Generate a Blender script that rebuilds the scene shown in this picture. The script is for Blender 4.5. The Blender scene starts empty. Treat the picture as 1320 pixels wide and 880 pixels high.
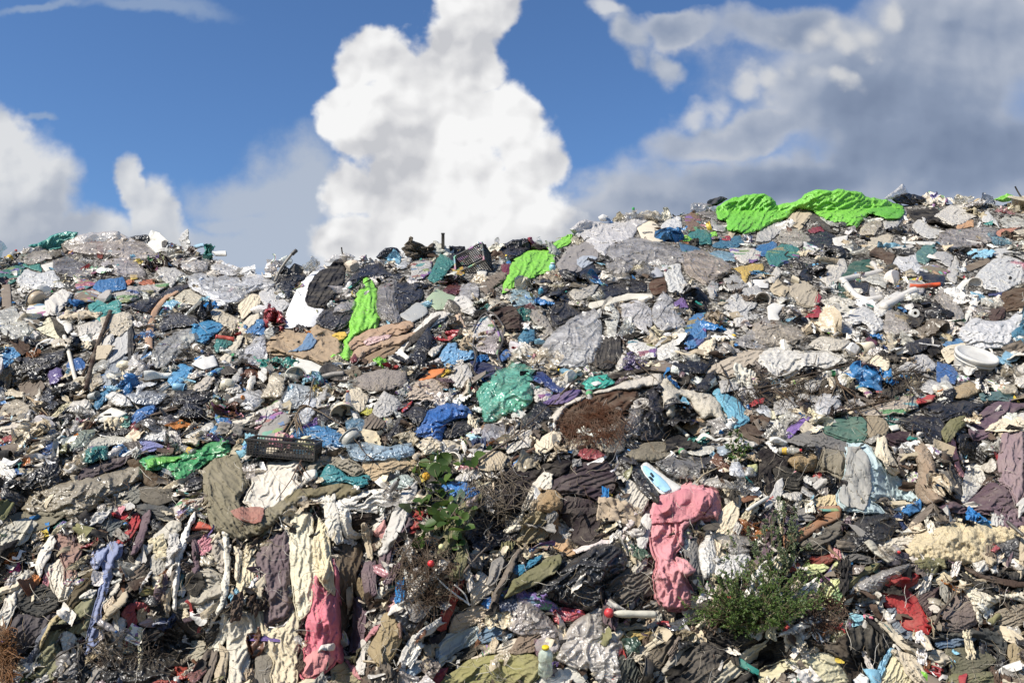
import bpy, bmesh, math, random
import numpy as np
from mathutils import Vector, Matrix

random.seed(7)
RNG = np.random.default_rng(7)
C = bpy.context.scene.collection
scene = bpy.context.scene

# ------------------------------------------------------------------ camera
IW, IH, F = 1320.0, 880.0, 1143.0
EYE = np.array([0.0, 0.0, 1.7])
PITCH = math.atan2(120.0, F)
cd = bpy.data.cameras.new("camera")
cd.sensor_width = 36.0
cd.lens = 36.0 * F / IW
cd.clip_start, cd.clip_end = 0.05, 5000.0
cam = bpy.data.objects.new("camera", cd)
cam.location = EYE
cam.rotation_euler = (math.pi / 2 + PITCH, 0, 0)
C.objects.link(cam)
scene.camera = cam
CP, SP = math.cos(PITCH), math.sin(PITCH)

def ray(u, v):
    """Unit ray through a point of the picture plane (arrays)."""
    x = (np.asarray(u, float) - 660.0) / F
    y = (440.0 - np.asarray(v, float)) / F
    d = np.stack([x, CP - y * SP, SP + y * CP], -1)
    return d / np.linalg.norm(d, axis=-1, keepdims=True), d

# ------------------------------------------------------------------ noise
_P = np.random.default_rng(3).permutation(512)
_P = np.concatenate([_P, _P, _P])
_A = np.random.default_rng(4).uniform(0, 2 * math.pi, 512)
_GX, _GY = np.cos(_A), np.sin(_A)

def noise2(x, y, seed=0):
    x = np.asarray(x, float) + seed * 17.31
    y = np.asarray(y, float) - seed * 9.77
    xi, yi = np.floor(x).astype(int), np.floor(y).astype(int)
    xf, yf = x - xi, y - yi
    def g(ix, iy):
        h = _P[(_P[ix & 511] + iy) & 511]
        return _GX[h], _GY[h]
    u = xf * xf * xf * (xf * (xf * 6 - 15) + 10)
    w = yf * yf * yf * (yf * (yf * 6 - 15) + 10)
    def dot(dx, dy):
        gx, gy = g(xi + dx, yi + dy)
        return gx * (xf - dx) + gy * (yf - dy)
    a = dot(0, 0) * (1 - u) + dot(1, 0) * u
    b = dot(0, 1) * (1 - u) + dot(1, 1) * u
    return (a * (1 - w) + b * w) * 1.5

def fbm(x, y, seed=0, octaves=4, gain=0.5):
    s, a = 0.0, 1.0
    for k in range(octaves):
        s = s + a * noise2(np.asarray(x) * 2 ** k, np.asarray(y) * 2 ** k, seed + k * 3)
        a *= gain
    return s

def smooth01(x):
    x = np.clip(x, 0, 1)
    return x * x * (3 - 2 * x)

# ------------------------------------------------------------------ the slope of the heap
_RU = [-900, -500, -200, 0, 60, 120, 200, 260, 310, 345, 380, 420, 460, 520, 560, 620, 680, 720, 760, 800, 850, 900, 950, 1050, 1150, 1200, 1260, 1320, 1500, 1800, 2300]
_RV = [470, 420, 372, 336, 320, 311, 311, 328, 350, 357, 354, 343, 340, 332, 327, 321, 319, 310, 294, 285, 282, 273, 271, 272, 266, 262, 265, 265, 275, 320, 420]
_DV = [150, 200, 262, 300, 340, 400, 480, 560, 640, 720, 800, 880, 960, 1100, 1400, 1800]
_DD = [22.5, 19.8, 16.5, 14.6, 12.8, 10.9, 9.3, 8.2, 7.4, 6.95, 6.65, 6.4, 6.1, 5.4, 4.2, 3.2]
_vv = np.arange(100, 1800, 2.0)
_dv = np.interp(_vv, _DV, _DD)
_k = np.ones(25) / 25
_dv = np.convolve(np.pad(_dv, 12, mode="edge"), _k, "valid")
CAVES = [(18, 505, 60, 42, .55), (452, 815, 26, 70, .45), (40, 655, 40, 40, .2), (590, 820, 40, 50, .25), (1165, 640, 40, 60, .4),
         (800, 365, 40, 16, .35), (205, 400, 30, 40, .3), (720, 690, 60, 35, .3), (1255, 600, 30, 60, .4), (470, 700, 40, 30, .3),
         (870, 560, 60, 25, .35), (640, 690, 50, 40, .3), (230, 830, 50, 40, .3), (1050, 620, 50, 40, .3), (985, 850, 30, 25, .3)]

def ridge(u):
    return np.interp(u, _RU, _RV)

def depth(u, v):
    """Distance of the heap's surface straight ahead (world y) behind a picture point."""
    u, v = np.asarray(u, float), np.asarray(v, float)
    vc = np.maximum(v, ridge(u))
    d = np.interp(vc, _vv, _dv)
    d = d - 0.016 * d * fbm(u / 150, vc / 95, 1, 2) - 0.006 * d * noise2(u / 50, vc / 38, 5)
    for cu, cv, ru, rv, dp in CAVES:
        q = ((u - cu) / ru) ** 2 + ((vc - cv) / rv) ** 2
        d = d + dp * np.exp(-q * 1.6)
    return d

def P(u, v, lift=0.0):
    """World point on the heap, raised by lift metres towards the viewer's side."""
    n, d = ray(u, v)
    D = depth(u, v)
    p = EYE + d * (D / d[..., 1])[..., None]
    return p - n * np.asarray(lift)[..., None]

# how far things already laid on the heap stand out (2 px raster)
HS = 2
HW, HH = int(IW / HS) + 40, int(IH / HS) + 40          # 20 cells of margin all round
HMAP = np.zeros((HH, HW))
HERO = np.zeros((HH, HW), bool)
FILM = np.zeros((HH, HW), bool)      # clear film: litter shows through it

def hidx(u, v):
    return (np.clip((np.asarray(v) / HS + 20).astype(int), 0, HH - 1), np.clip((np.asarray(u) / HS + 20).astype(int), 0, HW - 1))

def blur(a, r):
    k = np.ones(2 * r + 1) / (2 * r + 1)
    for _ in range(2):
        a = np.apply_along_axis(lambda m: np.convolve(np.pad(m, r, mode="edge"), k, "valid"), 0, a)
        a = np.apply_along_axis(lambda m: np.convolve(np.pad(m, r, mode="edge"), k, "valid"), 1, a)
    return a

# ------------------------------------------------------------------ colours and materials
def lin(h, k=0.90):
    h = h.lstrip("#")
    o = []
    for i in (0, 2, 4):
        c = int(h[i:i + 2], 16) / 255
        o.append((c / 12.92 if c <= 0.04045 else ((c + 0.055) / 1.055) ** 2.4) * k)
    return o

def faded(c, f=0.10):
    """Sun-bleached: drawn a little towards grey."""
    m = sum(c) / 3 * 1.08
    return [x * (1 - f) + m * f for x in c]

def new_mat(name):
    m = bpy.data.materials.new(name)
    m.use_nodes = True
    nt = m.node_tree
    nt.nodes.clear()
    return m, nt

def N(nt, typ, **kw):
    n = nt.nodes.new(typ)
    for k, v in kw.items():
        if k.startswith("i_"):
            n.inputs[k[2:].replace("_", " ")].default_value = v
        elif k.startswith("n_"):
            n.inputs[int(k[2:])].default_value = v
        else:
            setattr(n, k, v)
    return n

def L(nt, a, ao, b, bi):
    nt.links.new(a.outputs[ao], b.inputs[bi])

def dirty(nt, colour_socket, coord, amount, dust=(0.36, 0.31, 0.235, 1), grime=(0.045, 0.037, 0.03, 1), mud=0.0):
    """Dust in patches and dark grime specks over a base colour (wear with a shape of its own)."""
    no = N(nt, "ShaderNodeTexNoise", i_Scale=5.5, i_Detail=7.0, i_Roughness=0.68)
    L(nt, coord[0], coord[1], no, "Vector")
    mr = N(nt, "ShaderNodeMapRange", n_1=0.42, n_2=0.78, n_3=0.0, n_4=amount)
    L(nt, no, "Fac", mr, 0)
    mx = N(nt, "ShaderNodeMix", data_type="RGBA")
    nt.links.new(colour_socket, mx.inputs[6])
    mx.inputs[7].default_value = dust
    L(nt, mr, 0, mx, 0)
    n2 = N(nt, "ShaderNodeTexNoise", i_Scale=17.0, i_Detail=6.0, i_Roughness=0.75)
    L(nt, coord[0], coord[1], n2, "Vector")
    m2 = N(nt, "ShaderNodeMapRange", n_1=0.56, n_2=0.76, n_3=0.0, n_4=amount * 0.9)
    L(nt, n2, "Fac", m2, 0)
    mx2 = N(nt, "ShaderNodeMix", data_type="RGBA")
    L(nt, mx, 2, mx2, 6)
    mx2.inputs[7].default_value = grime
    L(nt, m2, 0, mx2, 0)
    return mx2.outputs[2]

def base_nodes(nt, attr=False):
    """Colour of the thing (the object's own colour, or the piece's in a mass of scraps) and coordinates."""
    if attr:
        a = N(nt, "ShaderNodeAttribute", attribute_name="tint")
        col = a.outputs["Color"]
    else:
        a = N(nt, "ShaderNodeObjectInfo")
        col = a.outputs["Color"]
    g = N(nt, "ShaderNodeNewGeometry")
    return col, (g, "Position")

def bump_noise(nt, coord, scale, dist, strength, detail=4.0, prev=None, kind="noise"):
    if kind == "crease":
        t = N(nt, "ShaderNodeTexNoise", i_Scale=scale, i_Detail=2.0, i_Roughness=0.5, i_Distortion=1.2)
        L(nt, coord[0], coord[1], t, "Vector")
        m1 = N(nt, "ShaderNodeMath", operation="SUBTRACT", n_1=0.5)
        L(nt, t, "Fac", m1, 0)
        m2 = N(nt, "ShaderNodeMath", operation="ABSOLUTE")
        L(nt, m1, 0, m2, 0)
        b = N(nt, "ShaderNodeBump", i_Strength=strength, i_Distance=dist)
        L(nt, m2, 0, b, "Height")
        if prev:
            L(nt, prev, 0, b, "Normal")
        return b
    if kind == "noise":
        t = N(nt, "ShaderNodeTexNoise", i_Scale=scale, i_Detail=detail, i_Roughness=0.6)
        out = "Fac"
    else:
        w = N(nt, "ShaderNodeTexNoise", i_Scale=scale * 0.7, i_Detail=2.0)
        L(nt, coord[0], coord[1], w, "Vector")
        ad = N(nt, "ShaderNodeVectorMath", operation="MULTIPLY_ADD")
        L(nt, w, "Color", ad, 0)
        ad.inputs[1].default_value = (0.9 / scale,) * 3
        L(nt, coord[0], coord[1], ad, 2)
        t = N(nt, "ShaderNodeTexVoronoi", feature="F1", i_Scale=scale)
        coord = (ad, 0)
        out = "Distance"
    L(nt, coord[0], coord[1], t, "Vector")
    b = N(nt, "ShaderNodeBump", i_Strength=strength, i_Distance=dist)
    L(nt, t, out, b, "Height")
    if prev:
        L(nt, prev, 0, b, "Normal")
    return b

def make_mat(code, attr=False):
    name = {"c": "cloth", "b": "plastic_bag", "t": "clear_film", "g": "black_bag", "h": "hard_plastic", "p": "board",
            "f": "fibrous_foam", "w": "wood", "s": "shiny_foil", "l": "leaf", "n": "nylon_sheet"}[code] + ("_scraps" if attr else "")
    m, nt = new_mat(name)
    out = N(nt, "ShaderNodeOutputMaterial")
    col, co = base_nodes(nt, attr)
    pb = N(nt, "ShaderNodeBsdfPrincipled")
    amount = {"c": .30, "b": .20, "t": .12, "g": .2, "h": .32, "p": .30, "f": .6, "w": .5, "s": .2, "l": .25, "n": .22}[code]
    if code in "bph" and not attr:
        # some of it is printed: bars and blocks of ink on the sheet itself
        oi = N(nt, "ShaderNodeObjectInfo")
        tc = N(nt, "ShaderNodeTexCoord")
        mp = N(nt, "ShaderNodeMapping")
        L(nt, tc, "Generated", mp, "Vector")
        mp.inputs["Scale"].default_value = (2.2, 5.0, 1.0)
        vo = N(nt, "ShaderNodeTexVoronoi", distance="CHEBYCHEV", i_Scale=1.6, i_Randomness=0.8)
        L(nt, mp, 0, vo, "Vector")
        sc_ = N(nt, "ShaderNodeSeparateColor")
        L(nt, vo, "Color", sc_, 0)
        on = N(nt, "ShaderNodeMath", operation="GREATER_THAN", n_1=0.66)
        L(nt, sc_, 0, on, 0)
        pick = N(nt, "ShaderNodeMath", operation="GREATER_THAN", n_1={"b": .88, "p": .8, "h": .95}[code])
        L(nt, oi, "Random", pick, 0)
        mu = N(nt, "ShaderNodeMath", operation="MULTIPLY")
        L(nt, on, 0, mu, 0)
        L(nt, pick, 0, mu, 1)
        hs = N(nt, "ShaderNodeCombineColor", mode="HSV", n_1=.58, n_2=.30)
        sm = N(nt, "ShaderNodeMath", operation="MULTIPLY_ADD", n_1=37.0)
        L(nt, oi, "Random", sm, 0)
        L(nt, sc_, 1, sm, 2)
        fr = N(nt, "ShaderNodeMath", operation="FRACT")
        L(nt, sm, 0, fr, 0)
        L(nt, fr, 0, hs, 0)
        mxp = N(nt, "ShaderNodeMix", data_type="RGBA")
        L(nt, mu, 0, mxp, 0)
        nt.links.new(col, mxp.inputs[6])
        L(nt, hs, 0, mxp, 7)
        col = mxp.outputs[2]
    c = dirty(nt, col, co, amount)
    if code == "f":
        v = N(nt, "ShaderNodeTexVoronoi", i_Scale=48.0)
        L(nt, co[0], co[1], v, "Vector")
        mr = N(nt, "ShaderNodeMapRange", n_1=0.0, n_2=0.35, n_3=0.75, n_4=0.0)
        L(nt, v, "Distance", mr, 0)
        mx = N(nt, "ShaderNodeMix", data_type="RGBA")
        nt.links.new(c, mx.inputs[6])
        mx.inputs[7].default_value = (0.09, 0.065, 0.04, 1)
        n3 = N(nt, "ShaderNodeTexNoise", i_Scale=9.0)
        L(nt, co[0], co[1], n3, "Vector")
        mu = N(nt, "ShaderNodeMath", operation="MULTIPLY")
        L(nt, mr, 0, mu, 0)
        L(nt, n3, "Fac", mu, 1)
        L(nt, mu, 0, mx, 0)
        c = mx.outputs[2]
    nt.links.new(c, pb.inputs["Base Color"])
    rough = {"c": .92, "b": .40, "t": .30, "g": .36, "h": .45, "p": .8, "f": .95, "w": .85, "s": .18, "l": .5, "n": .5}[code]
    pb.inputs["Roughness"].default_value = rough
    pb.inputs["Specular IOR Level"].default_value = {"t": .9, "c": .15, "f": .1, "p": .25, "w": .2, "l": .35}.get(code, .5)
    if code in "tbgn":
        pb.inputs["Coat Weight"].default_value = {"t": .9, "b": .5, "g": .3, "n": .15}[code]
        pb.inputs["Coat Roughness"].default_value = {"t": .27, "b": .30, "g": .33, "n": .3}[code]
    if code == "s":
        pb.inputs["Metallic"].default_value = 0.7
    if code == "c":
        b = bump_noise(nt, co, 8.0, 0.05, 0.35, 2.0, None, "crease")
        b = bump_noise(nt, co, 24.0, 0.012, 0.3, 2.0, b, "crease")
        b = bump_noise(nt, co, 220.0, 0.002, 0.4, 3.0, b)
    elif code in "btn":
        k = 1.15 if code == "t" else 1.0
        b = bump_noise(nt, co, 6.0, 0.12, min(0.5 * k, 1), 2.0, None, "crease")
        b = bump_noise(nt, co, 17.0, 0.04, .07 if code == "t" else .2, 2.0, b, "crease")
    elif code in "gs":
        b = bump_noise(nt, co, 7.0, 0.12, 0.6, 2.0, None, "crease")
        b = bump_noise(nt, co, 18.0, 0.04, 0.10, 2.0, b, "crease")
    elif code == "f":
        b = bump_noise(nt, co, 40.0, 0.03, 0.9, 6.0)
    elif code == "w":
        b = bump_noise(nt, co, 60.0, 0.01, 0.7, 5.0)
    else:
        b = bump_noise(nt, co, 30.0, 0.01, 0.35, 4.0)
    L(nt, b, 0, pb, "Normal")
    L(nt, b, 0, pb, "Coat Normal")
    last = pb
    if code in "bnt" or code == "l":
        tr = N(nt, "ShaderNodeBsdfTranslucent")
        nt.links.new(c, tr.inputs["Color"])
        L(nt, b, 0, tr, "Normal")
        mix = N(nt, "ShaderNodeMixShader", n_0={"b": .16, "n": .12, "t": .14, "l": .35}[code])
        L(nt, pb, 0, mix, 1)
        L(nt, tr, 0, mix, 2)
        last = mix
    if code == "t":
        tp = N(nt, "ShaderNodeBsdfTransparent")
        n4 = N(nt, "ShaderNodeTexNoise", i_Scale=4.0, i_Detail=2.0, i_Roughness=0.5, i_Distortion=0.8)
        L(nt, co[0], co[1], n4, "Vector")
        mr = N(nt, "ShaderNodeMapRange", n_1=0.32, n_2=0.66, n_3=0.14, n_4=0.62)
        L(nt, n4, "Fac", mr, 0)
        mix2 = N(nt, "ShaderNodeMixShader")
        L(nt, mr, 0, mix2, 0)
        L(nt, last, 0, mix2, 1)
        L(nt, tp, 0, mix2, 2)
        last = mix2
    L(nt, last, 0, out, "Surface")
    return m

MAT = {k: make_mat(k) for k in "cbtghpfwsln"}

# ------------------------------------------------------------------ linking
def mesh_np(name, verts, faces, smooth=True):
    me = bpy.data.meshes.new(name)
    verts = np.asarray(verts, np.float32)
    me.vertices.add(len(verts))
    me.vertices.foreach_set("co", verts.ravel())
    if isinstance(faces, np.ndarray):
        n, k = faces.shape
        me.loops.add(n * k)
        me.loops.foreach_set("vertex_index", faces.astype(np.int32).ravel())
        me.polygons.add(n)
        me.polygons.foreach_set("loop_start", np.arange(n, dtype=np.int32) * k)
        me.polygons.foreach_set("loop_total", np.full(n, k, np.int32))
    else:
        tot = [len(f) for f in faces]
        me.loops.add(sum(tot))
        me.loops.foreach_set("vertex_index", np.array([i for f in faces for i in f], np.int32))
        me.polygons.add(len(faces))
        me.polygons.foreach_set("loop_start", np.concatenate([[0], np.cumsum(tot)[:-1]]).astype(np.int32))
        me.polygons.foreach_set("loop_total", np.array(tot, np.int32))
    me.polygons.foreach_set("use_smooth", np.full(len(me.polygons), smooth))
    me.update(calc_edges=True)
    me.validate()
    return me

def place_mesh(name, verts, faces, mat, colour, parent=None, smooth=True, origin=None):
    verts = np.asarray(verts, float)
    if origin is None:
        origin = verts.mean(0)
    if parent is not None:
        origin = np.array(parent["_o"])
    me = mesh_np(name, verts - origin, faces, smooth)
    if isinstance(mat, str):
        mat = MAT[mat]
    if mat is MAT.get("t"):
        colour = [min(x * 1.45, .86) for x in colour]
    me.materials.append(mat)
    o = bpy.data.objects.new(name, me)
    C.objects.link(o)
    o.color = (*colour, 1.0)
    if parent is None:
        o.location = origin
        o["_o"] = [float(x) for x in origin]
    else:
        o.parent = parent
        o["_o"] = list(parent["_o"])
    return o

THINGS = []      # (object, u, v, description, group, radius in px)
ANCHORS = []     # (phrase, u, v, half width, half height)
CAT = {}

def register(o, u, v, desc, group=None, cat=None, r=10.0):
    o["category"] = cat or CAT.get(o.name.split(".")[0], o.name.split(".")[0].replace("_", " "))
    THINGS.append([o, u, v, desc, group, r])

def root(name, u, v, lift=0.0):
    o = bpy.data.objects.new(name, None)
    C.objects.link(o)
    p = P(np.array([u]), np.array([v]), np.array([lift]))[0]
    o.location = p
    o.empty_display_size = 0.1
    o["_o"] = [float(x) for x in p]
    return o

def catmull(pts, per=6, closed=True, alpha=1.0):
    pts = np.asarray(pts, float)
    n = len(pts)
    out = []
    rng = range(n) if closed else range(n - 1)
    for i in rng:
        if closed:
            p0, p1, p2, p3 = pts[i - 1], pts[i], pts[(i + 1) % n], pts[(i + 2) % n]
        else:
            p0, p1, p2, p3 = pts[max(i - 1, 0)], pts[i], pts[i + 1], pts[min(i + 2, n - 1)]
        m1, m2 = (p2 - p0) * 0.5 * alpha, (p3 - p1) * 0.5 * alpha
        for t in np.linspace(0, 1, per, endpoint=False):
            h = (2 * t ** 3 - 3 * t ** 2 + 1, t ** 3 - 2 * t ** 2 + t, -2 * t ** 3 + 3 * t ** 2, t ** 3 - t ** 2)
            out.append(h[0] * p1 + h[1] * m1 + h[2] * p2 + h[3] * m2)
    if not closed:
        out.append(pts[-1])
    return np.array(out)

def inside(px, py, poly):
    r = np.zeros(px.shape, bool)
    x, y = poly[:, 0], poly[:, 1]
    n = len(poly)
    for i in range(n):
        j = i - 1
        if y[i] == y[j]:
            continue
        c = ((y[i] > py) != (y[j] > py)) & (px < (x[j] - x[i]) * (py - y[i]) / (y[j] - y[i]) + x[i])
        r ^= c
    return r

def near_edge(q, poly):
    """Distance from points q to a closed outline, and the closest points on it."""
    a, b = poly, np.roll(poly, -1, 0)
    best = np.full(len(q), 1e9)
    pt = np.zeros_like(q)
    for i in range(len(a)):
        ab = b[i] - a[i]
        t = np.clip(((q - a[i]) @ ab) / max(ab @ ab, 1e-9), 0, 1)
        c = a[i] + t[:, None] * ab
        d = np.hypot(*(q - c).T)
        m = d < best
        best[m] = d[m]
        pt[m] = c[m]
    return best, pt

def worley_ridge(a, b, lam, rng):
    """Creased sheet: 0 inside the facets, rising to sharp crests where they meet."""
    x0, x1, y0, y1 = a.min() - lam, a.max() + lam, b.min() - lam, b.max() + lam
    n = int(min(max((x1 - x0) * (y1 - y0) / lam ** 2, 5), 320))
    s = np.stack([rng.uniform(x0, x1, n), rng.uniform(y0, y1, n)], -1)
    d = np.hypot(a[:, None] - s[None, :, 0], b[:, None] - s[None, :, 1])
    d = np.partition(d, 1, axis=1)
    return 1 - np.clip((d[:, 1] - d[:, 0]) / (0.55 * lam), 0, 1), d[:, 0] / lam

def wrinkle(a, b, code, ang, seed, size):
    """Relief of a crumpled or draped sheet, in metres; a and b are metres across it."""
    rng = np.random.default_rng(seed)
    t = math.radians(ang)
    w1 = noise2(a / 0.3, b / 0.3, seed) * 0.13 + noise2(a / 0.11, b / 0.11, seed + 3) * 0.025
    w2 = noise2(a / 0.3, b / 0.3, seed + 11) * 0.13 + noise2(a / 0.11, b / 0.11, seed + 14) * 0.025
    al = (a + w1) * math.cos(t) + (b + w2) * math.sin(t)
    ac = -(a + w1) * math.sin(t) + (b + w2) * math.cos(t)
    s = min(max(size / 0.45, 0.45), 1.1)
    if code in "ck":
        f = 0.0
        mod = 0.12 + 1.5 * smooth01(0.45 + 1.1 * noise2(a / 0.24, b / 0.24, seed + 31))
        big, mid_, run = rng.uniform(.7, 1.35), rng.uniform(.3, 1.1), rng.uniform(1.6, 3.4) + rng.uniform(2.0, 5.0) * abs(math.sin(t))
        for lam, amp in ((0.24, 0.085 * big), (0.11, 0.046 * mid_), (0.05, 0.010)):
            lam2 = lam * (0.5 + 0.4 * s) * (0.8 + 0.5 * big / 1.3)
            n = noise2(ac / lam2, al / (lam2 * run), seed + int(lam * 1000))
            f = f + amp * (0.6 + 0.4 * s) * mod * (0.6 - np.abs(n) ** .65 * 1.7)
        r, _ = worley_ridge(a, b, 0.14 * (0.6 + .4 * s), rng)
        return f + 0.016 * s * r ** 1.5 + 0.004 * s * noise2(a / 0.05, b / 0.05, seed + 5)
    if code == "n":
        r1, _ = worley_ridge(ac, al * 0.45, 0.26 * (0.55 + .45 * s), rng)
        r2, _ = worley_ridge(ac, al * 0.6, 0.11 * (0.55 + .45 * s), rng)
        n = noise2(ac / 0.16, al / 1.1, seed + 2)
        return s * (0.075 * r1 ** 1.3 + 0.036 * r2 ** 1.5 - 0.10 * np.abs(n) ** .7)
    if code in "btgsn":
        r1, c1 = worley_ridge(ac, al * 0.62, 0.15 * (0.55 + .45 * s), rng)
        r2, c2 = worley_ridge(ac, al * 0.7, 0.065 * (0.6 + .4 * s), rng)
        n = noise2(ac / 0.06, al / 0.28, seed + 2)
        k = {"b": 1.05, "t": 1.1, "g": 1.2, "s": .8, "n": 1.0}[code]
        if code == "t":
            n = n * .6 + .4 * noise2(ac / 0.13, al / 0.9, seed + 4)
            r2 = r2 * .45
        return k * s * (0.07 * r1 ** 1.4 + 0.03 * r2 ** 1.5 - 0.045 * np.abs(n) + 0.006 * noise2(a / 0.02, b / 0.02, seed + 6))
    if code == "p":
        r1, _ = worley_ridge(a, b, 0.3, rng)
        return 0.018 * s * r1 ** 2 + 0.012 * s * fbm(a / 0.15, b / 0.15, seed, 2)
    if code == "f":
        return 0.035 * s * fbm(a / 0.09, b / 0.09, seed, 4, 0.62)
    if code == "w":
        return 0.006 * fbm(ac / 0.03, al / 0.2, seed, 3)
    return 0.010 * s * fbm(a / 0.12, b / 0.12, seed, 3)


SIM = {"c": (1.70, 1.12, .10), "b": (1.32, 1.16, .06), "t": (1.28, 1.16, .06), "g": (1.30, 1.16, .06), "n": (1.48, 1.10, .10), "s": (1.25, 1.15, .04)}

def buckle(gidx, w, used, a, b, z, floor, pinned, code, ang, steps=46):
    """Spare cloth inside a fixed outline: it buckles into folds and settles on what is under it (position based dynamics)."""
    k1, k2, kb = SIM[code]
    if code == 'c':
        k1 = 1.14 + .44 * (len(OUTLINE) * .6180339 % 1.0)
    rim = .05 if code in 'cn' else .03
    t = math.radians(ang)
    inv = np.full(gidx, -1)
    inv[used] = np.arange(len(used))
    r, c = used // w, used % w
    sets = []
    def pairs(dr, dc, par, wt):
        ok = (c + dc < w) & (c + dc >= 0) & par
        j = used[ok] + dr * w + dc
        g = j < gidx
        i0, j = np.nonzero(ok)[0][g], j[g]
        j = inv[j]
        m = j >= 0
        i0, j = i0[m], j[m]
        if len(i0) == 0:
            return
        da, db = a[j] - a[i0], b[j] - b[i0]
        al, ac = da * math.cos(t) + db * math.sin(t), -da * math.sin(t) + db * math.cos(t)
        l0 = np.sqrt(da * da + db * db + (z[j] - z[i0]) ** 2)
        sets.append((i0, j, l0, np.maximum(l0 * .98, np.hypot(al * k2, ac * k1)), wt))
    for o in (0, 1):
        pairs(0, 1, c % 2 == o, 1.0)
        pairs(1, 0, r % 2 == o, 1.0)
        pairs(1, 1, r % 2 == o, .5)
        pairs(1, -1, r % 2 == o, .5)
        pairs(0, 2, (c // 2) % 2 == o, kb)
        pairs(2, 0, (r // 2) % 2 == o, kb)
    p = np.stack([a, b, z], -1)
    p0 = p.copy()
    v = np.zeros_like(p)
    fr = ~pinned
    wv = np.where(pinned, 0.0, 1.0)
    for st in range(steps):
        k = min(st / 24.0, 1.0)
        v *= .88
        v[:, 2] -= .00022
        q = p + v
        for _ in range(2):
            for i0, j, l0, l1, wt in sets:
                d = q[j] - q[i0]
                ln = np.sqrt((d * d).sum(1)) + 1e-9
                cc = d * (.5 * wt * (ln - (l0 + (l1 - l0) * k)) / ln)[:, None]
                q[i0] += cc
                q[j] -= cc
            q[:, :2] += (p0[:, :2] - q[:, :2]) * .04
            q[pinned, :2] = p0[pinned, :2]
            q[:, 2] = np.maximum(q[:, 2], floor)
            q[pinned, 2] = np.minimum(q[pinned, 2], rim)
        v = q - p
        m = np.sqrt((v * v).sum(1, keepdims=True))
        v *= np.minimum(1, .03 / (m + 1e-9))
        p = p + v
    return p

_seed = [100]
OUTLINE = {}

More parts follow.
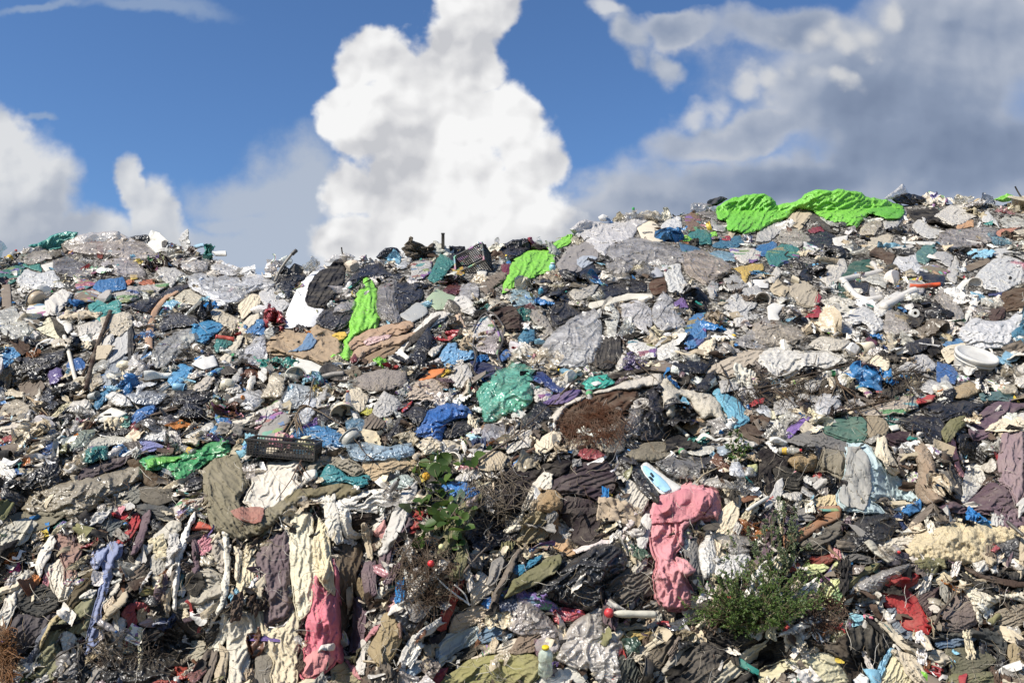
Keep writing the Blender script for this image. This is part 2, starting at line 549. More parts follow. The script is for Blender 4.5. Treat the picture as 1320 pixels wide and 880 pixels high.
def traced(name, code, colour, ang, bulge, poly, parent=None, step=None, rise=0.012, thick=0.05, crisp=False, sharp=False):
    """A sheet, bag or garment lying on the heap: its outline, its bulge, its folds and a rim tucked back under it."""
    _seed[0] += 1
    seed = _seed[0]
    if code == 't':
        rise += .035
    colour = faded(colour, .16 if max(colour) > 2.2 * (min(colour) + .01) else .04)
    poly = np.asarray(poly, float)
    pl = catmull(poly, 4 if crisp else 7, True, 0.3 if crisp else (0.42 if sharp else 0.55))
    jit = 0.4 if crisp or code in "hp" else 1.3
    arc = np.cumsum(np.hypot(*(np.roll(pl, -1, 0) - pl).T))
    pl = pl + jit * np.stack([noise2(arc / 5.0, arc * 0 + .3, seed), noise2(arc / 5.0, arc * 0 + 7.7, seed + 1)], -1)
    pl = pl + 1.7 * jit * np.stack([noise2(arc / 16.0, arc * 0 + 3.3, seed), noise2(arc / 16.0, arc * 0 + 1.7, seed + 1)], -1)
    x0, y0 = pl.min(0)
    x1, y1 = pl.max(0)
    if step is None:
        step = min(max(math.sqrt((x1 - x0) * (y1 - y0)) / 58, 0.8), 1.35)
    xs = np.arange(x0 - step, x1 + 2 * step, step)
    ys = np.arange(y0 - step, y1 + 2 * step, step)
    gx, gy = np.meshgrid(xs, ys)
    cx, cy = gx[:-1, :-1] + step / 2, gy[:-1, :-1] + step / 2
    cell = inside(cx, cy, pl)
    if cell.sum() < 4:
        return None
    h, w = gx.shape
    idx = np.arange(h * w).reshape(h, w)
    quads = np.stack([idx[:-1, :-1][cell], idx[1:, :-1][cell], idx[1:, 1:][cell], idx[:-1, 1:][cell]], -1)
    used, inv = np.unique(quads, return_inverse=True)
    quads = inv.reshape(quads.shape)
    q = np.stack([gx.ravel()[used], gy.ravel()[used]], -1)
    e = np.concatenate([quads[:, [0, 1]], quads[:, [1, 2]], quads[:, [2, 3]], quads[:, [3, 0]]])
    key = np.sort(e, 1) @ np.array([10 ** 7, 1])
    uq, first, cnt = np.unique(key, return_index=True, return_counts=True)
    be = e[first[cnt == 1]]
    bv = np.unique(be)
    dist, near = near_edge(q, pl)
    snap = bv[dist[bv] < 1.5 * step]
    q[snap] = near[snap]
    dist[bv] = 0.0
    uc, vc = q.mean(0)
    D0 = float(depth(uc, vc))
    s = D0 / F
    a, b = (q[:, 0] - uc) * s, (vc - q[:, 1]) * s
    dm = max(dist.max(), 1e-3)
    prof = np.sqrt(np.clip(1 - (1 - np.clip(dist / dm, 0, 1)) ** 2, 0, 1))
    size = math.sqrt(cell.sum()) * step * s
    edge = 0.35 + 0.65 * smooth01(dist * s / 0.05)
    hm = HMAP[hidx(q[:, 0], q[:, 1])]
    lo = float(np.quantile(hm, 0.85))
    stack = np.minimum(hm, lo) * 0.5 + lo * 0.5
    wr = wrinkle(a, b, code, ang, seed, size)
    if parent is not None:
        iy, ix = hidx(q[:, 0], q[:, 1])
        stack = np.max([HMAP[np.clip(iy + i, 0, HH - 1), np.clip(ix + j, 0, HW - 1)] for i in (-1, 0, 1) for j in (-1, 0, 1)], 0)
        wr = wr * (0.6 if code == 'c' else 0.25)
    curl = 0.02 * noise2(a / 0.12, b / 0.12, seed + 9) * (1 - smooth01(dist * s / 0.08))
    if code in SIM and parent is None:
        soft = {"c": .30, "b": .62, "t": .6, "g": .6, "n": .5, "s": .6}[code]
        pin = np.zeros(len(q), bool)
        pin[bv] = True
        z0 = bulge * soft * prof
        wz = (wr - wr.min()) * edge * .9
        pz = buckle(h * w, w, used, a, b, z0 + wz, z0, pin, code, ang)
        q = np.stack([uc + pz[:, 0] / s, vc - pz[:, 1] / s], -1)
        lift = stack + rise + pz[:, 2]
    else:
        lift = stack + rise + bulge * prof + wr * edge + curl
    lift = np.maximum(lift, stack + 0.004)
    top = P(q[:, 0], q[:, 1], lift)
    nb = len(bv)
    remap = {int(k): len(q) + i for i, k in enumerate(bv)}
    low = P(q[bv, 0] * .985 + uc * .015, q[bv, 1] * .985 + vc * .015, np.maximum(lift[bv] - 0.02, 0) * 0 - thick)
    skirt = np.array([[be[i, 1], be[i, 0], remap[int(be[i, 0])], remap[int(be[i, 1])]] for i in range(len(be))])
    verts = np.concatenate([top, low])
    faces = np.concatenate([quads, skirt])
    o = place_mesh(name, verts, faces, code, colour, parent)
    hi = hidx(q[:, 0], q[:, 1])
    if code == "t":
        FILM[hi] = True
    else:
        np.maximum.at(HMAP, hi, lift)
        FILM[hi] = False
    HERO[hi] = True
    OUTLINE[o.name] = pl
    return o, uc, vc, (x1 - x0) / 2, (y1 - y0) / 2

def tube(name, path, r, code, colour, parent=None, lift=None, sides=9, taper=1.0, jitter=0.0, smooth_path=True):
    """A pipe, hose, stick or cord lying along a line; r in picture points."""
    pts = catmull(path, 7, False)
    n = len(pts)
    if smooth_path is False:
        pts = np.asarray(path, float)
        n = len(pts)
    if jitter:
        t = np.arange(n)
        pts = pts + jitter * np.stack([noise2(t / 3.0, t * 0 + 2.2, len(THINGS)), noise2(t / 3.0, t * 0 + 5.1, len(THINGS))], -1)
    s = depth(pts[:, 0], pts[:, 1]) / F
    rad = r * s * np.linspace(1, taper, n)
    hm = HMAP[hidx(pts[:, 0], pts[:, 1])]
    hm = np.convolve(np.pad(hm, 4, mode="edge"), np.ones(9) / 9, "valid")
    base = (hm * 0.6 + 0.4 * hm.max()) if lift is None else np.full(n, lift)
    c = P(pts[:, 0], pts[:, 1], base + rad * 0.9 + 0.005)
    tg = np.gradient(c, axis=0)
    tg /= np.linalg.norm(tg, axis=1, keepdims=True)
    up = np.array([0.2, -0.75, 0.62])
    b1 = np.cross(tg, up)
    b1 /= np.linalg.norm(b1, axis=1, keepdims=True)
    b2 = np.cross(tg, b1)
    an = np.linspace(0, 2 * math.pi, sides, endpoint=False)
    ring = c[:, None] + rad[:, None, None] * (np.cos(an)[None, :, None] * b1[:, None] + np.sin(an)[None, :, None] * b2[:, None])
    verts = ring.reshape(-1, 3)
    faces = [[i * sides + j, i * sides + (j + 1) % sides, (i + 1) * sides + (j + 1) % sides, (i + 1) * sides + j] for i in range(n - 1) for j in range(sides)]
    faces.append(list(range(sides))[::-1])
    faces.append([(n - 1) * sides + j for j in range(sides)])
    o = place_mesh(name, verts, faces, code, colour, parent)
    HMAP[hidx(pts[:, 0], pts[:, 1])] = np.maximum(HMAP[hidx(pts[:, 0], pts[:, 1])], base + rad)
    HERO[hidx(pts[:, 0], pts[:, 1])] = True
    return o

def lathe(profile, sides=28):
    """Rings (z, r) turned about z; open ends stay open."""
    an = np.linspace(0, 2 * math.pi, sides, endpoint=False)
    v = np.array([[r * math.cos(t), r * math.sin(t), z] for z, r in profile for t in an])
    f = [[i * sides + j, i * sides + (j + 1) % sides, (i + 1) * sides + (j + 1) % sides, (i + 1) * sides + j] for i in range(len(profile) - 1) for j in range(sides)]
    return v, f

def frame(u, v, lift, axis, roll_hint=(0.0, -0.75, 0.62)):
    """Place + rotation whose z runs along axis = (right, up, towards the viewer)."""
    p = P(np.array([u]), np.array([v]), np.array([lift]))[0]
    n, _ = ray(np.array([u]), np.array([v]))
    n = n[0]
    R = np.array([1.0, 0, 0])
    T = -n
    U = np.cross(T, R)
    U /= np.linalg.norm(U)
    z = axis[0] * R + axis[1] * U + axis[2] * T
    z /= np.linalg.norm(z)
    x = np.cross(U if abs(z @ U) < 0.9 else R, z)
    x /= np.linalg.norm(x)
    y = np.cross(z, x)
    return p, np.stack([x, y, z], 1)

def S(u, v):
    return float(depth(u, v)) / F

# ------------------------------------------------------------------ the larger pieces of rubbish, each with its own outline
# window | material | colour | run of the folds | bulge cm | kind | what it looks like | short phrase others are described by | outline
TILE = {"A1": (0, 280), "A2": (330, 280), "A3": (650, 230), "A4": (980, 230), "B1": (0, 480), "B2": (330, 480), "B3": (650, 440), "B4": (980, 440),
        "C1": (0, 660), "C2": (330, 660), "C3": (650, 660), "C4": (980, 660)}
PIECES = """
A1|t|b5a89a|10|22|plastic_film|large grey brown bundle of plastic film on the ridge|the film bundle on the ridge|320,130 400,90 560,75 660,105 760,160 770,205 640,215 560,190 440,185 340,165
A1|c|6b2a22|90|3|cloth_strip|dark red cloth strip hanging over a film bundle||482,128 512,128 515,198 485,200
A1|b|3aa090|20|8|plastic_sheet|long teal plastic sheet on the skyline||150,140 230,110 330,75 390,80 370,120 300,150 200,155
A1|b|2c7a66|30|8|plastic_bag|dark green plastic bag near the edge|the dark green bag|0,280 60,245 120,255 105,290 60,330 0,330
A1|b|2f8a74|60|5|plastic_bag|twisted emerald green plastic scrap||105,190 135,185 140,235 200,240 205,265 120,250
A1|b|d9d6d0|30|9|plastic_sheet|crumpled bright white plastic sheet under the skyline|the crumpled white sheet|90,300 130,262 180,280 270,265 300,320 330,350 250,360 160,375 110,355
A1|h|dcd8cc|90|9|jug|white plastic jug standing tilted on the skyline|the tilted white jug|728,140 755,65 800,80 845,120 835,160 780,180
A1|h|3a3630|90|1|>handle_opening|||808,125 825,112 838,122 828,150 812,150
A1|g|2c3038|10|6|plastic_sheet|black plastic sheet on the skyline beside a jug||650,95 740,88 735,130 690,125
A1|t|b4aaa2|-20|14|plastic_bag|pale translucent bag with pinkish edge full of scraps||510,235 570,200 640,195 700,240 730,290 640,300 560,275
A1|t|b0a595|20|11|plastic_bag|rounded beige film bag near the skyline||85,220 120,165 190,150 250,175 250,205 160,235
A1|h|d3cec2|0|4|plastic_piece|pointed white plastic piece||205,240 265,222 265,260 230,275
A1|t|77706a|10|12|plastic_bag|dark grey film bag with khaki streaks||270,220 340,200 420,240 440,270 360,300 290,280
A1|t|cfcbc6|-10|12|plastic_bag|white cloudy plastic bag under the skyline||1060,240 1100,225 1190,250 1190,285 1120,290 1060,280
A1|t|bdb5ac|-15|12|plastic_sheet|wide crumpled greyish white plastic sheet below the ridge||860,220 960,200 1050,215 1020,275 930,265
A1|b|cfcac2|80|7|plastic_bag|white plastic bag with a peaked corner against the sky||890,110 940,65 945,110 960,170 930,180
A1|h|8fb4c8|0|4|jar_lid|pale blue jar lid on the skyline||970,140 1020,128 1025,148 980,158
A1|h|d6d3cc|0|5|bottle|white bottle lying flat on the ridge||1060,170 1130,168 1135,195 1080,195
A1|t|d5d2d0|-5|24|plastic_sheet|broad shiny clear plastic sheet with a rounded fold|the broad clear sheet|945,300 1000,280 1080,290 1200,300 1300,290 1365,330 1330,360 1240,380 1180,430 1100,440 1040,400 960,345
A1|g|2f2b2a|20|6|plastic_sheet|long dark plastic sheet above a tan band||640,440 760,400 900,340 940,350 800,430 740,470
A1|b|c4bbae|5|7|plastic_sheet|long wrinkled off white sheet lying flat||390,385 480,355 580,360 700,340 840,330 800,370 700,395 640,430 560,400 460,400
A1|h|d8b52c|0|5|plastic_scrap|bright yellow plastic scrap||650,285 690,285 690,310 655,315
A1|b|dd7a22|0|5|plastic_scrap|orange plastic scrap beside a yellow one||620,320 650,310 675,325 640,340
A1|b|c46a35|0|4|plastic_scrap|dull orange plastic scrap||700,320 770,310 775,335 720,340
A1|b|b4676a|0|7|plastic_bag|faded rose red plastic bag||385,330 440,310 480,335 440,360 390,355
A1|h|8a7a66|90|3|corrugated_panel|brown corrugated panel standing upright at the picture's edge||5,340 50,335 60,460 15,480
A1|h|b98e66|70|5|rubber_band|curved tan rubber band standing on its edge|the curved tan band|890,362 820,395 765,460 740,530 725,600 728,655 765,660 765,600 775,540 795,470 840,410 895,375
A1|b|379a90|30|8|cloth_rag|crumpled teal rag|the crumpled teal rag|448,440 490,410 540,435 590,405 605,440 600,490 545,480 500,520 470,490
A1|p|c6c2bb|10|3|board|folded pale grey board||130,480 150,425 240,440 265,465 240,495
A1|h|d5d0c6|80|9|jug|rounded off white plastic jug above a hose||280,500 310,480 350,490 365,560 340,585 300,550
A1|c|cfc8ac|40|6|cushion|cream cushion with a dark band across it||190,560 250,500 310,590 280,610
A1|c|2f2d2a|40|1|>dark_band|||250,500 320,540 330,590 300,600
A1|g|38342e|20|16|plastic_bag|big torn black plastic bag in a hollow|the torn black bag|60,720 120,700 250,680 330,650 310,720 250,760 150,800 60,850
A1|c|9b8d78|75|4|cloth_sheet|beige cloth flap at the picture's edge||0,780 60,720 60,800 40,854 0,854
A1|b|4d94c4|30|4|plastic_bag|blue and white plastic bag at the picture's edge||0,690 40,650 90,660 100,690 40,740 0,760
A1|c|8b9096|70|5|trousers|slate grey cloth hanging down under a pale shirt||545,720 640,700 600,790 560,854 500,850
A1|c|b4b2ae|70|7|shirt|pale grey shirt hanging on the slope|the pale grey shirt|535,700 570,620 640,570 660,570 640,660 620,700 545,735
A1|c|3a3a3c|90|3|cloth_strip|dark cloth strip hanging beside a grey shirt||640,575 665,570 670,760 640,770
A1|t|a9a69e|60|9|plastic_film|grey clear film hanging down the slope||760,680 830,600 940,560 960,600 900,680 830,740 770,740
A1|b|2d8fbf|0|10|plastic_bag|bright blue crumpled plastic bag|the bright blue bag|945,570 980,535 1040,520 1110,530 1110,570 1050,600 1020,630 960,605
A1|b|3a78ad|20|7|plastic_bag|denim blue plastic bag||1200,580 1250,540 1320,520 1330,580 1260,590
A1|c|c3b9a6|60|4|cloth_strip|long twisted beige cloth strip||1110,700 1180,600 1230,510 1290,490 1300,510 1240,560 1190,650 1160,720
A1|g|3b3836|0|12|plastic_bag|round black plastic bag in a hollow||800,540 830,490 900,480 980,500 990,540 900,550 820,570
A1|b|cfc3a8|0|8|plastic_bag|cream bag bursting with food scraps||850,410 900,380 950,360 1000,400 1010,450 940,430 880,440
A1|h|dedad2|0|10|foam_block|white foam block with cut corners|the white foam block|958,735 1010,690 1070,690 1090,745 1020,765
A1|b|4a9fd0|40|7|plastic_bag|sky blue crinkled film bag||845,790 900,740 960,750 940,800 880,845 840,830
A1|t|b7b5b5|40|9|plastic_film|bluish clear film sagging on the slope||1230,660 1320,590 1330,720 1260,740 1220,710
A2|h|2d2927|50|5|board|dark triangular board on the skyline||150,280 190,230 240,250 245,300 180,310
A2|t|aeb0a4|0|4|plastic_disc|round clear plastic disc against the sky||115,210 150,190 180,220 150,250 120,240
A2|b|d2cec8|20|8|plastic_bag|crumpled white bag by the white panel||20,380 80,330 110,400 160,430 120,470 60,460
A2|b|2f77a8|0|4|plastic_scrap|blue plastic scrap under a white bag||0,520 40,505 40,545 0,560
A2|t|b3aca6|0|8|plastic_film|grey film heap on the skyline||350,220 390,190 450,180 500,200 420,230
A2|b|d8d3cc|0|4|plastic_scrap|small white plastic scrap on the skyline||515,200 550,190 560,215 530,225
A2|g|26262a|10|9|plastic_bag|black plastic bag draped over the skyline||600,200 640,160 690,150 725,175 680,195 640,220
A2|g|232226|15|12|plastic_sheet|wide black plastic sheet bunched under the skyline|the bunched black sheet|450,340 480,290 540,250 620,230 650,270 740,310 600,300 540,310 480,350
A2|c|4f4640|0|8|cloth_rag|brown crumpled cloth on the skyline||840,165 880,130 900,150 915,185 860,195
A2|g|232124|0|9|plastic_bag|black plastic bag at the foot of a standing pole||955,190 975,150 1035,145 1050,200 1000,230 960,215
A2|g|26242a|0|10|cloth_heap|heap of black cloth on the skyline||1200,150 1300,120 1325,130 1325,190 1240,205
A2|b|2f5f98|0|3|plastic_scrap|blue plastic scrap on black cloth||1230,155 1275,150 1262,188
A2|b|7b2030|60|5|plastic_scrap|crimson plastic scrap||1228,240 1270,240 1270,290 1235,280
A2|p|e2e0de|80|5|panel|large white folded panel leaning on the slope|the large white panel|320,242 355,265 300,340 250,410 280,440 340,460 310,520 290,548 140,558 150,480 190,390 215,335
A2|c|25252a|60|9|jacket|black garment thrown over a white panel|the black garment|250,405 265,340 330,270 420,215 440,240 430,330 390,390 340,450 275,445
A2|g|3a3634|20|13|plastic_bag|dark grey plastic bag under a black garment||300,510 340,470 440,440 480,470 460,530 400,570 320,545
A2|t|a8a29c|20|5|plastic_film|pale film over a dark bag||380,480 430,430 490,420 470,460
A2|c|a08a70|-10|10|carpet|large tan carpet lying on the slope|the tan carpet|70,620 130,570 250,575 300,545 360,560 420,610 415,690 330,730 260,710 150,690 60,680
A2|c|5d7fa0|40|2|cloth_rag|curved blue rag lying on a tan carpet||160,670 230,640 260,580 305,600 280,650 220,670
A2|c|d1aa30|0|4|cloth_rag|mustard yellow rag by a lime sheet||380,590 440,570 460,590 420,610
A2|t|8c857e|80|20|plastic_bag|bulging grey translucent rubbish bag|the bulging grey bag|605,390 640,320 690,315 715,340 700,420 720,510 690,530 640,510 610,470
A2|g|2a2829|60|18|plastic_bag|shiny black rubbish bag bulging beside a grey one|the shiny black bag|700,330 790,330 830,370 825,410 760,450 715,480 695,430
A2|n|86d625|75|10|plastic_sheet|tall lime green sheet hanging down the slope|the tall lime green sheet|545,315 575,315 590,360 600,370 605,470 615,510 600,545 520,580 480,620 490,670 470,700 370,695 400,670 440,660 440,610 470,580 470,520 490,440 500,400 530,365
A2|h|9fae8e|0|7|plastic_tub|translucent greenish plastic tub||850,410 910,360 1000,395 1030,410 960,460 900,465
A2|h|a4a4a0|30|5|plastic_tray|grey clear plastic tray||715,490 800,425 850,440 860,480 780,530 740,510
A2|b|d6ab22|40|6|cloth_rag|yellow rag under the black net crate|the yellow rag|980,260 1030,250 1040,285 1010,315 985,300
A2|h|d2cdc2|80|8|float|white egg shaped float||1100,260 1130,245 1160,275 1145,315 1115,305
A2|b|5c2524|10|8|plastic_bag|dark maroon plastic bag||940,360 980,325 1035,345 1020,380 960,385
A2|t|b9b4b0|20|10|plastic_bag|cloudy clear bag beside a maroon one||1030,345 1100,330 1110,400 1060,410 1020,385
A2|c|86705a|35|9|carpet_roll|brown carpet roll lowest of three||540,710 640,655 720,645 680,690 580,735
A2|c|a5876b|25|13|carpet_roll|tan carpet roll in the middle of three||475,700 520,650 620,605 700,600 800,570 800,590 720,640 640,650 560,690 500,735
A2|c|a8876a|20|14|carpet_roll|tan carpet roll topmost of three|the tan carpet rolls|460,635 490,600 600,555 760,525 780,550 750,575 640,600 530,640 480,660
A2|b|d6b3ab|20|3|paper_sheet|pink paper between two carpet rolls||540,625 580,600 680,588 640,610 560,640
A2|b|7a2525|60|4|cloth_rag|red rag at the end of a carpet roll||472,705 495,685 505,720 485,730
A2|c|cfc8bd|35|4|plastic_sheet|long white sheet with dark stripes||800,560 880,490 960,470 960,500 880,550 800,620 720,700 700,690 760,610
A2|c|3b3735|35|3|cloth_strip|dark strip of cloth on a white sheet||775,600 880,510 915,490 850,580 760,660 740,680
A2|c|b8a08a|75|6|shoe|worn beige shoe standing on its heel|the worn beige shoe|995,490 1025,490 1050,545 1040,590 1010,590
A2|h|2c2522|75|2|>sole|||1000,500 992,494 985,540 1005,600 1042,596 1040,588 1012,588 1000,550
A2|c|3d2f2b|20|13|plastic_bag|dark brown bulging bag with folds||1170,510 1220,460 1320,450 1330,560 1250,570 1200,530
A2|b|d0cac4|20|10|plastic_bag|white bulging bag tied up with cables|the cable tied white bag|1080,560 1130,500 1180,490 1200,560 1150,600 1090,610
A2|t|b8aca8|20|12|plastic_bag|pinkish clear bag under a white bag||1100,640 1160,590 1230,570 1240,620 1190,680 1120,670
A2|b|6fa9d2|30|10|plastic_bag|light blue plastic bag|the light blue bag|920,700 960,640 1000,630 1020,660 1090,680 1080,710 1000,730 950,745
A2|h|dd7a22|25|6|float|curved orange plastic float|the orange float|815,815 840,780 890,760 945,755 935,785 880,810 830,822
A2|p|d6d2c6|-20|5|paper_sheet|stiff white folded sheet below the carpet||170,760 205,700 280,720 340,750 350,780 300,810 230,780
A2|h|d98a2a|0|4|float|small orange and yellow float||50,770 80,750 120,765 115,795 80,800
A2|f|8d847e|10|10|net_bag|grey mesh bag full of scraps||500,800 600,765 740,770 740,850 600,870 480,850
A2|b|cfc8bd|60|8|cloth_rag|torn white rag||960,800 1000,750 1060,740 1080,800 1040,854 980,840
A2|c|20284a|0|10|cushion|navy blue cloth cushion|the navy cushion|1065,720 1130,725 1210,745 1225,770 1160,810 1110,785
A3|g|26242a|0|8|cloth_heap|black cloth bundle beside a red scrap on the skyline||0,330 50,310 110,305 140,340 90,370 20,400
A3|b|b0243a|0|5|plastic_scrap|red plastic scrap on the skyline||115,300 140,298 168,340 150,348
A3|n|86d625|45|7|plastic_sheet|small lime green sheet on the skyline||215,345 280,300 340,285 330,320 270,355 220,355
A3|n|86d625|60|10|plastic_sheet|creased lime green sheet hanging on the ridge|the creased lime green sheet|0,520 40,440 70,390 150,360 240,370 245,430 225,470 160,490 80,520 40,560 0,570
A3|c|85807e|30|10|cloth_heap|heap of grey cloth beside a lime sheet||270,430 330,350 420,310 470,330 460,400 380,470 300,480
A3|c|9aa0a8|50|4|cloth_rag|blue grey rag with pleats||370,400 440,385 460,400 400,450 370,440
A3|b|cfcac6|10|20|plastic_sheet|white mound of crumpled clear sheet on the ridge|the white mound of sheet|340,250 420,210 520,225 640,200 720,210 660,250 640,300 540,330 500,380 420,320 360,280
A3|h|dcd8d2|0|5|jar_lid|white block on top of the ridge||470,195 495,178 520,190 515,212 480,212
A3|t|8d867e|20|10|plastic_film|grey film sheet on the skyline by the tarpaulin||935,130 1000,120 1070,170 1060,210 1000,190 940,160
A3|c|2d3440|20|6|cap|dark navy cap on the skyline||1020,120 1080,92 1115,110 1070,135 1030,138
A3|b|8b6a4a|60|9|paper_bag|brown crumpled paper bag under the skyline|the brown paper bag|905,200 950,165 985,200 965,250 920,260
A3|b|e0ddd8|60|9|plastic_bag|bright white crumpled bag under the skyline||785,245 830,190 880,200 885,250 830,285 790,275
A3|p|d3c7b0|80|8|board|cream folded board in the white mound||660,240 740,205 780,250 800,310 760,325 690,300
A3|t|a59f99|15|22|plastic_film|big dull grey film sheet under the white mound|the big grey film|510,420 540,330 640,300 800,330 880,370 890,420 760,430 680,420 620,480 530,470
A3|t|aa9b8a|-20|16|plastic_film|beige film sheet heaped on the slope||890,380 980,360 1080,400 1140,440 1100,480 1000,530 920,470
A3|n|8ddc2a|15|5|plastic_sheet|narrow lime green strip under the tarpaulin||890,300 920,285 960,300 1050,270 1060,290 990,310 900,315
A3|b|3d7690|0|7|plastic_film|petrol blue film under the tarpaulin||1050,330 1110,290 1180,290 1195,325 1130,350 1060,345
A3|b|3f6f8e|10|6|plastic_film|dull blue film beside beige film||880,320 960,340 980,360 900,365
A3|t|7fa9bb|0|7|plastic_film|pale blue clear film on the slope||1030,370 1140,370 1155,415 1060,400
A3|b|b02a38|0|4|plastic_scrap|red plastic scrap on blue film||1085,290 1125,285 1130,310 1095,310
A3|b|d0ab3c|20|6|cloth_rag|mustard yellow cloth with trailing ends|the mustard cloth|1140,450 1200,435 1280,425 1290,460 1230,480 1215,525 1190,500 1180,470
A3|t|b9b4ac|0|9|plastic_bag|clear bag under a mustard cloth||1100,500 1150,480 1220,530 1190,550 1120,555
A3|p|cfccc6|0|3|board|flat white board||1245,505 1320,510 1320,550 1250,545
A3|g|1f1b18|0|8|cloth_heap|matted black brown heap in a hollow||480,560 500,510 560,500 690,520 700,560 640,575 500,610
A3|h|a8a8aa|0|10|jug|round grey plastic jug||725,480 760,440 800,470 790,495 740,500
A3|c|4a2f22|0|7|cloth_rag|rusty brown cloth||730,520 800,500 810,570 740,580
A3|b|d9d6ce|60|8|plastic_bag|white tattered bag hanging down|the tattered white bag|800,440 880,430 900,500 935,570 900,575 840,570 810,510
A3|t|c5c0bc|70|14|plastic_bag|clear crumpled bag below a white plank||590,640 650,610 700,620 740,680 730,790 640,720 600,720
A3|t|b8b4b0|60|14|plastic_bag|greyish clear bag beside a purple scrap||750,640 790,580 840,600 870,680 900,730 800,760 750,720
A3|h|d8d0bd|8|5|plank|long white plank like a bent bone|the white bent plank|420,640 430,620 520,600 620,575 740,580 740,600 640,605 540,630 440,655
A3|b|7a5a9a|40|5|plastic_scrap|purple plastic scrap|the purple scrap|850,620 880,595 910,605 920,640 860,660
A3|t|b9b5b1|60|16|plastic_sheet|large clear sheet falling down the slope|the large clear sheet|200,854 260,760 350,690 440,660 470,680 480,760 460,854
A3|b|d8d4cc|80|4|plastic_sheet|white panel on a clear sheet||440,690 485,655 480,800 455,854 400,740
A3|b|3f7fb5|75|9|plastic_bag|cobalt blue bag hanging on the slope|the cobalt blue bag|910,740 950,690 1010,675 1010,770 990,830 920,854 905,854
A3|g|2a2623|40|14|plastic_bag|rounded black brown bag||235,640 300,590 340,640 380,680 280,750 240,730
A3|b|a39a8c|60|8|plastic_bag|torn beige bag||130,680 180,655 230,720 245,770 190,770
A3|b|4585a0|0|7|plastic_bag|small steel blue bag||70,800 110,750 150,760 150,810 100,830
A3|t|9fb9c0|0|9|plastic_bag|pale blue clear bag under a lime sheet||20,600 60,555 130,570 165,620 60,640
A3|b|c3bbac|20|7|plastic_sheet|dirty cream sheet below grey cloth||330,570 400,540 470,530 440,590 360,610
A3|b|d3cec6|70|9|plastic_bag|white ragged bag on dark scraps||1100,640 1160,580 1260,630 1220,660 1220,720 1160,740 1150,680
A3|t|a8a29c|20|12|plastic_film|grey clear film bundle||1150,830 1250,740 1320,700 1320,854
A4|t|b9b2aa|50|7|plastic_film|peaked grey film standing against the sky||625,100 710,38 740,75 680,105
A4|g|26262a|10|7|cloth_rag|black rag on the skyline beside the tarpaulin||650,100 720,78 800,85 830,110 760,130 690,120
A4|c|1f1f22|10|10|cloth_heap|black rags heaped beside the tarpaulin||740,170 860,150 920,190 850,220 780,210
A4|n|7fd22a|20|6|plastic_sheet|small lime green scrap on the far skyline||1175,108 1230,80 1270,95 1230,120
A4|c|454340|-30|4|cloth_sheet|charcoal sheet edging the green tarpaulin||220,150 330,215 390,270 330,262 250,200
A4|g|232226|0|8|cloth_heap|black rags under the green tarpaulin||230,290 330,265 380,300 330,350 250,330
A4|b|8f2438|0|5|plastic_scrap|crimson scrap under the green tarpaulin||245,250 300,240 318,268 260,272
A4|t|b3aa9a|20|13|plastic_bag|beige film bag below the tarpaulin||90,300 130,250 200,260 245,310 190,340 120,330
A4|h|d9d3c8|0|7|bowl|broken white plastic bowl||358,300 440,282 430,330 380,345
A4|b|d8d3c8|50|9|plastic_bag|white crumpled bag with upright corners||760,240 810,195 850,240 910,260 880,300 810,290
A4|b|d9a36a|0|6|cloth_rag|apricot coloured cloth||985,245 1010,205 1060,210 1070,240 1010,250
A4|t|a79d93|10|14|plastic_film|broad grey film under the far skyline|the broad grey film|885,320 930,260 1040,250 1170,255 1150,320 1020,340 960,350
A4|b|d48a62|25|4|cloth_strip|faded orange strip||1170,270 1280,235 1300,250 1200,290
A4|b|5c8279|0|11|plastic_bag|murky green bag full of waste|the murky green bag|780,390 810,340 870,330 880,370 840,420 790,420
A4|b|d9d6d2|10|9|hat|white cloth hat lying on the slope|the white hat|660,435 700,390 780,380 790,430 840,460 800,475 700,470
A4|h|d4d0c6|0|3|plank|long white plastic strip||710,310 880,320 860,335 720,325
A4|h|c0b8ac|20|3|plank|beige broken slat||660,345 760,330 770,345 680,365
A4|c|30524a|35|8|net|dark green net in a tangle|the dark green net|400,490 470,420 540,410 550,460 480,490 420,510
A4|c|2c4a44|80|8|net|dark green net hanging in folds||390,600 400,520 430,560 450,640 410,650
A4|b|ddd9d2|20|11|plastic_bag|large white bag below foam pipes||415,690 520,640 590,680 615,740 560,785 530,730 440,740
A4|c|a19684|60|10|coat|dirty beige garment with folds||150,540 230,515 290,570 280,640 210,640 170,600
A4|b|b0252a|60|4|strap|bright red tangled strap|the red strap|220,690 270,650 285,570 310,600 300,650 320,680 250,695
A4|h|d8d4ca|0|8|jug|broken white plastic jug||35,640 70,620 130,630 90,680 110,715 40,710
A4|t|a89c8a|5|18|plastic_film|large beige film roll|the beige film roll|-30,730 0,715 100,720 200,760 235,800 180,830 -20,830
A4|h|4aa5d0|0|5|jar_lid|round sky blue lid||245,430 290,425 300,450 260,465
A4|p|d8d4c8|50|3|plank|short white plank leaning on the slope||945,585 1035,490 1055,505 970,600
A4|h|d6d0c4|65|4|plastic_piece|white curved horn shaped piece|the white horn shaped piece|1020,740 1030,660 1070,600 1120,570 1080,640 1045,700
A4|b|d9d6cf|10|14|cloth_heap|large heap of white cloth|the white cloth heap|1080,490 1150,420 1250,390 1310,430 1310,520 1190,560 1120,540
A4|b|d6d2ca|10|8|plastic_bag|white bag above a white cloth heap||1150,370 1220,345 1280,380 1200,400
A4|b|d5d3d1|25|14|plastic_bag|large translucent white bag at the picture's edge||990,770 1080,700 1160,720 1240,700 1320,660 1325,700 1250,830 1120,850 1050,830
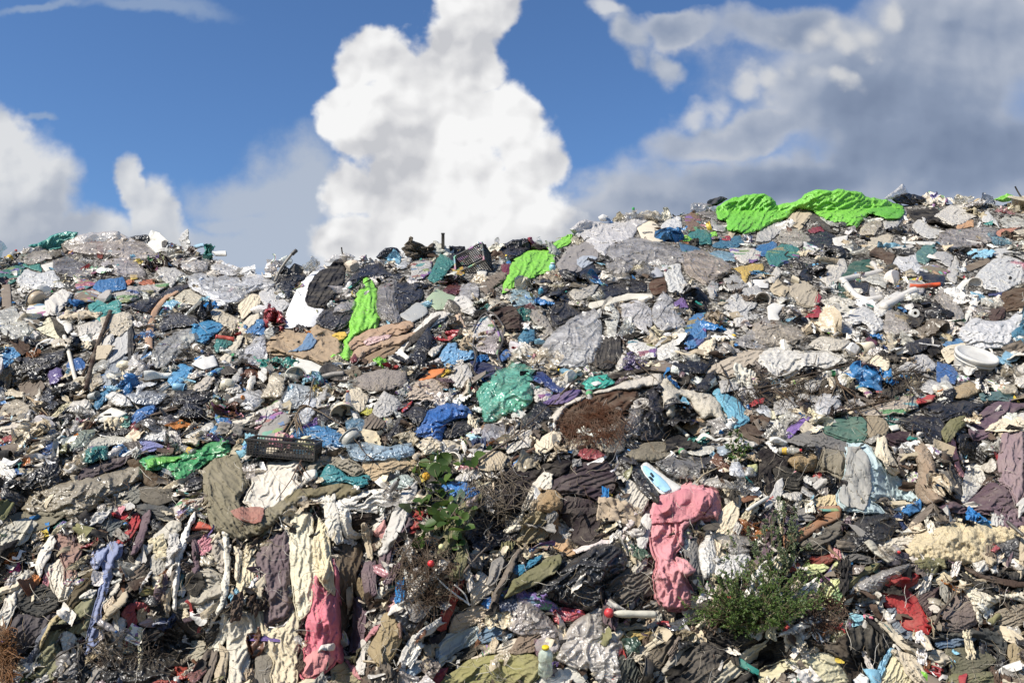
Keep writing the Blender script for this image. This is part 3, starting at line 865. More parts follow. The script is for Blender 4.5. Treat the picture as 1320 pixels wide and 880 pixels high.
A4|b|3a7f99|0|7|plastic_bag|turquoise blue bag beside a white bag||1260,770 1320,740 1320,820 1280,810
A4|b|4a86b4|0|6|plastic_bag|pale cobalt bag under a white bag||920,830 990,795 1030,820 960,854
A4|w|6b5d4f|25|4|plank|weathered brown plank||1010,450 1130,395 1150,420 1040,470
A4|c|54402f|15|8|cloth_heap|rusty brown matted cloth at the picture's edge||1210,580 1320,545 1330,640 1230,660
A4|c|453533|80|6|pocket|dark brown cloth pocket||1130,660 1215,640 1220,700 1160,710
A4|c|3f4468|10|3|cap|dark blue cap brim||1145,575 1210,570 1200,590 1150,590
A4|t|aaa195|60|9|plastic_film|long beige film strip||880,600 930,540 1000,640 1020,730 960,700
A4|t|b0a79c|40|10|plastic_film|clear film under a foam pipe||620,740 640,650 700,680 760,770 640,770
A4|b|c9c0b0|20|9|plastic_sheet|cream crumpled sheet on the slope||230,854 310,790 440,810 440,854
A4|b|6e2a44|10|7|plastic_bag|plum coloured bag||510,820 550,795 590,820 560,850
A4|b|cfc9be|40|7|plastic_bag|white rag with grey stains near the foam pipes||940,470 980,390 1000,440 985,520 950,510
B1|c|cbbfae|10|6|cloth_sheet|off white cloth draped over the hollow||0,270 60,245 110,265 60,300 0,300
B1|b|b04a3a|10|7|plastic_bag|brick red bag at the picture's edge||0,330 60,315 70,345 0,365
B1|t|a8a090|30|10|plastic_film|dusty beige film||170,340 200,290 270,280 290,310 210,380 150,390
B1|t|9aa18f|20|10|plastic_film|greenish clear film||345,390 380,300 480,280 470,320 420,370
B1|b|2f7aa0|60|7|plastic_bag|teal blue twisted bag||470,160 520,90 550,80 560,110 520,150 490,190
B1|t|8f9296|10|9|plastic_film|slate coloured clear film||635,115 720,90 830,110 780,160 690,160
B1|p|d2cec3|15|5|box|flattened white carton|the flattened white carton|480,220 560,175 640,205 560,250 500,250
B1|b|2c6fb0|30|9|plastic_bag|small royal blue crinkled bag|the small royal blue bag|650,240 700,180 740,160 775,190 740,220 680,260
B1|b|3e8a7c|40|5|plastic_bag|dull green blue bag||600,225 650,215 655,265 610,275
B1|g|282525|0|10|cloth_heap|matted black heap above white sheets||860,140 900,90 1060,90 1020,160 920,180
B1|b|cbbfae|30|9|plastic_bag|beige round bag|the beige round bag|970,80 1030,20 1080,30 1050,80 990,100
B1|t|c6c3bf|10|12|plastic_bag|shiny clear bag beside an orange cap||1190,110 1300,90 1320,140 1260,190 1200,160
B1|c|cdc4b4|10|7|cloth_sheet|long cream sheet lying across the slope|the long cream sheet|1130,250 1230,215 1320,180 1400,150 1400,190 1320,245 1180,272
B1|b|d4cfc4|15|6|plastic_sheet|white sheet folded to a point||920,310 990,280 1060,250 1070,280 1010,310 950,330
B1|b|2f86b8|50|4|plastic_scrap|blue scrap on a white sheet||1055,310 1075,265 1110,290 1120,320
B1|g|242222|5|6|cloth_rag|thin black rag||490,300 600,280 660,290 600,315 510,325
B1|b|d5d2cc|10|11|plastic_bag|clean white rounded bag||700,335 740,290 820,275 850,330 790,345
B1|b|c9c4ba|80|8|plastic_bag|off white pouch beside a white bag||840,270 900,280 900,320 850,325
B1|c|7d7fa8|10|7|cloth_rag|lavender blue cloth|the lavender cloth|680,355 740,335 820,360 800,385 720,405
B1|b|cfc9b8|15|8|plastic_sheet|crumpled cream sheet on the slope||430,360 500,320 650,325 660,355 560,365 450,400
B1|b|8a74a8|30|5|plastic_scrap|lilac scrap||425,400 470,370 500,380 450,420
B1|b|24518a|10|6|plastic_bag|dark blue shredded bag||200,400 230,345 290,350 270,400 220,415
B1|b|2c66a8|15|6|plastic_film|blue film at the picture's edge||30,500 80,480 140,480 120,510 50,515
B1|g|1e1c1c|60|13|cloth_heap|black frayed heap like wet straw|the black frayed heap|120,560 170,480 290,420 310,470 290,560 220,600 150,620
B1|c|4a4046|25|9|cloth_sheet|dark purple cloth above a long beige bag|the dark purple cloth|390,520 420,480 560,430 650,420 600,470 480,520 400,550
B1|f|4d3b28|-20|7|net|brown net behind a long beige bag||640,450 700,430 740,490 860,550 760,570 700,540
B1|b|3fa35c|20|11|plastic_bag|green plastic bag draped over the slope|the green plastic bag|700,440 760,420 900,410 960,390 1060,350 1130,340 1145,380 1130,420 1040,450 960,500 900,550 870,510 820,480 740,490
B1|b|6cc23c|15|2|>lime_patch|||725,432 900,418 880,440 760,475 742,478
B1|g|242224|40|7|plastic_bag|black bag under a green one||930,520 980,500 1020,540 1000,590 930,590
B1|g|4a4744|-20|10|plastic_sheet|dark grey sheet at the picture's edge||0,560 60,590 150,640 100,680 40,720 0,740
B1|b|9a8f7a|24|20|plastic_bag|very long beige sack lying aslant|the long beige sack|125,680 170,610 300,560 450,530 600,490 690,470 705,510 690,540 600,590 520,640 440,700 370,740 310,710 200,710 150,730
B1|c|77756c|30|9|cloth_rag|grey rag heap below a long beige sack||600,600 680,560 720,600 680,650 610,650
B1|c|5c564c|20|10|cloth_heap|dark taupe cloth heap||700,570 860,580 880,640 770,660 700,620
B1|c|4b4c4c|-15|7|cloth_rag|charcoal cloth with pleats||690,665 760,655 870,690 860,745 760,730 700,700
B1|c|a8252e|15|5|cloth_strip|red knotted cloth strip|the red knotted strip|545,710 580,690 640,700 640,735 590,725
B1|c|a52a30|70|6|cloth_strip|long red cloth strip hanging down||655,720 690,705 700,750 660,820 610,854 570,854 640,780
B1|c|5f6260|40|8|cloth_rag|slate grey rag below a red strip||495,790 540,740 610,740 590,790 560,820 500,830
B1|b|2a6f62|30|6|plastic_bag|dark teal scrunched bag|the dark teal bag|265,770 300,730 345,750 310,790
B1|b|d3c6b4|50|6|carrier_bag|white carrier bag with brown print|the brown printed bag|870,690 900,640 1020,620 1000,660 900,745
B1|b|8a5a38|50|1|>print|||905,690 940,650 985,640 940,668
B1|b|8a5a38|50|1|>print|||885,712 930,690 905,725 890,730
B1|p|c4472a|0|4|plastic_piece|red orange plastic wedge|the red orange wedge|955,780 1000,740 1090,785 960,790
B2|t|a7abac|20|9|plastic_bag|clear bag with a grey shine||130,130 180,60 280,80 280,150 170,180
B2|b|d8d0c4|30|8|paper_sheet|white crumpled paper sheet||0,200 60,170 120,130 130,180 100,220 60,250 0,260
B2|p|8f8a84|45|5|board|smooth grey board|the smooth grey board|0,330 60,210 130,190 180,220 130,320 60,345
B2|b|c4b19c|10|12|plastic_bag|cream coloured bulging bag|the cream bulging bag|755,110 800,55 880,30 930,60 940,100 880,135 780,135
B2|h|d8d4c8|5|3|plank|white plastic slat||540,135 640,128 645,152 545,155
B2|b|c8c220|10|6|plastic_bag|yellow plastic scrap with a knot|the yellow knot|500,195 530,175 575,185 570,210 520,215
B2|b|c03028|40|5|plastic_scrap|red plastic scrap above a blue bag||728,190 780,140 780,165 740,200
B2|t|5d87a0|10|9|plastic_bag|blue grey translucent bag||450,250 500,230 550,240 530,290 470,305
B2|g|2b2826|60|10|plastic_bag|black bag with torn strips beside a blue one||650,320 700,250 740,205 760,240 740,320 690,350
B2|t|8fa3b0|10|11|plastic_film|bluish clear film|the bluish film|440,370 520,340 640,370 770,350 775,415 600,440 510,440
B2|h|dad6cc|10|2|jar_lid|white oval lid on bluish film||585,390 610,370 635,380 625,400 600,405
B2|b|2f77a8|10|12|plastic_sheet|blue sheet stretched behind a black crate|the blue sheet by the crate|160,320 210,280 330,265 420,310 430,370 330,375 310,345 180,335
B2|g|221f1f|10|8|plastic_sheet|black sheet in front of a black crate||60,430 100,400 200,365 280,380 220,410 150,450
B2|b|1f68b5|40|20|plastic_bag|big vivid blue plastic bag|the big vivid blue bag|800,310 820,240 870,190 960,155 1050,175 1070,215 960,250 930,330 900,345 830,320
B2|g|2b2826|20|9|plastic_bag|black scrunched bag under a blue one||930,290 1000,240 1080,260 1050,310 950,330
B2|p|b8d8e4|-25|3|face_mask|small pale blue face mask||1050,310 1090,290 1145,325 1130,350 1060,340
B2|t|9a979a|0|6|plastic_tray|flat grey translucent tray||1150,260 1290,265 1260,320 1140,345
B2|h|d0d0cc|70|1|>label|||1145,320 1165,280 1190,300 1180,345 1155,350
B2|c|8a6a4c|60|4|cardboard_piece|brown cardboard strip||1115,310 1140,250 1172,250 1168,285 1140,312
B2|c|b09a7a|10|12|cloth_roll|tan cloth roll|the tan cloth roll|540,460 700,430 800,445 800,490 700,490 620,540 580,540
B2|b|d8d2ca|25|9|plastic_bag|white bag beside a leafy vine||1000,540 1060,480 1130,470 1200,460 1180,500 1080,540
B2|t|b4bdb2|0|8|plastic_tub|pale green clear tub||670,540 730,510 790,530 770,570 690,575
B2|b|1f7cc8|0|12|plastic_bag|small vivid blue bag beside a vine|the small vivid blue bag|920,575 970,550 1050,550 1110,580 1130,625 1050,640 980,620 940,595
B2|t|c0a8a0|0|6|plastic_film|pinkish clear film under a blue bag||1050,650 1110,620 1120,670 1060,670
B2|c|d4cbbb|60|10|cloth_sheet|ribbed white cloth draped on the slope|the ribbed white cloth|0,480 120,450 230,420 240,460 200,540 230,560 180,640 60,690 0,700 -60,640 -20,560
B2|c|8c8474|20|9|cloth_sheet|grey beige cloth tented over a teal rag||250,450 330,420 460,420 540,500 480,520 420,480 350,460 280,520
B2|b|2f8c90|20|9|cloth_rag|bright teal cloth under a grey one|the bright teal cloth|320,540 360,465 420,480 470,520 560,510 570,545 520,575 440,550 340,560
B2|c|736a50|35|12|cloth_roll|khaki rolled sacking|the khaki rolled sacking|0,720 120,650 200,590 330,575 420,560 510,590 480,620 380,640 250,640 160,690 60,790 0,810
B1|c|7d7560|-50|13|hammock|khaki cloth hanging like a hammock|the khaki hammock cloth|1030,490 1090,440 1200,430 1240,560 1200,650 1240,700 1320,690 1400,640 1480,640 1400,720 1320,790 1220,830 1150,820 1070,770 1030,620
B1|c|a0695a|-40|1|>red_stain|||1150,690 1210,670 1320,680 1300,750 1200,740
B2|c|251c18|0|2|cloth_heap|dark hollow cloth behind white fabric||480,715 570,710 560,760 500,800
B2|c|d3ccbd|80|7|cloth_sheet|white cloth hanging down in folds||270,630 390,610 400,680 420,760 440,830 400,854 350,800 340,690
B2|c|d9d3c7|10|7|cloth_sheet|broad white cloth folded over itself|the broad white cloth|400,650 520,600 640,580 665,650 600,700 470,690 430,720 410,690
B2|c|d6cfc0|70|5|cloth_strip|frayed white flap||420,700 470,690 490,790 550,800 640,720 620,790 540,825 450,820
B2|c|a3302c|40|8|cloth_rag|dark red cloth under the vine|the dark red cloth|765,700 870,680 850,740 800,800 760,805
B2|c|c98a84|70|5|cloth_rag|small pink rag||595,790 640,740 650,780 630,830 600,820
B3|t|c2bfba|60|13|plastic_sheet|shiny clear sheet spread on the slope||220,60 280,0 440,0 450,90 340,130 250,110
B3|w|1f1815|8|5|plank|long black charred plank|the charred plank|540,160 720,125 730,145 550,190
B3|c|ac9f8e|25|7|board|broad beige carpet piece|the broad beige carpet piece|1000,160 1060,110 1200,50 1320,20 1280,90 1200,160 1130,180 1090,160
B3|b|cfc6bc|50|9|plastic_bag|pale bag beside a navy one||140,240 170,205 240,250 230,290 160,300
B3|b|1e3a7a|-35|10|plastic_bag|navy blue twisted bag|the navy blue bag|105,180 150,150 210,165 260,220 300,235 290,255 240,250 190,220 120,205
B3|c|5d4a78|25|7|cloth_rag|purple cloth strip|the purple cloth|180,325 230,280 320,250 385,240 320,300 260,310
B3|b|25b8a0|10|10|plastic_bag|turquoise plastic bag with a white patch|the turquoise bag|395,210 430,180 490,170 545,205 500,230 420,240
B3|h|d8d8d0|10|1|>white_patch|||435,205 470,198 490,210 455,220
B2|t|5fb396|50|22|plastic_bag|large sea green translucent bag|the sea green bag|1110,100 1160,40 1220,-5 1280,-38 1340,-38 1390,-10 1388,40 1372,80 1378,138 1325,180 1260,200 1200,235 1150,235 1130,175
B2|b|4f9f4a|30|2|>green_base|||1215,200 1290,150 1370,140 1325,180 1260,205
B3|b|68b4cc|-60|8|plastic_sheet|light blue sheet hanging down the slope|the light blue sheet|1045,265 1080,235 1120,265 1180,300 1225,390 1200,415 1155,435 1110,370 1080,310
B3|f|cdc4b6|20|16|mattress_foam|arched lump of dirty white mattress foam|the white foam arch|240,370 350,290 500,240 620,195 760,165 770,215 680,235 560,250 430,275 330,330 270,410
B3|f|c8bfae|-60|15|mattress_foam|torn cream foam hanging in tatters|the tattered cream foam|770,215 830,190 870,235 970,245 1060,290 1100,390 1090,440 1050,380 980,380 930,300 880,280 860,400 820,370 790,270
B3|c|4a3020|30|16|root_mat|rusty brown mat of roots|the rusty root mat|290,440 310,350 400,280 540,245 650,250 660,300 610,350 520,420 400,470 330,480
B3|t|7c7672|80|10|plastic_bag|smooth grey bag beside a black one||610,390 640,340 690,340 690,460 640,470 605,440
B3|b|857d70|75|9|plastic_bag|taupe bag hanging beside the root mat||500,540 550,470 560,410 600,420 600,540 560,565
B3|g|1e1b20|80|16|plastic_bag|black bag hanging from the foam|the hanging black bag|680,430 720,360 715,270 750,215 775,240 790,330 830,400 830,460 760,490 690,490
B3|c|8c7558|10|5|basket|tan round half basket||890,430 930,390 1000,390 1000,440 950,465
B3|f|7a7262|10|11|sack|flat dusty grey sack|the dusty grey sack|620,570 700,510 850,510 870,550 780,590 680,600
B3|b|d5d0c2|20|6|plastic_piece|white knobbly plastic piece||910,550 1040,520 1040,560 950,570
B3|t|a5b0b8|10|6|plastic_film|small bluish clear film||1060,530 1110,520 1150,560 1080,575
B3|t|77736e|20|14|plastic_bag|dull grey bag above a pink shirt|the dull grey bag|760,610 850,580 950,590 1030,640 1000,690 860,680
B3|g|201d1f|0|6|plastic_bag|black bag behind a dull grey one||945,580 1060,575 1060,620 1030,635
B3|c|1e1a1c|10|9|cloth_heap|black cloth heap above a brown garment||110,640 250,600 340,600 340,660 250,680 130,680
B3|c|2c2628|30|11|cloth_heap|sprawling black brown cloth heap|the sprawling dark cloth|0,650 120,640 230,690 230,730 120,790 50,854 0,854
B3|c|ccc3b2|60|7|cloth_sheet|frayed white cloth on a tan bag||90,830 130,730 200,660 240,670 230,730 160,770 120,840
B3|f|a3855c|70|12|sack|rough tan sack|the rough tan sack|160,750 250,740 290,780 280,854 170,854
B3|c|352b2f|50|10|trousers|dark plum garment hanging down||280,810 330,770 440,800 460,854 280,854
B3|c|40353a|15|12|shirt|dark brown garment folded over|the dark brown garment|230,715 270,680 340,660 350,625 460,600 510,610 555,680 545,740 480,790 400,770 330,760 240,755
B3|c|c4bcae|60|6|cloth_sheet|shredded white cloth beside a dark bag||555,690 600,675 660,720 720,790 690,854 640,854 600,760
B3|g|2d2b2c|-50|10|plastic_bag|dark crinkled bag beside a face mask||580,590 640,590 700,660 770,760 760,810 700,770 640,680
B3|p|d5d3cc|-40|4|face_mask|large face mask pale blue with white edges|the pale blue face mask|680,625 715,603 800,668 890,730 855,757 790,768 720,700
B3|p|9ccbe0|-40|2|>blue_panel|||690,632 708,620 800,690 835,740 800,752 730,695
B3|p|20303a|-40|1|>>marks|||728,660 738,652 748,668 738,675
B3|p|20303a|-40|1|>>marks|||722,678 732,672 745,688 735,694
B3|b|dedb8e|50|6|plastic_scrap|pale yellow plastic scrap|the pale yellow scrap|1220,620 1260,615 1265,650 1240,670
B3|t|b9b2a6|15|8|plastic_film|pale film strip above a pink shirt||960,690 1060,680 1170,720 1180,750 1060,735 1000,715
B4|b|dcd6cb|20|11|cloth_sheet|large crumpled white cloth|the large crumpled white cloth|0,90 40,30 110,30 200,50 330,50 420,100 330,130 250,120 190,160 110,190 60,170 20,150
B4|b|cfcac4|30|9|plastic_bag|white bag behind dead branches||700,130 760,80 830,70 880,130 800,160 720,160
B4|b|c3bfb9|25|6|plastic_sheet|grey white torn sheet below a bucket||790,240 850,190 915,220 860,260
B4|f|a8916c|10|10|wool_ball|woolly light brown ball|the woolly brown ball|970,240 1040,205 1105,240 1040,280 980,280
B4|c|4a6668|5|6|cloth_strip|dark teal cloth strip||1100,270 1200,250 1270,265 1260,300 1120,300
B4|p|a82c2c|0|7|box|small red box|the small red box|775,290 840,265 880,270 860,305 790,315
B4|b|a42a30|0|5|plastic_scrap|red scrap among dead branches||575,240 605,225 630,250 600,270
B4|b|9ab83c|50|4|plastic_scrap|yellow green scrap||485,190 510,175 515,205
B4|t|c8c4c0|30|16|plastic_bag|clear round ball of film|the clear film ball|275,310 320,260 390,280 400,330 330,370 280,350
B4|b|b8aa98|15|8|cloth_sheet|ragged beige cloth below branches||500,350 640,300 760,270 790,330 700,360 560,370
B4|p|d6ceae|0|4|box|cream carton end||40,350 130,345 130,380 60,390
B4|h|cfcabd|-5|5|pipe|cream plastic pipe end||0,390 100,400 110,430 20,420
B4|b|8a62b4|35|8|plastic_bag|purple knotted plastic bag|the purple bag|120,470 150,420 240,380 250,410 200,450 150,490
B4|g|242222|10|12|plastic_bag|black bag above a black heap||810,340 870,310 1000,300 1120,310 1040,370 900,400 850,370
B4|g|1d1b1c|-35|14|plastic_sheet|black shredded plastic heap|the black shredded plastic|650,400 760,380 900,370 930,460 900,540 840,520 760,450
B4|g|1d1b1c|-30|12|plastic_bag|black plastic bag beside pink ribbon||980,460 1080,490 1140,560 1100,620 1010,560
B4|c|4c6a5e|10|11|jacket|green camouflage garment|the green camouflage garment|310,440 350,390 460,380 530,390 540,450 520,500 430,500 330,460
B4|c|8a7d68|60|11|cloth_bundle|round beige cloth bundle||530,380 590,370 640,420 620,480 550,480
B4|h|d9d4c6|0|5|shell|small cream plastic shell||640,420 690,415 700,440 660,450
B4|c|3a2a30|-15|9|cloth_rag|dark plum cloth||620,470 750,450 760,490 680,530 640,520
B4|c|6e6b68|-15|9|cloth_sheet|dark grey sheet over a khaki one||120,500 250,450 330,460 430,510 420,560 300,540 200,520
B4|c|241f20|40|9|cloth_heap|black cloth heap in shade||0,560 70,540 140,580 130,630 60,640 70,740 0,780
B4|f|a08458|0|8|straw_disc|round straw coloured disc||140,600 180,565 280,570 275,640 210,655
B4|c|393631|-10|9|hat|dark felt hat|the dark felt hat|65,640 130,630 230,680 200,735 110,720
B4|c|7c7464|75|9|cloth_sheet|khaki cloth hanging behind a pale shirt||270,650 320,540 420,560 410,690 330,650
B4|f|a08a74|75|13|cloth_rag|matted tan rag|the matted tan rag|770,520 840,530 870,600 880,720 920,790 830,810 770,740 790,660
B4|c|8a8078|85|6|cloth_strip|grey tongue of cloth||690,580 710,530 730,600 720,680 690,640
B4|c|c58a8a|-70|4|ribbon|pink twisted ribbon|the pink ribbon|930,500 970,490 990,580 1025,680 990,650 960,580
B4|b|ddd8cc|75|10|paper_sheet|crumpled white paper standing upright|the crumpled white paper|1010,800 1040,610 1110,630 1120,700 1050,790
B4|c|6a655e|-50|8|cloth_rag|dull grey cloth under a tan rag||890,670 950,650 1010,740 1010,800 930,740
B4|c|8a7678|80|13|dress|mauve grey garment hanging in pleats|the mauve pleated garment|1190,620 1200,520 1220,450 1320,440 1330,720 1280,810 1250,740 1200,700
B4|c|5d4a56|35|12|jacket|dark purple garment with a wide hem|the dark purple garment|1050,440 1080,380 1180,310 1320,310 1330,335 1220,380 1150,470 1080,500 1055,480
B4|c|5a4850|15|10|cloth_heap|dark mauve cloth heap||900,820 1060,780 1150,710 1240,740 1260,854 930,854
B4|c|aebfc0|-65|10|shirt|pale blue shirt spread on the slope|the pale blue shirt|430,520 500,515 550,535 620,620 700,700 790,800 700,790 600,790 560,800 620,854 560,854 530,854 430,840 380,800 410,700 425,600
B4|c|9a9892|85|2|>stained_sleeve|||440,530 500,525 545,590 555,680 545,780 525,840 440,825 395,790 415,710 430,600
B4|c|c8b48c|80|6|bag|striped cream and brown bag||275,790 330,770 385,780 380,820 290,830
B4|p|a87f5c|10|5|cardboard_piece|bent cardboard flap||250,854 270,830 380,820 400,854
C1|c|76705f|25|10|cloth_heap|khaki twisted cloth heap||0,60 100,0 250,-10 330,0 260,60 150,100
C1|c|bdb7a6|45|8|cloth_sheet|patterned off white cloth||0,90 130,30 180,60 120,150 30,180 0,200
C1|c|cfc8ba|65|8|cloth_sheet|white ribbed netting hanging down|the white ribbed netting|0,500 60,380 120,280 160,300 190,250 130,400 70,500 0,620
C1|c|d63a72|35|5|cloth_rag|bright pink cloth|the bright pink cloth|10,330 40,280 100,240 100,290 40,320 20,345
C1|c|c97a35|60|5|cloth_rag|orange crumpled rag||145,360 170,310 205,320 190,360
C1|c|cf8038|60|4|cloth_rag|small orange rag above another||205,260 225,250 240,270 215,290
C1|c|d5cbb8|75|10|pillowcase|cream cloth bulging like a pillow|the cream pillowcase|225,290 250,260 310,240 325,340 370,370 340,420 330,440 280,440
C1|c|4f4430|50|9|cloth_sheet|dark olive brown cloth hanging||320,490 350,420 420,310 480,290 470,370 390,450 350,490
C1|c|94756a|85|9|shirt|mauve brown blouse hanging upside down|the mauve brown blouse|270,160 290,100 330,120 380,130 420,160 410,200 390,240 380,320 330,370 320,280 280,200
C1|c|5c5148|50|6|cloth_strip|brown cloth lining beside a long strap||590,420 680,270 760,190 750,260 660,390
C1|c|4a4548|60|7|skirt|dark plaid cloth|the dark plaid cloth|40,640 80,520 180,510 270,490 240,600 130,690 70,710
C1|c|6a6c74|60|5|cloth_strip|slate blue cloth strip||130,750 200,610 300,480 280,540 200,690 150,770
C1|c|3a3a38|15|11|jacket|charcoal bundled garment|the charcoal bundle|65,430 110,400 220,360 290,440 270,490 200,520 110,490
C1|c|b3a27a|60|5|cloth_strip|mustard beige cloth strip||200,690 240,560 330,480 350,500 270,560
C1|c|7c7a5e|55|8|jacket|olive green garment hanging|the olive garment|205,690 270,560 350,500 465,425 445,590 370,610 330,590 290,650 320,720 310,800 260,850 130,810 190,770
C1|c|ddd8ca|70|4|cloth_rag|white triangular rag on olive cloth||295,620 340,590 385,640 330,700
C1|c|8089a8|78|9|trousers|faded blue trousers hanging down|the faded blue trousers|430,270 480,190 550,160 610,170 590,260 550,360 510,480 495,640 440,700 415,700 440,600 480,440 510,300 480,260
C1|c|8f97b2|60|3|>pocket_flap|||450,250 490,200 540,185 520,240 495,280 470,285
C1|c|bcb5a6|52|6|strap|very long pale grey cloth strap|the long pale strap|510,460 560,390 680,240 760,130 850,50 900,60 880,110 780,170 700,260 600,380
C1|c|d0cabc|30|4|cloth_rag|white cloth tuft||400,430 440,385 480,390 460,430
C1|c|a8a398|80|10|sack|grey white tubular sack||750,250 770,210 820,230 825,310 760,310
C1|c|8c8048|10|6|cloth_heap|ochre and yellow scraps of cloth||680,380 760,360 800,390 720,420
C1|c|a89e90|70|10|plastic_bag|dusty pink grey bag||1060,150 1130,150 1145,260 1110,300 1060,240
C1|c|a8a090|20|11|cloth_sheet|cream ragged cloth around a dark hole||930,300 1040,270 1110,330 1130,430 1000,470 900,480 890,440 940,420
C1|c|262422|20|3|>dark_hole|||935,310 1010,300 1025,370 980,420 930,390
C1|c|4a7068|80|4|cord|teal string bundle||890,400 910,290 930,300 910,430
C1|g|1f1e1d|20|12|plastic_bag|large black plastic bag at the bottom edge|the black bag at the bottom edge|520,780 600,730 720,700 840,640 960,680 900,740 840,854 540,854
C1|g|262524|20|10|plastic_bag|small shiny black bag||800,580 860,550 920,590 900,640 830,630
C1|c|9a4446|70|5|strap|dull red leather strap|the dull red strap|620,650 640,560 610,510 650,460 720,460 770,510 720,510 680,490 690,540 660,640 640,670
C1|c|b89c96|20|7|toy|pinkish dotted soft toy||700,560 740,520 800,530 800,570 740,580
C1|c|d8cfae|80|3|cloth_strip|narrow ivory strip||695,590 715,590 720,680 700,780 690,780
C1|c|98917f|30|8|cloth_rag|greyish cloth above red scraps||930,730 970,640 1060,660 1060,710 1000,740
C1|b|b03a22|20|6|plastic_bag|red plastic bag at the bottom|the red bag at the bottom|870,790 900,770 945,780 940,830 890,830
C1|t|8a5a52|60|5|plastic_film|reddish brown film||940,800 1020,730 1030,800 960,854
C1|b|a8321e|5|4|plastic_scrap|red strip along the bottom edge||760,854 800,835 880,842 880,860
C1|f|6a4a2c|70|8|straw_bundle|bundle of reddish brown straw||-10,650 50,720 60,800 40,860 -10,860
C1|c|7f8446|40|5|cloth_rag|lime olive rag at the bottom||80,860 90,800 140,830 150,860
C1|c|ddd6c4|85|4|cloth_strip|long white hanging strip||1110,110 1140,120 1150,250 1140,400 1060,570 1030,590 1100,430 1120,250
C1|c|d0c9b6|82|4|cloth_strip|second white strip hanging lower||1060,670 1100,560 1130,430 1140,600 1090,700
C1|c|c9c1af|82|7|frayed_cloth|frayed white cloth like unravelled wool|the frayed white cloth|1130,560 1200,500 1270,520 1280,600 1250,720 1220,860 1140,860 1150,720
C1|c|d8c9a8|80|7|trousers|cream cloth leg||1190,440 1195,320 1240,240 1280,230 1280,300 1240,390 1210,450
C2|c|cdbfa2|85|8|trousers|beige trousers hanging at the bottom|the beige trousers|0,500 40,500 60,580 140,570 180,490 210,540 205,700 200,860 80,860 80,740 20,650
C2|c|7b7468|85|5|cloth_strip|taupe cloth behind beige trousers||-5,860 10,680 80,740 60,860
C2|c|d6cdb2|88|9|curtain|cream lace curtain hanging down|the cream lace curtain|160,90 210,10 280,20 290,120 300,300 290,350 270,480 225,530 200,480 180,380 170,200
C2|c|5a4c3c|86|5|trousers|brown cloth hanging straight|the straight brown cloth|430,170 530,170 515,270 480,450 450,620 430,600 420,400 410,250
C2|c|d06a78|86|9|sweater|pink sweater hanging down|the hanging pink sweater|285,340 310,330 350,380 380,400 372,240 410,290 425,440 430,600 430,740 395,745 350,790 260,835 220,805 240,740 250,600 265,480
C2|c|cf7f7c|60|2|>lower_hem|||225,800 245,720 310,690 390,742 350,785 260,830
C2|c|d8cfc4|20|2|>white_lining|||310,700 330,665 395,650 392,690 340,688
C2|c|dccda8|84|7|cloth_sheet|cream cloth tapering over a pink sweater||290,200 310,40 345,60 370,130 380,280 390,405 330,360 300,280
C2|c|6a5b5e|80|12|sweater|mauve grey sweater hanging down|the mauve grey sweater|0,220 60,150 130,100 165,130 170,420 190,470 130,530 60,570 40,540 50,400 20,310
C2|c|8c8468|25|9|cloth_rag|khaki patterned cloth at the bottom||380,790 440,750 500,790 530,830 500,860 390,860
C2|c|b0787a|60|4|strap|dusty pink long strap|the dusty pink strap|455,740 500,680 590,580 625,560 590,610 510,690 475,720 530,830 510,830
C2|c|6d7280|75|5|cloth_strip|blue grey edge of a sleeve||655,250 690,170 710,180 680,240 660,320
C2|c|65555a|65|10|sleeve|long mauve brown sleeve curling down|the long mauve sleeve|615,270 620,200 690,120 740,50 770,-10 780,60 760,110 720,150 680,200 650,320 630,310
C2|c|7a6a50|80|7|cloth_rag|khaki rag by a sleeve||500,400 520,330 570,360 560,430 520,440
C2|c|d6cdba|70|6|cloth_rag|white pointed rag||590,420 640,330 660,380 640,430 600,440
C2|c|c99a98|60|7|cloth_rag|pink and white striped rag||650,480 690,400 740,450 760,510 720,530
C2|c|97835c|75|9|trousers|tan trousers folded on the slope|the tan trousers|570,690 620,560 660,500 720,540 735,620 700,700 650,775 610,770
C2|c|8d6a58|80|4|>waistband|||705,560 722,545 735,615 718,625
C2|c|2c2822|30|8|box|black squashed box||1000,420 1040,340 1120,385 1080,450 1030,480
C2|c|a03a32|65|7|cloth_rag|rusty red cloth leaning|the rusty red cloth|905,580 940,450 990,360 1040,345 1010,440 970,540 950,590
C2|c|cfc4b2|45|9|cloth_sheet|pleated cream cloth|the pleated cream cloth|1080,370 1120,300 1200,360 1150,420 1080,470
C2|c|bfae98|20|8|cloth_sheet|creased beige cloth||970,590 1000,520 1100,470 1260,460 1270,490 1150,530 1020,600
C2|c|bccad2|55|7|shirt|very pale blue cloth at the bottom||770,770 810,700 860,680 860,760 790,820 740,860 700,860
C2|c|33302a|30|8|trousers|dark cloth beside a white T-shirt||960,760 1080,660 1140,670 1060,730 980,770
C2|c|b3b9b4|35|9|shirt|grey white T-shirt lying creased|the grey white T-shirt|900,690 950,610 1060,580 1110,570 1110,640 1000,700 930,770 905,740
C2|c|5d7a92|20|7|shirt|denim blue cloth beside a T-shirt|the denim blue cloth|1105,600 1180,525 1250,580 1280,620 1230,640 1130,650
C2|c|c4b8a4|25|6|cloth_strip|pale cloth folds above an olive cloth||1080,730 1240,650 1320,625 1330,660 1180,710
C2|c|8c8650|20|11|blanket|olive yellow blanket spread at the bottom|the olive yellow blanket|960,820 1080,740 1200,720 1320,700 1400,730 1420,790 1370,860 950,860
C2|c|8f2436|30|6|cloth_rag|wine red crumpled cloth||885,800 960,780 930,850 890,850
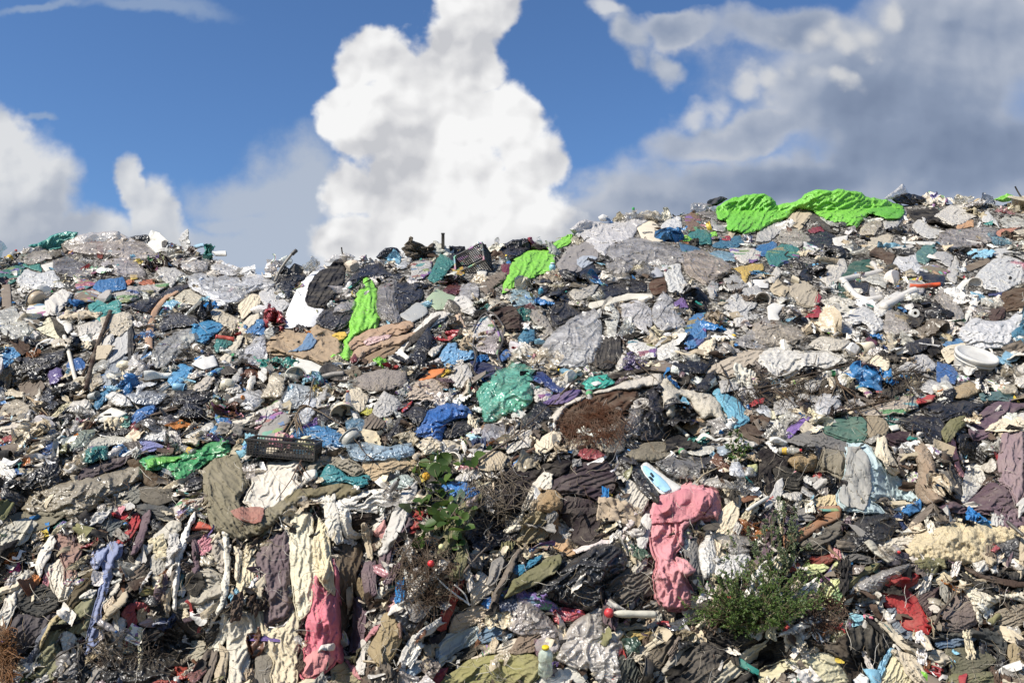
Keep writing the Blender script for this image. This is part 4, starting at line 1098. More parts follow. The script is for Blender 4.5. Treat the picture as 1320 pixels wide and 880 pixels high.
C2|c|27242a|30|11|plastic_bag|black plastic bag above the olive blanket||840,650 950,590 930,640 850,700
C2|g|232026|30|12|plastic_bag|black glossy heap beside the vine||1020,55 1140,20 1240,60 1180,130 1090,160 1030,110
C2|g|29262a|25|11|plastic_bag|dark shiny bag below a vine||1090,160 1180,100 1320,70 1310,140 1200,180 1130,200
C3|c|2e2629|70|12|jacket|dark plum jacket hanging down|the dark plum jacket|290,20 330,-10 470,-10 490,130 410,165 330,150 340,90
C3|c|cfc5b2|50|7|cloth_rag|cream rag corner||0,90 90,10 80,80 30,100
C3|c|8f805e|60|11|paper_bag|khaki paper bag|the khaki paper bag|70,120 90,30 140,0 220,20 230,100 170,150 80,150
C3|c|b58f64|65|9|cloth_sheet|tan patterned cloth hanging|the tan patterned cloth|220,80 260,0 300,100 360,200 330,220 240,170
C3|b|2a86a8|25|5|plastic_scrap|turquoise blue strip|the turquoise blue strip|20,280 110,255 180,210 180,240 110,290 80,320
C3|c|cdbfb8|20|6|cloth_strip|pinkish white twisted strip||360,180 480,140 570,130 590,60 640,0 660,20 620,100 570,160 470,165 380,195
C3|c|5d564f|35|11|sweater|grey brown garment beside a pink shirt||490,350 580,300 690,270 740,300 750,400 650,440 560,470 540,400
C3|c|b8b0a0|60|5|cloth_rag|pale tag of cloth||640,290 680,230 720,210 720,250 690,290 660,310
C3|g|26272a|35|16|jacket|black shiny jacket in a heap|the black shiny jacket|150,410 250,310 370,230 460,170 560,165 610,230 590,300 500,350 510,440 460,490 350,470 230,450
C3|t|a39a94|60|9|plastic_film|greyish film hanging under a purple bag||20,570 40,430 100,410 190,490 270,590 230,630 150,600 80,610
C3|b|8468a8|-25|8|plastic_bag|lilac plastic bag|the lilac bag|-30,395 0,385 60,365 110,390 200,420 270,470 230,500 120,460 30,430
C3|b|b03440|0|8|plastic_bag|cherry red film bag|the cherry red bag|235,510 290,475 390,490 400,520 300,550 270,560
C3|c|6c6a68|80|6|cloth_sheet|grey cloth behind a pink shirt||900,180 960,120 980,230 1000,360 950,390 920,300
C3|b|ded9cf|75|12|sack|clean white sack beside a shrub|the clean white sack|970,190 1040,90 1060,250 1040,310 1000,330
C3|b|d2cec8|30|12|plastic_bag|white bag behind a shrub||1060,250 1180,180 1230,230 1200,330 1130,350 1070,330
C3|t|9c968e|20|8|plastic_film|grey film behind a shrub||1070,130 1150,110 1230,130 1240,190 1140,200
C3|c|cd8388|82|10|shirt|faded pink shirt with a bunched collar|the faded pink shirt|745,-35 790,-75 870,-110 925,-140 1000,-120 1060,-90 1075,20 1060,55 980,60 920,90 890,170 850,220 960,285 910,325 950,405 940,465 890,478 825,485 775,450 745,350 760,250 730,150 722,80 735,20
C3|c|c0727a|40|5|>collar|||750,-30 800,-70 900,-120 1000,-110 1050,-60 1000,10 900,40 800,60 740,60
C3|c|d49596|35|3|>sleeve|||855,225 900,235 958,285 915,322 880,300
C3|p|d8cdb6|20|6|paper_sheet|cream paper lump||490,610 580,585 600,610 570,650 500,645
C3|c|8a8678|5|6|pipe|dull grey flattened pipe||500,560 600,550 720,560 700,585 510,585
C3|s|8d8f90|20|7|foil|crumpled silver foil|the silver foil|740,590 850,540 900,520 960,530 930,590 830,590
C3|c|a8904a|25|6|cloth_rag|ochre striped cloth|the ochre cloth|580,650 620,600 740,590 740,610 660,650 600,690
C3|c|b8ad98|50|8|cloth_sheet|cream crinkled cloth||630,690 690,660 730,690 720,760 660,740
C3|c|7d6c5c|30|7|cloth_rag|brown cloth above a bottle||30,700 110,590 200,600 220,640 130,700
C3|c|c9c4b8|15|9|sack|white sacking at the bottom||180,860 230,790 380,770 410,820 400,860
C3|t|bdb5ab|65|10|plastic_sheet|upright torn clear sheet|the torn clear sheet|270,720 330,580 400,520 460,480 495,500 490,600 590,650 560,720 480,760 390,780 320,760
C3|c|3f4440|70|9|shirt|dark green grey cloth at the bottom||550,740 620,690 660,760 710,860 560,860
C3|c|5f564a|45|9|cloth_sheet|taupe cloth with soft folds||710,700 780,640 850,600 840,680 770,790 720,760
C3|c|4b4641|50|11|blanket|large dark grey blanket at the bottom|the dark grey blanket|840,790 900,700 1000,640 1120,700 1110,780 1040,860 860,860
C3|c|a39c8e|50|6|cloth_strip|pale grey stripe of cloth||750,860 800,770 880,680 990,630 900,700 830,800 780,860
C3|c|2b2826|10|9|cloth_sheet|black cloth under a shrub|the black cloth under the shrub|1000,620 1100,580 1230,610 1270,640 1200,690 1100,680
C3|c|c5bba2|40|8|cloth_roll|cream rolled cloth|the cream rolled cloth|1040,845 1140,740 1230,680 1320,640 1330,680 1250,740 1170,820 1090,860
C4|g|1d1d1e|35|13|plastic_bag|black shiny bag below a pale shirt|the black shiny bag below the shirt|370,170 430,110 490,40 640,10 690,60 660,110 600,170 530,200 440,190
C4|c|5d5850|20|7|doormat|dark grey mat|the dark grey mat|215,150 370,60 420,60 410,110 370,150 340,205 230,205
C4|p|96653f|25|5|cardboard_piece|brown cardboard strip with a fold|the brown cardboard|110,120 250,60 380,-30 410,-40 400,30 300,80 180,160 120,185
C4|c|5a5856|0|6|cloth_rag|grey rag under a black bag||410,200 540,220 560,260 430,240
C4|h|b0aa98|-50|4|spoon|bent grey plastic strip||520,150 545,135 570,150 620,220 655,245 640,255 560,200
C4|c|48444a|20|9|cloth_heap|dark slate cloth||690,200 750,200 740,240 650,270 620,215
C4|c|cfc4b0|5|5|fringe|white knotted fringe||600,170 650,130 760,120 800,150 740,180 620,185
C4|f|d6c49e|5|6|mattress|large straw coloured foam mattress with specks|the straw coloured mattress|780,120 860,90 960,55 1080,60 1200,55 1320,80 1290,130 1170,160 1150,210 1060,250 900,240 780,220 740,180
C4|g|4b4b4d|25|8|foil|dark crumpled foil at the picture's edge|the dark foil|1160,180 1240,140 1320,130 1330,230 1250,230 1180,210
C4|b|b0404a|60|2|>red_edge|||1155,190 1180,165 1200,175 1170,205
C4|c|7a2a20|15|6|cloth_rag|rusty red cloth above a pale glove||240,230 330,210 370,220 340,260 250,260
C4|c|a8442a|30|6|cloth_rag|orange red torn cloth by a shrub||70,320 180,250 190,280 90,335
C4|c|c4c98e|10|5|glove|pale green crumpled glove||230,270 300,260 340,280 300,310 235,310
C4|b|d5d79a|85|9|glove|yellow green rubber glove|the yellow green glove|295,350 340,290 390,240 400,260 350,320 400,330 425,400 425,490 380,508 320,480 320,400
C4|t|8f8a84|25|12|plastic_bag|grey bubble film bag|the grey bubble film|490,360 560,310 650,280 740,260 730,300 640,340 600,390 520,410
C4|c|c2b394|25|8|cloth_bundle|beige cloth bundle||860,340 920,290 1000,280 980,330 900,365
C4|b|d8d2c6|30|6|plastic_scrap|white torn scrap by the foil||1060,250 1120,240 1140,290 1080,300
C4|b|d4d0c6|50|6|plastic_scrap|white scrap below the foil||1150,275 1190,250 1195,300 1160,300
C4|c|857a6a|20|9|cloth_heap|dirty grey brown cloth||1180,500 1280,460 1330,470 1330,560 1240,580 1190,550
C4|c|4a3a3c|30|9|sweater|mauve brown cloth beside a red sweater||780,390 860,370 900,390 880,450 850,520 790,450
C4|c|6e625c|20|13|cloth_bundle|round bundle of mauve brown cloth|the mauve brown bundle|920,500 980,420 1040,400 1090,480 1080,560 980,600 910,580
C4|c|d0c7b2|-25|7|cloth_strip|frayed cream cloth with spread ends|the frayed cream cloth|1000,340 1080,380 1150,410 1320,400 1330,440 1200,440 1120,500 1110,560 1080,500
C4|c|6d7680|60|5|cloth_rag|blue grey lining beside a red sweater||640,480 680,480 710,560 770,600 760,640 700,620 660,560
C4|c|a01c20|-60|12|sweater|bright red sweater|the bright red sweater|610,390 650,330 740,315 790,310 790,350 740,385 780,430 820,500 860,560 840,605 770,600 710,560 680,480 640,475 620,440
C4|c|8a1519|20|4|>sleeve|||650,335 735,318 788,315 786,348 740,382 690,375 660,360
C4|c|3b332c|-30|8|cloth_sheet|dark brown cloth hanging down||160,600 300,650 440,590 460,720 520,820 480,860 400,760 330,700 250,680
C4|c|252525|-80|10|trousers|black cloth hanging under a knot|the black hanging cloth|440,600 470,560 560,540 620,600 660,660 610,730 570,800 540,860 500,800 460,720
C4|c|8abcc8|20|7|cloth_rag|pale teal knotted rag|the pale teal knot|440,510 470,500 520,520 510,560 460,565
C4|c|e0788a|10|5|ribbon|pink ribbon on a teal knot||515,510 545,505 565,530 530,548
C4|c|c9bf9e|70|6|cloth_sheet|cream cloth at the bottom||600,860 640,770 680,700 730,760 780,830 770,860
C4|b|7ab8d4|70|3|plastic_scrap|light blue narrow strip||575,830 600,750 650,680 670,690 630,770 600,840
C4|c|b8ad98|-35|8|canvas_sheet|beige canvas with frayed edge|the beige canvas|600,560 640,550 720,630 800,690 900,690 960,740 880,770 760,720 680,650
C4|c|bdb09a|-60|6|cloth_strip|cream cloth strip hanging under canvas||660,690 760,720 830,800 850,860 780,860 720,780
C4|c|5c5a48|10|9|jacket|camouflage cloth at the bottom||930,690 1100,690 1180,740 1100,800 1000,810 960,800
C4|c|5a6f84|10|4|cloth_rag|blue lining in a dark jacket||880,650 1000,625 1090,630 1000,670 900,680
C4|c|3d3f3e|-20|10|jacket|dark jacket with a curved collar|the dark jacket|840,640 920,605 1100,585 1190,590 1230,650 1220,740 1170,790 1190,700 1110,650 1000,625 880,650
C4|c|6c6a4e|10|8|jacket|olive cloth along the bottom edge||940,860 960,810 1150,800 1160,860
C4|c|a02430|85|2|>red_tag|||1003,812 1033,807 1033,858 1000,858
C4|c|8f8064|60|16|sack|bulging tan sack at the picture's edge|the bulging tan sack|1235,680 1260,640 1320,600 1330,800 1280,810 1250,760
C4|c|1a1817|20|8|cloth_heap|black cloth in shade at the bottom||0,690 60,640 130,650 160,720 60,770 0,800
C4|c|c5bd9c|20|9|cloth_sheet|cream green cloth along the bottom|the cream green cloth|0,800 60,760 250,700 340,710 400,770 440,860 280,860 250,780 160,790 20,860
"""

GROUPS = {}

def px(tile, s):
    ox, oy = TILE[tile]
    k = 340.0 / 1320.0
    return [(ox + float(a.split(",")[0]) * k, oy + float(a.split(",")[1]) * k) for a in s.split()]

GARMENTS = {"shirt", "sweater", "jacket", "trousers", "dress", "skirt", "coat", "blanket", "curtain", "cloth_sheet", "pillowcase", "canvas_sheet", "tarpaulin"}

def hem(o, uc, vc, colour, rng):
    """The stitched edge of a garment, a cord of cloth just inside part of its outline."""
    pl = OUTLINE[o.name]
    n = len(pl)
    k = int(n * rng.uniform(.3, .5))
    low = int(np.argmax(pl[:, 1] + rng.uniform(-1, 1) * pl[:, 0] * .5))
    idx = [(low - k // 2 + i) % n for i in range(k)]
    q = pl[idx]
    d = np.array([uc, vc]) - q
    q = q + d / (np.hypot(*d.T)[:, None] + 1e-6) * 2.2
    if len(q) < 6:
        return
    c = [x * .82 for x in colour]
    tube("hem", q, 0.8, "c", c, parent=o, sides=5, smooth_path=False)

def knot(o, colour, code, rng, r):
    """The gathered, tied end of a bag."""
    pl = OUTLINE[o.name]
    i = int(np.argmin(pl[:, 1] - rng.choice((-.6, .6)) * pl[:, 0]))
    c = pl[i] * .86 + pl.mean(0) * .14
    a0 = rng.uniform(0, 6.28)
    m = [(c[0] + r * (1 + .45 * math.sin(5 * t + a0)) * math.cos(t), c[1] + r * .8 * (1 + .4 * math.cos(3 * t + a0)) * math.sin(t)) for t in np.linspace(0, 2 * math.pi, 12, endpoint=False)]
    traced("knot", code, colour, rng.uniform(0, 180), .05, m, parent=o, rise=.004, thick=0.0, step=.8)

_kr = random.Random(77)

def loose_sheets(rng):
    """The layer below the pieces told apart one by one: plain sheets, bags, rags and hanging strips, each a thing."""
    pale = [("white", "e2ddd3"), ("off white", "d8d0c2"), ("cream", "d2c4aa"), ("pale grey", "c0bbb3"), ("beige", "b0a188")]
    dark = [("black", "201f21"), ("charcoal", "353334"), ("brown", "4c3d34"), ("taupe", "6d6258"), ("mauve", "66545a"), ("olive", "6c694a"), ("grey", "85807a")]
    n = 0
    tries = 0
    while n < 330 and tries < 4500:
        tries += 1
        low = rng.random() < .60
        if low:
            region = rng.random()
            if region < .42:
                u, v = rng.uniform(150, 500), rng.uniform(645, 870)
            elif region < .55:
                u, v = rng.uniform(1130, 1330), rng.uniform(540, 700)
            else:
                u, v = rng.uniform(-10, 1330), rng.uniform(620, 880)
            upright = region < .42 and u > 250
            ln, wd = rng.uniform(38, 120), rng.uniform(9, 24)
            ang = rng.gauss(88 if upright else 62, 9 if upright else 30)
            word, hx = rng.choice(pale if rng.random() < .5 else dark)
            name, code = "cloth_strip", "c"
            lab = f"long hanging {word} cloth strip"
        else:
            u = rng.uniform(-10, 1330)
            v = float(ridge(u)) + (640 - float(ridge(u))) * rng.random() ** 1.1 + 4
            ln = rng.uniform(22, 50)
            wd = ln * rng.uniform(.4, .8)
            ang = rng.gauss(15, 40)
            x = rng.random()
            if x < .38:
                word, hx = rng.choice(pale[:4]); name, code = "plastic_sheet", "b"; lab = f"crumpled {word} plastic sheet"
            elif x < .60:
                word, hx = rng.choice(pale[:4]); name, code = "plastic_film", "t"; lab = f"crumpled clear {word} film"
            elif x < .73:
                word, hx = "black", "1d1c1e"; name, code = "plastic_sheet", "g"; lab = "shiny black plastic sheet"
            elif x < .82:
                word, hx = rng.choice([("blue", "2f74ac"), ("light blue", "7fb2cb"), ("teal", "358479"), ("blue", "2c62a0"), ("purple", "655088"), ("red", "a0343a")]); name, code = "plastic_sheet", "b"; lab = f"crumpled {word} plastic sheet"
            else:
                word, hx = rng.choice(pale[2:] + dark[:4]); name, code = "cloth_rag", "c"; lab = f"flat {word} rag"
        t = math.radians(ang)
        k = 9 if low else rng.choice((6, 7, 8))
        pts = []
        a0 = [rng.uniform(.72, 1.15) if low else rng.uniform(.5, 1.3) for _ in range(k)]
        bend = rng.uniform(-.25, .25)
        for i in range(k):
            q = 2 * math.pi * i / k
            x, y = ln / 2 * math.copysign(abs(math.cos(q)) ** .7, math.cos(q)) * a0[i], wd / 2 * math.copysign(abs(math.sin(q)) ** .7, math.sin(q)) * a0[i]
            y += bend * x * x / ln * 2
            pts.append((u + x * math.cos(t) + y * math.sin(t), v - x * math.sin(t) + y * math.cos(t)))
        P_ = np.array(pts)
        iy, ix = hidx(np.append(P_[:, 0] * .7 + u * .3, u), np.append(P_[:, 1] * .7 + v * .3, v))
        if HERO[iy, ix].mean() > .22 or HERO[iy[-1], ix[-1]] or v < float(ridge(u)) + 3:
            continue
        r = traced(name, code, lin(hx), ang if low else ang + rng.choice((0, 40, 90)), rng.uniform(.03, .13), pts, sharp=not low, rise=.012 + .07 * rng.random() ** 2, thick=.03)
        if r is None:
            continue
        o, uc, vc, hw, hh = r
        register(o, uc, vc, lab, {"cloth_strip": "hanging cloth strips", "plastic_sheet": "loose plastic sheets", "plastic_film": "sheets of loose film", "cloth_rag": "flat rags"}[name] + " strewn over the heap", r=math.hypot(hw, hh) * .6)
        n += 1
    return n
last = None
_rows = [r.split("|") for r in PIECES.strip().split("\n")]
_rows.sort(key=lambda r: "ABC".index(r[0][0]))      # upper rows first (stable)
lastpart = None
for tile, code, hexc, ang, bulge, name, desc, phrase, poly in _rows:
    pts = px(tile, poly)
    if not name.startswith(">") and code not in "hp":
        m_ = np.mean(pts, 0)
        pts = [tuple(m_ + (np.array(q_) - m_) * 1.06) for q_ in pts]
    if name.startswith(">"):
        r = traced(name.lstrip(">"), code, lin(hexc), float(ang), float(bulge) / 100, pts, parent=lastpart if name.startswith(">>") else last, rise=0.006, thick=0.0, step=0.85)
        if r and not name.startswith(">>"):
            lastpart = r[0]
        continue
    r = traced(name, code, lin(hexc), float(ang), float(bulge) / 100, pts, crisp=(code in "hp" or name in ("plank", "board")))
    if r is None:
        continue
    o, uc, vc, hw, hh = r
    last = o
    register(o, uc, vc, desc, r=math.hypot(hw, hh) * 0.7)
    if phrase:
        ANCHORS.append((phrase, uc, vc, hw, hh, o))
    if name in GARMENTS and min(hw, hh) > 6 and max(hw, hh) > 16:
        hem(o, uc, vc, lin(hexc), _kr)
    if name in ("plastic_bag", "sack") and min(hw, hh) > 9:
        knot(o, lin(hexc), code, _kr, min(max(min(hw, hh) * .24, 2.6), 5.5))

loose_sheets(random.Random(404))

# ------------------------------------------------------------------ ground and heap
def build_ground():
    u = np.arange(-900, 2301, 4.0)
    rows = []
    t = np.linspace(0, 1, 420)
    for k in t:
        rows.append(ridge(u) + (1800 - ridge(u)) * k ** 1.25)
    V = np.array(rows)
    U = np.broadcast_to(u, V.shape)
    back = 0.035 * np.abs(fbm(U / 16, V / 12, 21, 4))
    pts = P(U.ravel(), V.ravel(), -(0.03 + back.ravel())).reshape(V.shape + (3,))
    top = pts[0]
    far = []
    for dy, dz in ((14.0, -5.5), (7.0, -1.6), (3.0, -0.35), (1.0, -0.05)):
        r = top.copy()
        r[:, 1] += dy
        r[:, 2] += dz
        far.append(r)
    allp = np.concatenate([np.array(far), pts])
    h, w = allp.shape[:2]
    i = np.arange(h * w).reshape(h, w)
    f = np.stack([i[:-1, :-1].ravel(), i[1:, :-1].ravel(), i[1:, 1:].ravel(), i[:-1, 1:].ravel()], -1)
    m, nt = new_mat("trodden_waste")
    out = N(nt, "ShaderNodeOutputMaterial")
    pb = N(nt, "ShaderNodeBsdfPrincipled", i_Roughness=0.95)
    g = N(nt, "ShaderNodeNewGeometry")
    n1 = N(nt, "ShaderNodeTexNoise", i_Scale=7.0, i_Detail=8.0, i_Roughness=0.7)
    L(nt, g, "Position", n1, "Vector")
    cr = N(nt, "ShaderNodeValToRGB")
    e = cr.color_ramp.elements
    e[0].position, e[0].color = 0.32, (0.014, 0.012, 0.010, 1)
    e[1].position, e[1].color = 0.74, (0.17, 0.15, 0.12, 1)
    x = e.new(0.5)
    x.color = (0.05, 0.042, 0.034, 1)
    L(nt, n1, "Fac", cr, "Fac")
    v = N(nt, "ShaderNodeTexVoronoi", i_Scale=34.0)
    L(nt, g, "Position", v, "Vector")
    mr = N(nt, "ShaderNodeMapRange", n_1=0.62, n_2=0.8)
    sep = N(nt, "ShaderNodeSeparateColor")
    L(nt, v, "Color", sep, 0)
    L(nt, sep, 0, mr, 0)
    mx = N(nt, "ShaderNodeMix", data_type="RGBA")
    L(nt, mr, 0, mx, 0)
    L(nt, cr, "Color", mx, 6)
    mx.inputs[7].default_value = (0.42, 0.39, 0.34, 1)
    L(nt, mx, 2, pb, "Base Color")
    co = (g, "Position")
    b = bump_noise(nt, co, 38.0, 0.06, 0.9, 6.0)
    L(nt, b, 0, pb, "Normal")
    L(nt, pb, 0, out, "Surface")
    o = place_mesh("terrain", allp.reshape(-1, 3), f, m, (0.1, 0.09, 0.07), origin=np.array([0.0, 8.0, 0.0]))
    o["kind"] = "structure"
    o["label"] = "sloping mound of trodden waste under the rubbish"
    # flat land all round, to the horizon
    gm, nt = new_mat("dry_earth")
    out = N(nt, "ShaderNodeOutputMaterial")
    pb = N(nt, "ShaderNodeBsdfPrincipled", i_Roughness=0.95)
    g = N(nt, "ShaderNodeNewGeometry")
    n1 = N(nt, "ShaderNodeTexNoise", i_Scale=0.8, i_Detail=9.0, i_Roughness=0.65)
    L(nt, g, "Position", n1, "Vector")
    cr = N(nt, "ShaderNodeValToRGB")
    cr.color_ramp.elements[0].color = (0.06, 0.05, 0.037, 1)
    cr.color_ramp.elements[1].color = (0.24, 0.2, 0.15, 1)
    L(nt, n1, "Fac", cr, "Fac")
    L(nt, cr, "Color", pb, "Base Color")
    L(nt, pb, 0, out, "Surface")
    R = 3000.0
    o = place_mesh("ground", [[-R, -R, -0.3], [R, -R, -0.3], [R, R, -0.3], [-R, R, -0.3]], np.array([[0, 1, 2, 3]]), gm, (0.2, 0.17, 0.12), origin=np.zeros(3))
    o["kind"] = "structure"
    o["label"] = "bare earth around the heap"

build_ground()

# ------------------------------------------------------------------ pipes, sticks, cables
def T(tile, s):
    return px(tile, s)

def line_thing(name, tile, path, r, code, hexc, desc, phrase=None, lift=None, taper=1.0, jitter=0.0, cat=None, group=None):
    pts = T(tile, path)
    o = tube(name, pts, r, code, lin(hexc), lift=lift, taper=taper, jitter=jitter)
    a = np.array(pts)
    c, h = a.mean(0), (a.max(0) - a.min(0)) / 2
    register(o, c[0], c[1], desc, group, cat, r=math.hypot(*h) * 0.6)
    if phrase:
        ANCHORS.append((phrase, c[0], c[1], h[0], h[1], o))
    return o

line_thing("hose", "A1", "322,595 335,640 348,690 362,750 375,800 392,850", 2.6, "h", "d8d0c0", "long bent cream hose running down from a white jug", "the cream hose")
line_thing("metal_bar", "A1", "552,470 520,560 480,660 450,770 428,860", 2.6, "w", "3a2a22", "long dark rusty bar leaning down the slope", "the rusty bar", lift=.12)
line_thing("stick", "A1", "545,560 490,640 440,730 395,830", 1.3, "w", "4a3a2c", "thin brown stick beside a rusty bar", lift=.1)
line_thing("pipe", "A1", "1080,600 1125,606 1172,613", 3.6, "h", "b54a3a", "short brick red pipe", "the brick red pipe")
ms = line_thing("metal_strip", "A2", "95,318 118,270 145,228 175,190 192,172", 1.7, "h", "8a8276", "thin pale metal strip sticking up against the sky", lift=.25)
cap = tube("cap", T("A2", "180,186 190,176 202,166"), 2.5, "h", lin("26242a"), parent=ms, lift=.25)
line_thing("foam_pipe", "A4", "408,512 470,498 540,485 606,468", 5.0, "h", "cfc9c0", "upper straight foam pipe beside a green net", "the foam pipes")
line_thing("foam_pipe", "A4", "420,518 450,560 490,595 540,608 605,597", 4.6, "h", "d2ccc3", "bent foam pipe curving below a straight one")
line_thing("foam_pipe", "A4", "560,425 578,445 600,470", 3.6, "h", "c4beb4", "short foam pipe end")
line_thing("foam_pipe", "A4", "615,645 680,612 725,585 775,562", 5.6, "h", "d6d0c6", "thick foam pipe beside an orange tube")
line_thing("pipe", "A4", "748,537 800,540 850,534 900,530", 2.9, "h", "d2562c", "bright orange tube lying on white rubbish", "the bright orange tube")
line_thing("rod", "B3", "832,402 870,430 920,474", 2.4, "h", "d6cfc0", "white rod sticking out below the foam")
line_thing("rod", "B3", "0,500 30,465 75,410", 1.8, "h", "d0c8b8", "thin white rod leaning on a pale scrap")
line_thing("rod", "B4", "960,120 1000,120 1040,118", 1.0, "h", "d0cabf", "short white rod by a bucket")
line_thing("cord", "C2", "910,330 950,372 1000,412 1040,440 1072,465", 1.2, "h", "d8d4cc", "white forked cord hanging on a dark box", "the white cord", lift=.1)
line_thing("cord", "C2", "992,362 1020,385 1045,410 1058,440 1066,464", 1.0, "h", "d0ccc4", "second thinner white cord hanging on a dark box", lift=.1)
line_thing("rod", "B3", "1215,845 1265,812 1320,780", 2.4, "h", "dad5c8", "white rod in front of a dark hat", lift=.1)
line_thing("stick", "A4", "1275,40 1290,68 1310,100", 1.0, "w", "2a2724", "thin black stick against the far sky", lift=.05)
line_thing("stick", "A2", "428,150 430,168 434,190", 0.9, "w", "34302c", "tiny black stick on the skyline", lift=.05)
line_thing("pipe", "C4", "1235,45 1275,80 1320,118", 2.4, "h", "2a2826", "black rod on the straw coloured mattress", lift=.22)
line_thing("pipe", "A2", "300,812 340,798 390,786 440,782", 3.8, "h", "8f8880", "dull grey pipe beside a mesh bag")
for i, (pth, d) in enumerate([("1085,570 1110,520 1140,485 1175,475 1215,510 1240,560 1235,620 1210,680 1225,735", "dark cable looped over a white bag"),
                              ("1150,480 1175,510 1205,560 1222,620 1205,690", "second dark cable crossing a white bag"),
                              ("1095,600 1085,640 1100,700 1085,750", "third dark cable hanging beside a white bag")]):
    line_thing("cable", "A2", pth, 1.3, "h", "4a4540", d, lift=.14)
line_thing("hose", "B3", "40,590 60,560 90,545 130,540 150,555", 1.0, "h", "2c2622", "thin dark hose curling beside a reddish plank", lift=.06)
line_thing("plank", "B3", "35,595 90,570 155,535", 2.6, "w", "5a3a2c", "reddish brown stick lying on dark earth")

# dead branches: a main limb with twigs as its parts
def branch(tile, path, r, desc, twigs=4, lift=0.16, hexc="4a3d31", spread=28, phrase=None, rng=random.Random(5)):
    pts = T(tile, path)
    o = tube("branch", pts, r, "w", lin(hexc), lift=lift, taper=0.4, jitter=0.8, sides=6)
    a = catmull(pts, 8, False)
    c, h = a.mean(0), (a.max(0) - a.min(0)) / 2
    for k in range(twigs):
        i = rng.randrange(int(len(a) * .2), len(a) - 1)
        d = a[min(i + 1, len(a) - 1)] - a[i - 1]
        d /= np.hypot(*d) + 1e-6
        an = rng.choice((-1, 1)) * rng.uniform(.4, 1.1)
        d = np.array([d[0] * math.cos(an) - d[1] * math.sin(an), d[0] * math.sin(an) + d[1] * math.cos(an)])
        ln = rng.uniform(.4, 1.0) * spread
        bend = rng.uniform(-.3, .3) * ln
        p1 = a[i] + d * ln * .5 + np.array([-d[1], d[0]]) * bend * .5
        p2 = a[i] + d * ln + np.array([-d[1], d[0]]) * bend
        tube("twig", [a[i], p1, p2], max(r * .55, .5), "w", lin(hexc), parent=o, lift=lift, taper=.4, jitter=.6, sides=5)
    register(o, c[0], c[1], desc, "dead branches lying on the heap", "branch", r=math.hypot(*h) * .5)
    if phrase:
        ANCHORS.append((phrase, c[0], c[1], h[0], h[1], o))

branch("B2", "215,170 250,165 310,192 380,235 440,275 490,330 540,395 590,442", 1.2, "thin dark branch arching across blue film", 4)
branch("B2", "240,422 205,480 160,560 100,640", 1.1, "thin reddish branch standing on white cloth", 3, hexc="5a3f34")
branch("B2", "250,165 215,190 190,235 140,320", 1.8, "brown bundle of bark leaning on a grey board", 6, hexc="6a5844")
branch("B2", "290,30 275,90 265,170", 1.3, "upright dead branch over clear bags", 4, hexc="5a5048")
branch("B2", "1100,445 1170,400 1250,350 1330,300 1400,255", 1.8, "grey brown branch reaching up from the vine", 4, hexc="75685a")
branch("B3", "-60,545 50,470 130,405 210,335 260,300", 1.1, "long dark branch leaning beside purple cloth", 4)
branch("B3", "280,265 340,210 400,170 460,130 520,92", 1.3, "crooked branch above a turquoise bag", 5)
branch("B3", "590,60 630,75 700,138 740,170 775,205", 1.1, "thin curved branch over a charred plank", 2)
branch("B3", "1085,118 1110,170 1135,225 1178,300", 1.2, "black branch standing over light blue sheet", 3, hexc="2c2520")
branch("B3", "1150,270 1200,240 1260,235 1320,225", 1.0, "fine branch over grey scraps", 4)
branch("B4", "-20,235 80,215 180,185 300,150 400,128 500,115 590,135 640,160", 1.7, "longest dead branch arching under white cloth", 9, hexc="40352c", phrase="the long dead branch")
branch("B4", "0,260 60,240 140,230 220,190 290,170", 1.3, "dead branch among tangled twigs", 8, hexc="4d3b2d")
branch("B4", "640,190 680,165 720,152 800,150 880,155", 1.4, "forked branch in front of a white bag", 6, hexc="3a3028")
branch("B4", "720,160 735,210 760,250 780,275", 1.2, "dead branch hanging by a red box", 5, hexc="3a3028")
branch("B4", "380,180 395,215 430,240 480,280", 2.0, "thick broken branch in the tangle", 4, hexc="4b3b2c")
branch("B4", "440,345 520,325 600,305 700,290", 1.6, "dead branch lying above ragged beige cloth", 5, hexc="4b3b2c")
branch("B3", "960,705 1000,665 1050,640 1075,628", 1.3, "pale bent twig over a dull grey bag", 2, hexc="a89a80")
branch("C2", "1040,300 1090,240 1150,180 1190,130", 1.7, "grey branch leaning on black plastic", 4, hexc="6d6257")
branch("C4", "880,560 900,500 960,430 985,370", 1.9, "dark root crossing a mauve bundle", 4, hexc="41362f")
branch("C4", "330,150 355,190 400,240", 3.2, "short stub of brown wood behind a pale glove", 0, hexc="7a5a3a", lift=.05)
branch("C1", "270,735 340,690 420,655 490,640", 1.2, "thin dark branch over blue trousers", 3, hexc="2c2622", lift=.16)
branch("C4", "270,560 330,555 400,552", 2.2, "short brown stick under the shrub", 2, hexc="6a4632", lift=.06)
branch("B1", "130,120 170,140 215,150", 1.8, "pale broken stick in the hollow", 2, hexc="a08c70", lift=.05)

